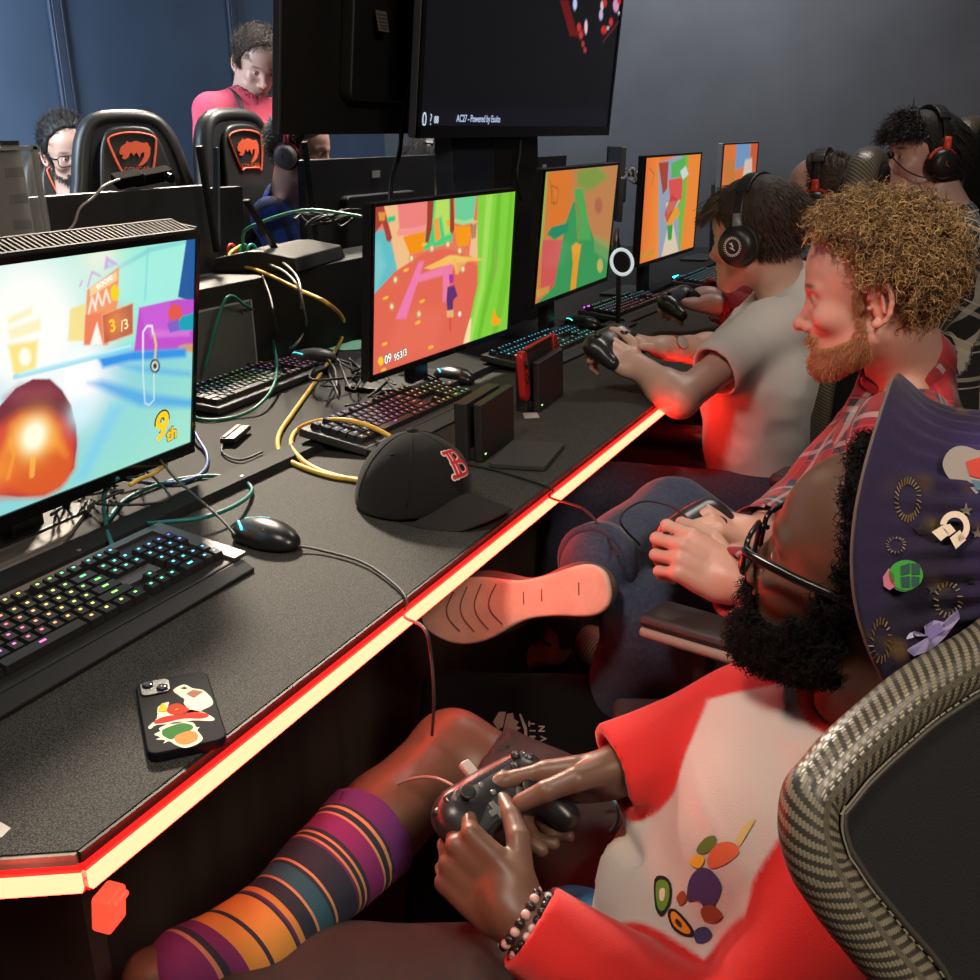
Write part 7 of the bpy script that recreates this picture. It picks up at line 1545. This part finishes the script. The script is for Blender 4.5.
tee = (lambda J, e: [rc(J['sL'], J['sL']+(J['eL']-J['sL'])*e, .068, .066, .025), rc(J['sR'], J['sR']+(J['eR']-J['sR'])*e, .068, .066, .025)]+hem(J['sL']+(J['eL']-J['sL'])*(e+.08), J['eL']-J['sL'], .069, .016)+hem(J['sR']+(J['eR']-J['sR'])*(e+.08), J['eR']-J['sR'], .069, .016))
garment('shirt', upper(J, .022, 1.4)+tee(J, .60)+neckhole(J, HMC), .0055, pc_, mat('grey_tee', (.55, .55, .545), .9, bump=.2, bscale=500, sheen=.2), None, 21, .0065, 26)
seated_legs(J, pc_, DEN, res=.009)
headset(HMC, 1.0, None, 'black headset with a white toothed emblem on the grey-shirted player', mark='teeth', cs=1.3)
def simple_hair(HM, parent, key, c0, c1, n=2500, L=.035, mask=None, cut=None, th=.012, m=6, g=.5, jit=.2, dirv=None, curl=0, r=.0011, res=.004, sc=1.0, seed=40, amp=.002, hx=.045):
    surf = head_prims(ears=False, eyes=False); msk = mask or (lambda p: (p[:, 0] < .060+.5*np.clip(p[:, 2]-.06, 0, 1)) & ((p[:, 2] > .045) | (p[:, 0] < .022)) & ((p[:, 2] > -.01) | (p[:, 0] < -.02)) & (p[:, 2] > -.05))
    cap = add_cap('hair', HM, sc, surf[:2], cut or [half((.88, 0, -.42), (hx, 0, .05)), bx((.158, 0, -.045), (.112, .12, .095), .03, op='s', k=.012), bx((.11, 0, -.16), (.13, .12, .15), .02, op='s', k=.012), bx((0, 0, -.20), (.2, .12, .15), .03, op='s', k=.01)], th, res, vmat('hair_base_'+key, .7), parent, amp, 120, seed, col=tuple(x*.6 for x in c0))
    R_, N_ = scalp(HM, sc, n, msk, 0, seed, surf); D = N_ if dirv is None else N_*.35+(HM[:3, :3]@A3(*dirv))
    strands('hair_strands', R_+N_*th*.6, D, L, r, vmat('hair_'+key, .5), cap, m=m, g=g, jit=jit, curl=curl, cturn=1.2, seed=seed+1, cols=(c0, c1)); return cap
simple_hair(HMC, pc_, 'brown', (.035, .020, .013), (.11, .065, .038), 5000, .022, dirv=(-.5, 0, -.5), g=.4, jit=.12)
R_, N_ = scalp(HMC, 1, 900, lambda p: (p[:, 2] > .055) & (p[:, 0] > .045) & (p[:, 0] < .09), 0, 44, surfB)
strands('fringe', R_+N_*.008, N_*.3+HMC[:3, :3]@A3(.7, 0, -.35), .042, .0012, vmat('hair_fringe', .5), pc_, m=7, g=.9, jit=.15, seed=45, cols=((.04, .026, .018), (.13, .09, .06)))
controller(frame((.3, -.2, .9), (.2, .97, 0), at(612, 343, 2.33)), 'black controller held by the grey-shirted player over the desk', detail=False)
wb = empty('wristwatch', J['wR'], label='wristwatch with a pale face and red strap on the grey-shirted player', cat='watch'); d = U(J['wR']-J['eR']); B0 = frame(d, (0, 0, 1), J['wR']-d*.015)
mb = MB(); mb.T = B0; mb.lathe([(.027, -.010), (.030, -.009), (.030, .009), (.027, .010), (.027, -.010)], 24); mb.obj('strap', mat('strap_red', (.35, .03, .03), .6), wb, True, smooth=True)
mb = MB(); fz = U(A3(.2, -.9, .5)); fz = U(fz-d*(fz@d)); mb.T = frame(fz, d, J['wR']-d*.015+fz*.030); mb.lathe([(0, 0), (.016, 0), (.016, .005), (.013, .007), (0, .007)], 20); mb.obj('watch_face', mat('watch_pale', (.4, .36, .35), .2), wb, True, smooth='auto')
# ------------------------------------------------------------------ the player in red
def seat_J(nk, yaw, lean=0., slx=.165, arms=True, z0=.45):
    """a seated pose from the neck: facing yaw, lean = how far the neck is ahead of the hips"""
    f = A3(-sin(radians(yaw)), cos(radians(yaw)), 0); l = np.cross((0, 0, 1), f); nk = np.asarray(nk, float); pe = A3(nk[0], nk[1], z0)-f*lean; u = nk-pe
    J = dict(pe=pe, wa=pe+u*.30, ch=pe+u*.66, nk=nk, sR=nk-l*slx-A3(0, 0, .055), sL=nk+l*slx-A3(0, 0, .055), hR=pe-l*.09, hL=pe+l*.09)
    for s, g in (('R', -1), ('L', 1)):
        J['k'+s] = J['h'+s]+f*.42+l*g*.05+A3(0, 0, .04); J['a'+s] = J['k'+s]+f*.02+A3(0, 0, -.40); J['t'+s] = J['a'+s]+f*.13-A3(0, 0, .04)
        J['e'+s] = J['s'+s]+f*.10+l*g*.04-A3(0, 0, .25); J['w'+s] = J['e'+s]+f*.22-l*g*.08+A3(0, 0, .04)
    return J, f, l
def dresser(key, HM, J, f, l, label, skin, shirt, sleeves='long', trous=None, res=.010, hres=.0045, sc=1.0, head_kw={}, hands=True, handkw=None, seed=5):
    hs = []
    if hands:
        for s, g in (('L', 1), ('R', -1)): hs.append((hand_frame(J['w'+s], f-l*g*.25, (0, 0, 1), s), s, GRIP, THG, .95))
    pr = person(key, J, HM, label, skin, res=res, hres=hres, handres=.005, hands=hs, sc=sc, head_kw=head_kw)
    if sleeves == 'long':
        a, ca = sleeve(J, 'R', (.064, .058, .046), .95); b, cb = sleeve(J, 'L', (.064, .058, .046), .95); P = upper(J, .018)+a+b+hem(ca, J['wR']-J['eR'], .048)+hem(cb, J['wL']-J['eL'], .048)
    else: P = upper(J, .022)+tee(J, .6)
    garment('shirt', P+neckhole(J, HM, sc), .0085, pr, shirt, None, seed, .006, 28, bones=shirt_bones(J)); seated_legs(J, pr, trous or mat('dark_trousers'), res=.011, cuff=True, seed=seed+1); return pr
nk = at(838, 246, 3.12); J, f, l = seat_J(nk, 85, .05); J['sL'] = nk+l*.16-A3(0, 0, .07); J['wL'] = at(712, 304, 2.86); J['eL'] = at(762, 318, 2.92); J['wR'] = at(706, 296, 2.98); J['eR'] = at(765, 300, 3.12)
HMD = head_frame(at(822, 198, 3.02), 84, -4, 0)
pd_ = dresser('redshirt', HMD, J, f, l, 'person in a dark red shirt with a red and black headset, beyond the grey-shirted player', (.58, .38, .36), mat('dark_red_cloth', (.22, .012, .02), .85), 'long', res=.009)
controller(frame((.3, -.2, .9), (.2, .97, 0), at(680, 300, 2.92)), 'black controller held by the red-shirted player over the desk', detail=False)
simple_hair(HMD, pd_, 'shortbrown', (.07, .038, .025), (.16, .09, .06), 2200, .010, th=.004, g=.1, jit=.4, hx=.012, mask=lambda p: (p[:, 0] < .02+.3*np.clip(p[:, 2]-.06, 0, 1)) & (p[:, 2] > .0))
headset(HMD, 1.0, None, 'black and red headset on the red-shirted player', ringc=mat('headset_red', (.50, .035, .02), .4))
# ------------------------------------------------------------------ the woman
HME = head_frame(at(923, 158, 3.0), 124, 4, 0); nk = at(955, 222, 3.0); J, f, l = seat_J(nk, 100, .04, slx=.15)
PLE = plaid('mono_plaid', (.012, .012, .014), [(0, .10, 0, .012, (.55, .52, .45), .6), (1, .07, .1, .010, (.55, .52, .45), .6), (0, .10, .25, .004, (.6, .55, .45), .8), (1, .07, .45, .004, (.6, .55, .45), .8)])
pe_ = dresser('woman', HME, J, f, l, 'woman with chin-length black hair, red lips and a plaid shirt, wearing a headset', (.62, .40, .36), PLE, 'long', hres=.0035, head_kw=dict(brow=.5, jaw=.92, chin=.85, nose=.92))
CUTW = [half((.88, 0, -.42), (.042, 0, .05)), bx((.150, 0, -.06), (.098, .12, .105), .03, op='s', k=.012), bx((.10, 0, -.20), (.10, .2, .10), .02, op='s', k=.01)]
simple_hair(HME, pe_, 'blackbob', (.008, .007, .008), (.03, .026, .028), 4200, .04, mask=lambda p: (p[:, 0] < .040+.4*np.clip(p[:, 2]-.06, 0, 1)) & ((p[:, 2] > .03) | (p[:, 0] < .03)) & (p[:, 2] > -.03), cut=CUTW, th=.012, dirv=(-.9, 0, -.5), g=.9, jit=.12, r=.0016)
V, F = mesh_sdf(tr([el((-.040, 0, -.025), (.066, .086, .090), k=.02), el((.03, 0, -.07), (.10, .060, .12), k=.02, op='s')], HME), .004, lambda q: .003*wav(q, 90, 5)); link_mesh('hair_bob', V, F, mat('bob_black', (.010, .009, .010), .55), pe_, True)
R_, N_ = scalp(HME, 1, 700, lambda p: (p[:, 2] > .05) & (p[:, 0] > .04), 0, 54, surfB); strands('fringe', R_+N_*.008, N_*.5+HME[:3, :3]@A3(.5, -.2, -.2), .045, .0016, vmat('hair_blackfringe', .5), pe_, m=8, curl=.008, cturn=1.2, g=.8, jit=.3, seed=55, cols=((.008, .007, .008), (.03, .026, .028)))
mb = MB(); mb.T = HME; mb.ell((.100, 0, -.0665), (.0045, .019, .0042)); mb.ell((.0985, 0, -.0778), (.0052, .016, .0052)); mb.obj('lipstick', mat('lip_red', (.38, .02, .035), .35), pe_, True, smooth=True)
headset(HME, 1.05, None, 'black headset with orange-red rings and microphone on the woman', ringc=mat('headset_orange', (.75, .07, .03), .4), mic=1)
# ------------------------------------------------------------------ people of the far row
HMG = head_frame(at(68, 151, 3.75), -122, -16, 6); nk = at(77, 212, 3.80); J, f, l = seat_J(nk, -112, .05)
pg = dresser('glassesman', HMG, J, f, l, 'person with dark hair, beard and glasses in a black shirt, far left', (.42, .25, .19), mat('black_tee', (.012, .016, .022), .9), 'short', hres=.0035)
simple_hair(HMG, pg, 'darkquiff', (.012, .010, .010), (.04, .032, .030), 2600, .022, dirv=(.2, 0, .4), g=0, jit=.25, th=.010)
R_, N_ = scalp(HMG, 1, 3000, bmB, .0, 61, surfB); strands('beard', R_, N_+HMG[:3, :3]@A3(.2, 0, -.8), .013, .0011, vmat('beard_dark', .7), pg, m=4, g=.3, seed=62, jit=.3, cols=((.015, .010, .008), (.05, .035, .028)))
glasses(HMG, 1, pg, lens=False, r=.0018)
mb = MB(); mb.tube([J['nk']+A3(*q) for q in ((.05, -.03, .02), (.06, -.05, -.03), (.05, -.06, -.08))], .0028, 5); mb.obj('lanyard', mat('cord_tan', (.4, .22, .12), .7), pg, True)
# standing person in pink
HMP = head_frame(at(257, 62, 4.0), -128, -32, -6); nk = at(246, 98, 4.02); f = A3(sin(radians(118)), cos(radians(118)), 0); f = A3(-sin(radians(-115)), cos(radians(-115)), 0); l = np.cross((0, 0, 1), f)
pe = A3(nk[0], nk[1], .93)-f*.0; u = nk-pe
J = dict(pe=pe, wa=pe+u*.3, ch=pe+u*.68, nk=nk, sR=nk-l*.15-A3(0, 0, .05), sL=nk+l*.15-A3(0, 0, .05), hR=pe-l*.09, hL=pe+l*.09)
for s, g in (('R', -1), ('L', 1)):
    J['k'+s] = J['h'+s]+A3(0, 0, -.43)+f*.02; J['a'+s] = J['k'+s]+A3(0, 0, -.41)-f*.02; J['t'+s] = J['a'+s]+f*.13-A3(0, 0, .05); J['e'+s] = J['s'+s]+f*.05+l*g*.05-A3(0, 0, .27); J['w'+s] = J['e'+s]+f*.20-l*g*.10+A3(0, 0, .02)
pk = person('pinkshirt', J, HMP, 'standing person in a pink T-shirt looking down, partly behind the televisions', (.50, .31, .25), res=.010, hres=.0035, handres=.005, hands=[(hand_frame(J['w'+s], f-l*g*.3, (0, 0, 1), s), s, RELAX, THG, .95) for s, g in (('L', 1), ('R', -1))])
garment('shirt', upper(J, .010, fat=.92)+tee(J, .62)+neckhole(J, HMP), .0075, pk, mat('pink_tee', (.62, .075, .13), .9, bump=.15, bscale=300), None, 31, .006, 24)
seated_legs(J, pk, DEN, res=.011)
simple_hair(HMP, pk, 'brownwave', (.03, .020, .014), (.10, .065, .045), 3000, .028, dirv=(.5, .2, .1), g=.6, jit=.3, curl=.006, th=.012)
R_, N_ = scalp(HMP, 1, 1200, bmB, .0, 71, surfB); strands('beard', R_, N_+HMP[:3, :3]@A3(.2, 0, -.8), .006, .0008, vmat('beard_brown', .7), pk, m=3, g=.2, seed=72, jit=.3, cols=((.03, .018, .012), (.06, .035, .025)))
mb = MB(); o_ = J['sR']*.45+J['nk']*.55
mb.tube(spline([o_-f*.09+A3(0, 0, -.02), o_+A3(0, 0, .055)+f*.01, o_+f*.095+A3(0, 0, -.03), o_+f*.125+A3(0, 0, -.17), o_+f*.10-l*.06+A3(0, 0, -.36)], 6), .009, 6, flat=.4); tag(mb.obj('bag_strap', mat('strap_black', (.02, .015, .02), .7), smooth=True), 'dark bag strap over the shoulder of the pink shirt', 'strap')
# the player in blue plaid
HMI = head_frame(at(300, 152, 3.45), -80, -8, 0); nk = at(287, 198, 3.6); J, f, l = seat_J(nk, -72, .06)
PLI = plaid('blue_plaid', (.02, .07, .42), [(0, .075, 0, .028, (.012, .02, .06), .8), (1, .07, .1, .026, (.012, .02, .06), .75)])
pi_ = dresser('blueplaid', HMI, J, f, l, 'person in a blue plaid shirt with a headset, face half hidden by the monitor', (.60, .34, .28), PLI, 'long', hres=.0035)
simple_hair(HMI, pi_, 'darkbrown', (.03, .018, .012), (.08, .05, .035), 1800, .02, th=.008)
V, F = mesh_sdf(tr([el((-.014, 0, .050), (.105, .086, .085), k=.01), bx((0, 0, -.06), (.2, .2, .105), .001, op='s', k=.004), bx((-.02, 0, .115), (.018, .3, .03), .002, op='s', k=.002)], HMI), .0045); link_mesh('cap', V, F, mat('cap_grey', (.10, .11, .12), .9), pi_, True)
headset(HMI, 1.02, None, 'headset with red rings and silver cups on the player in blue plaid', cupc=mat('cup_silver', (.22, .22, .24), .3), ringc=mat('headset_darkred', (.35, .02, .03), .4))
# far player behind the post
HMK = head_frame(at(429, 170, 4.3), -68, -10, 0); nk = at(422, 214, 4.35); J, f, l = seat_J(nk, -75, .05)
pk2 = dresser('farplayer', HMK, J, f, l, 'far person with dark hair and glasses, mostly hidden behind the post', (.55, .32, .26), mat('black_tee'), 'short')
simple_hair(HMK, pk2, 'dark', (.02, .014, .012), (.06, .045, .04), 1800, .05, dirv=(.3, 0, -.2), g=.6, th=.014); glasses(HMK, 1, pk2, lens=False, r=.0018)
headset(HMK, 1.02, None, 'headset with an orange band on the far player behind the post', ringc=mat('headset_orange'))
# ------------------------------------------------------------------ bag on the floor between the chairs
bp = at(525, 735, 1.62); bg = empty('tote_bag', (bp[0], bp[1], 0), label='black tote bag with a pale tree emblem and rotated lettering, beyond the bare knee', cat='bag')
n_ = U(A3(.30, -.75, .60)); BM_ = frame(n_, A3(1, .3, 0), bp); BGM = mat('bag_black', (.006, .006, .007), .9, spec=.08)
V, F = mesh_sdf(tr([bx((0, -.10, -.06), (.17, .20, .055), .03, k=.01)], BM_), .008, lambda q: .006*wav(q, 22, 4)); link_mesh('bag_body', V, F, BGM, bg, True)
bvb = bvh_of([bg.children[0]]); PB = (150, 148, 140)
for poly, l_ in (([(493, 722), (499, 712), (506, 712), (503, 727), (498, 730)], 0), ([(507, 714), (513, 713), (514, 719), (519, 722), (515, 725), (521, 728), (516, 731), (521, 735), (515, 738), (520, 743), (511, 740), (503, 732)], 0), ([(519, 714), (521, 714), (527, 728), (528, 748), (525, 749), (525, 730)], 0)):
    decal(bvb, poly, 'emblem', dm(PB), bg, .002, smooth_=False)
for t_, x, y in (('M', 533, 739), ('I', 533, 731), ('T', 532, 724), ('N', 542, 729), ('V', 544, 739)):
    c = cast(bvb, x, y, .003)
    if c is not None: text_obj('lettering', t_, .013, frame(n_, U(CU*.9-CR*.1)*-1 if False else U(CU), c), dm(PB), bg, True, depth=.0004, bold=.0004)
mb = MB(); c = at(526, 705, 1.75); mb.T = frame(n_, (1, .2, 0), c); mb.box((0, 0, 0), (.05, .018, .004)); tag(mb.obj('paper_tag', mat('tag_yellow', (.30, .20, .02), .7)), 'dull yellow tag in the dark above the tote bag', 'paper')
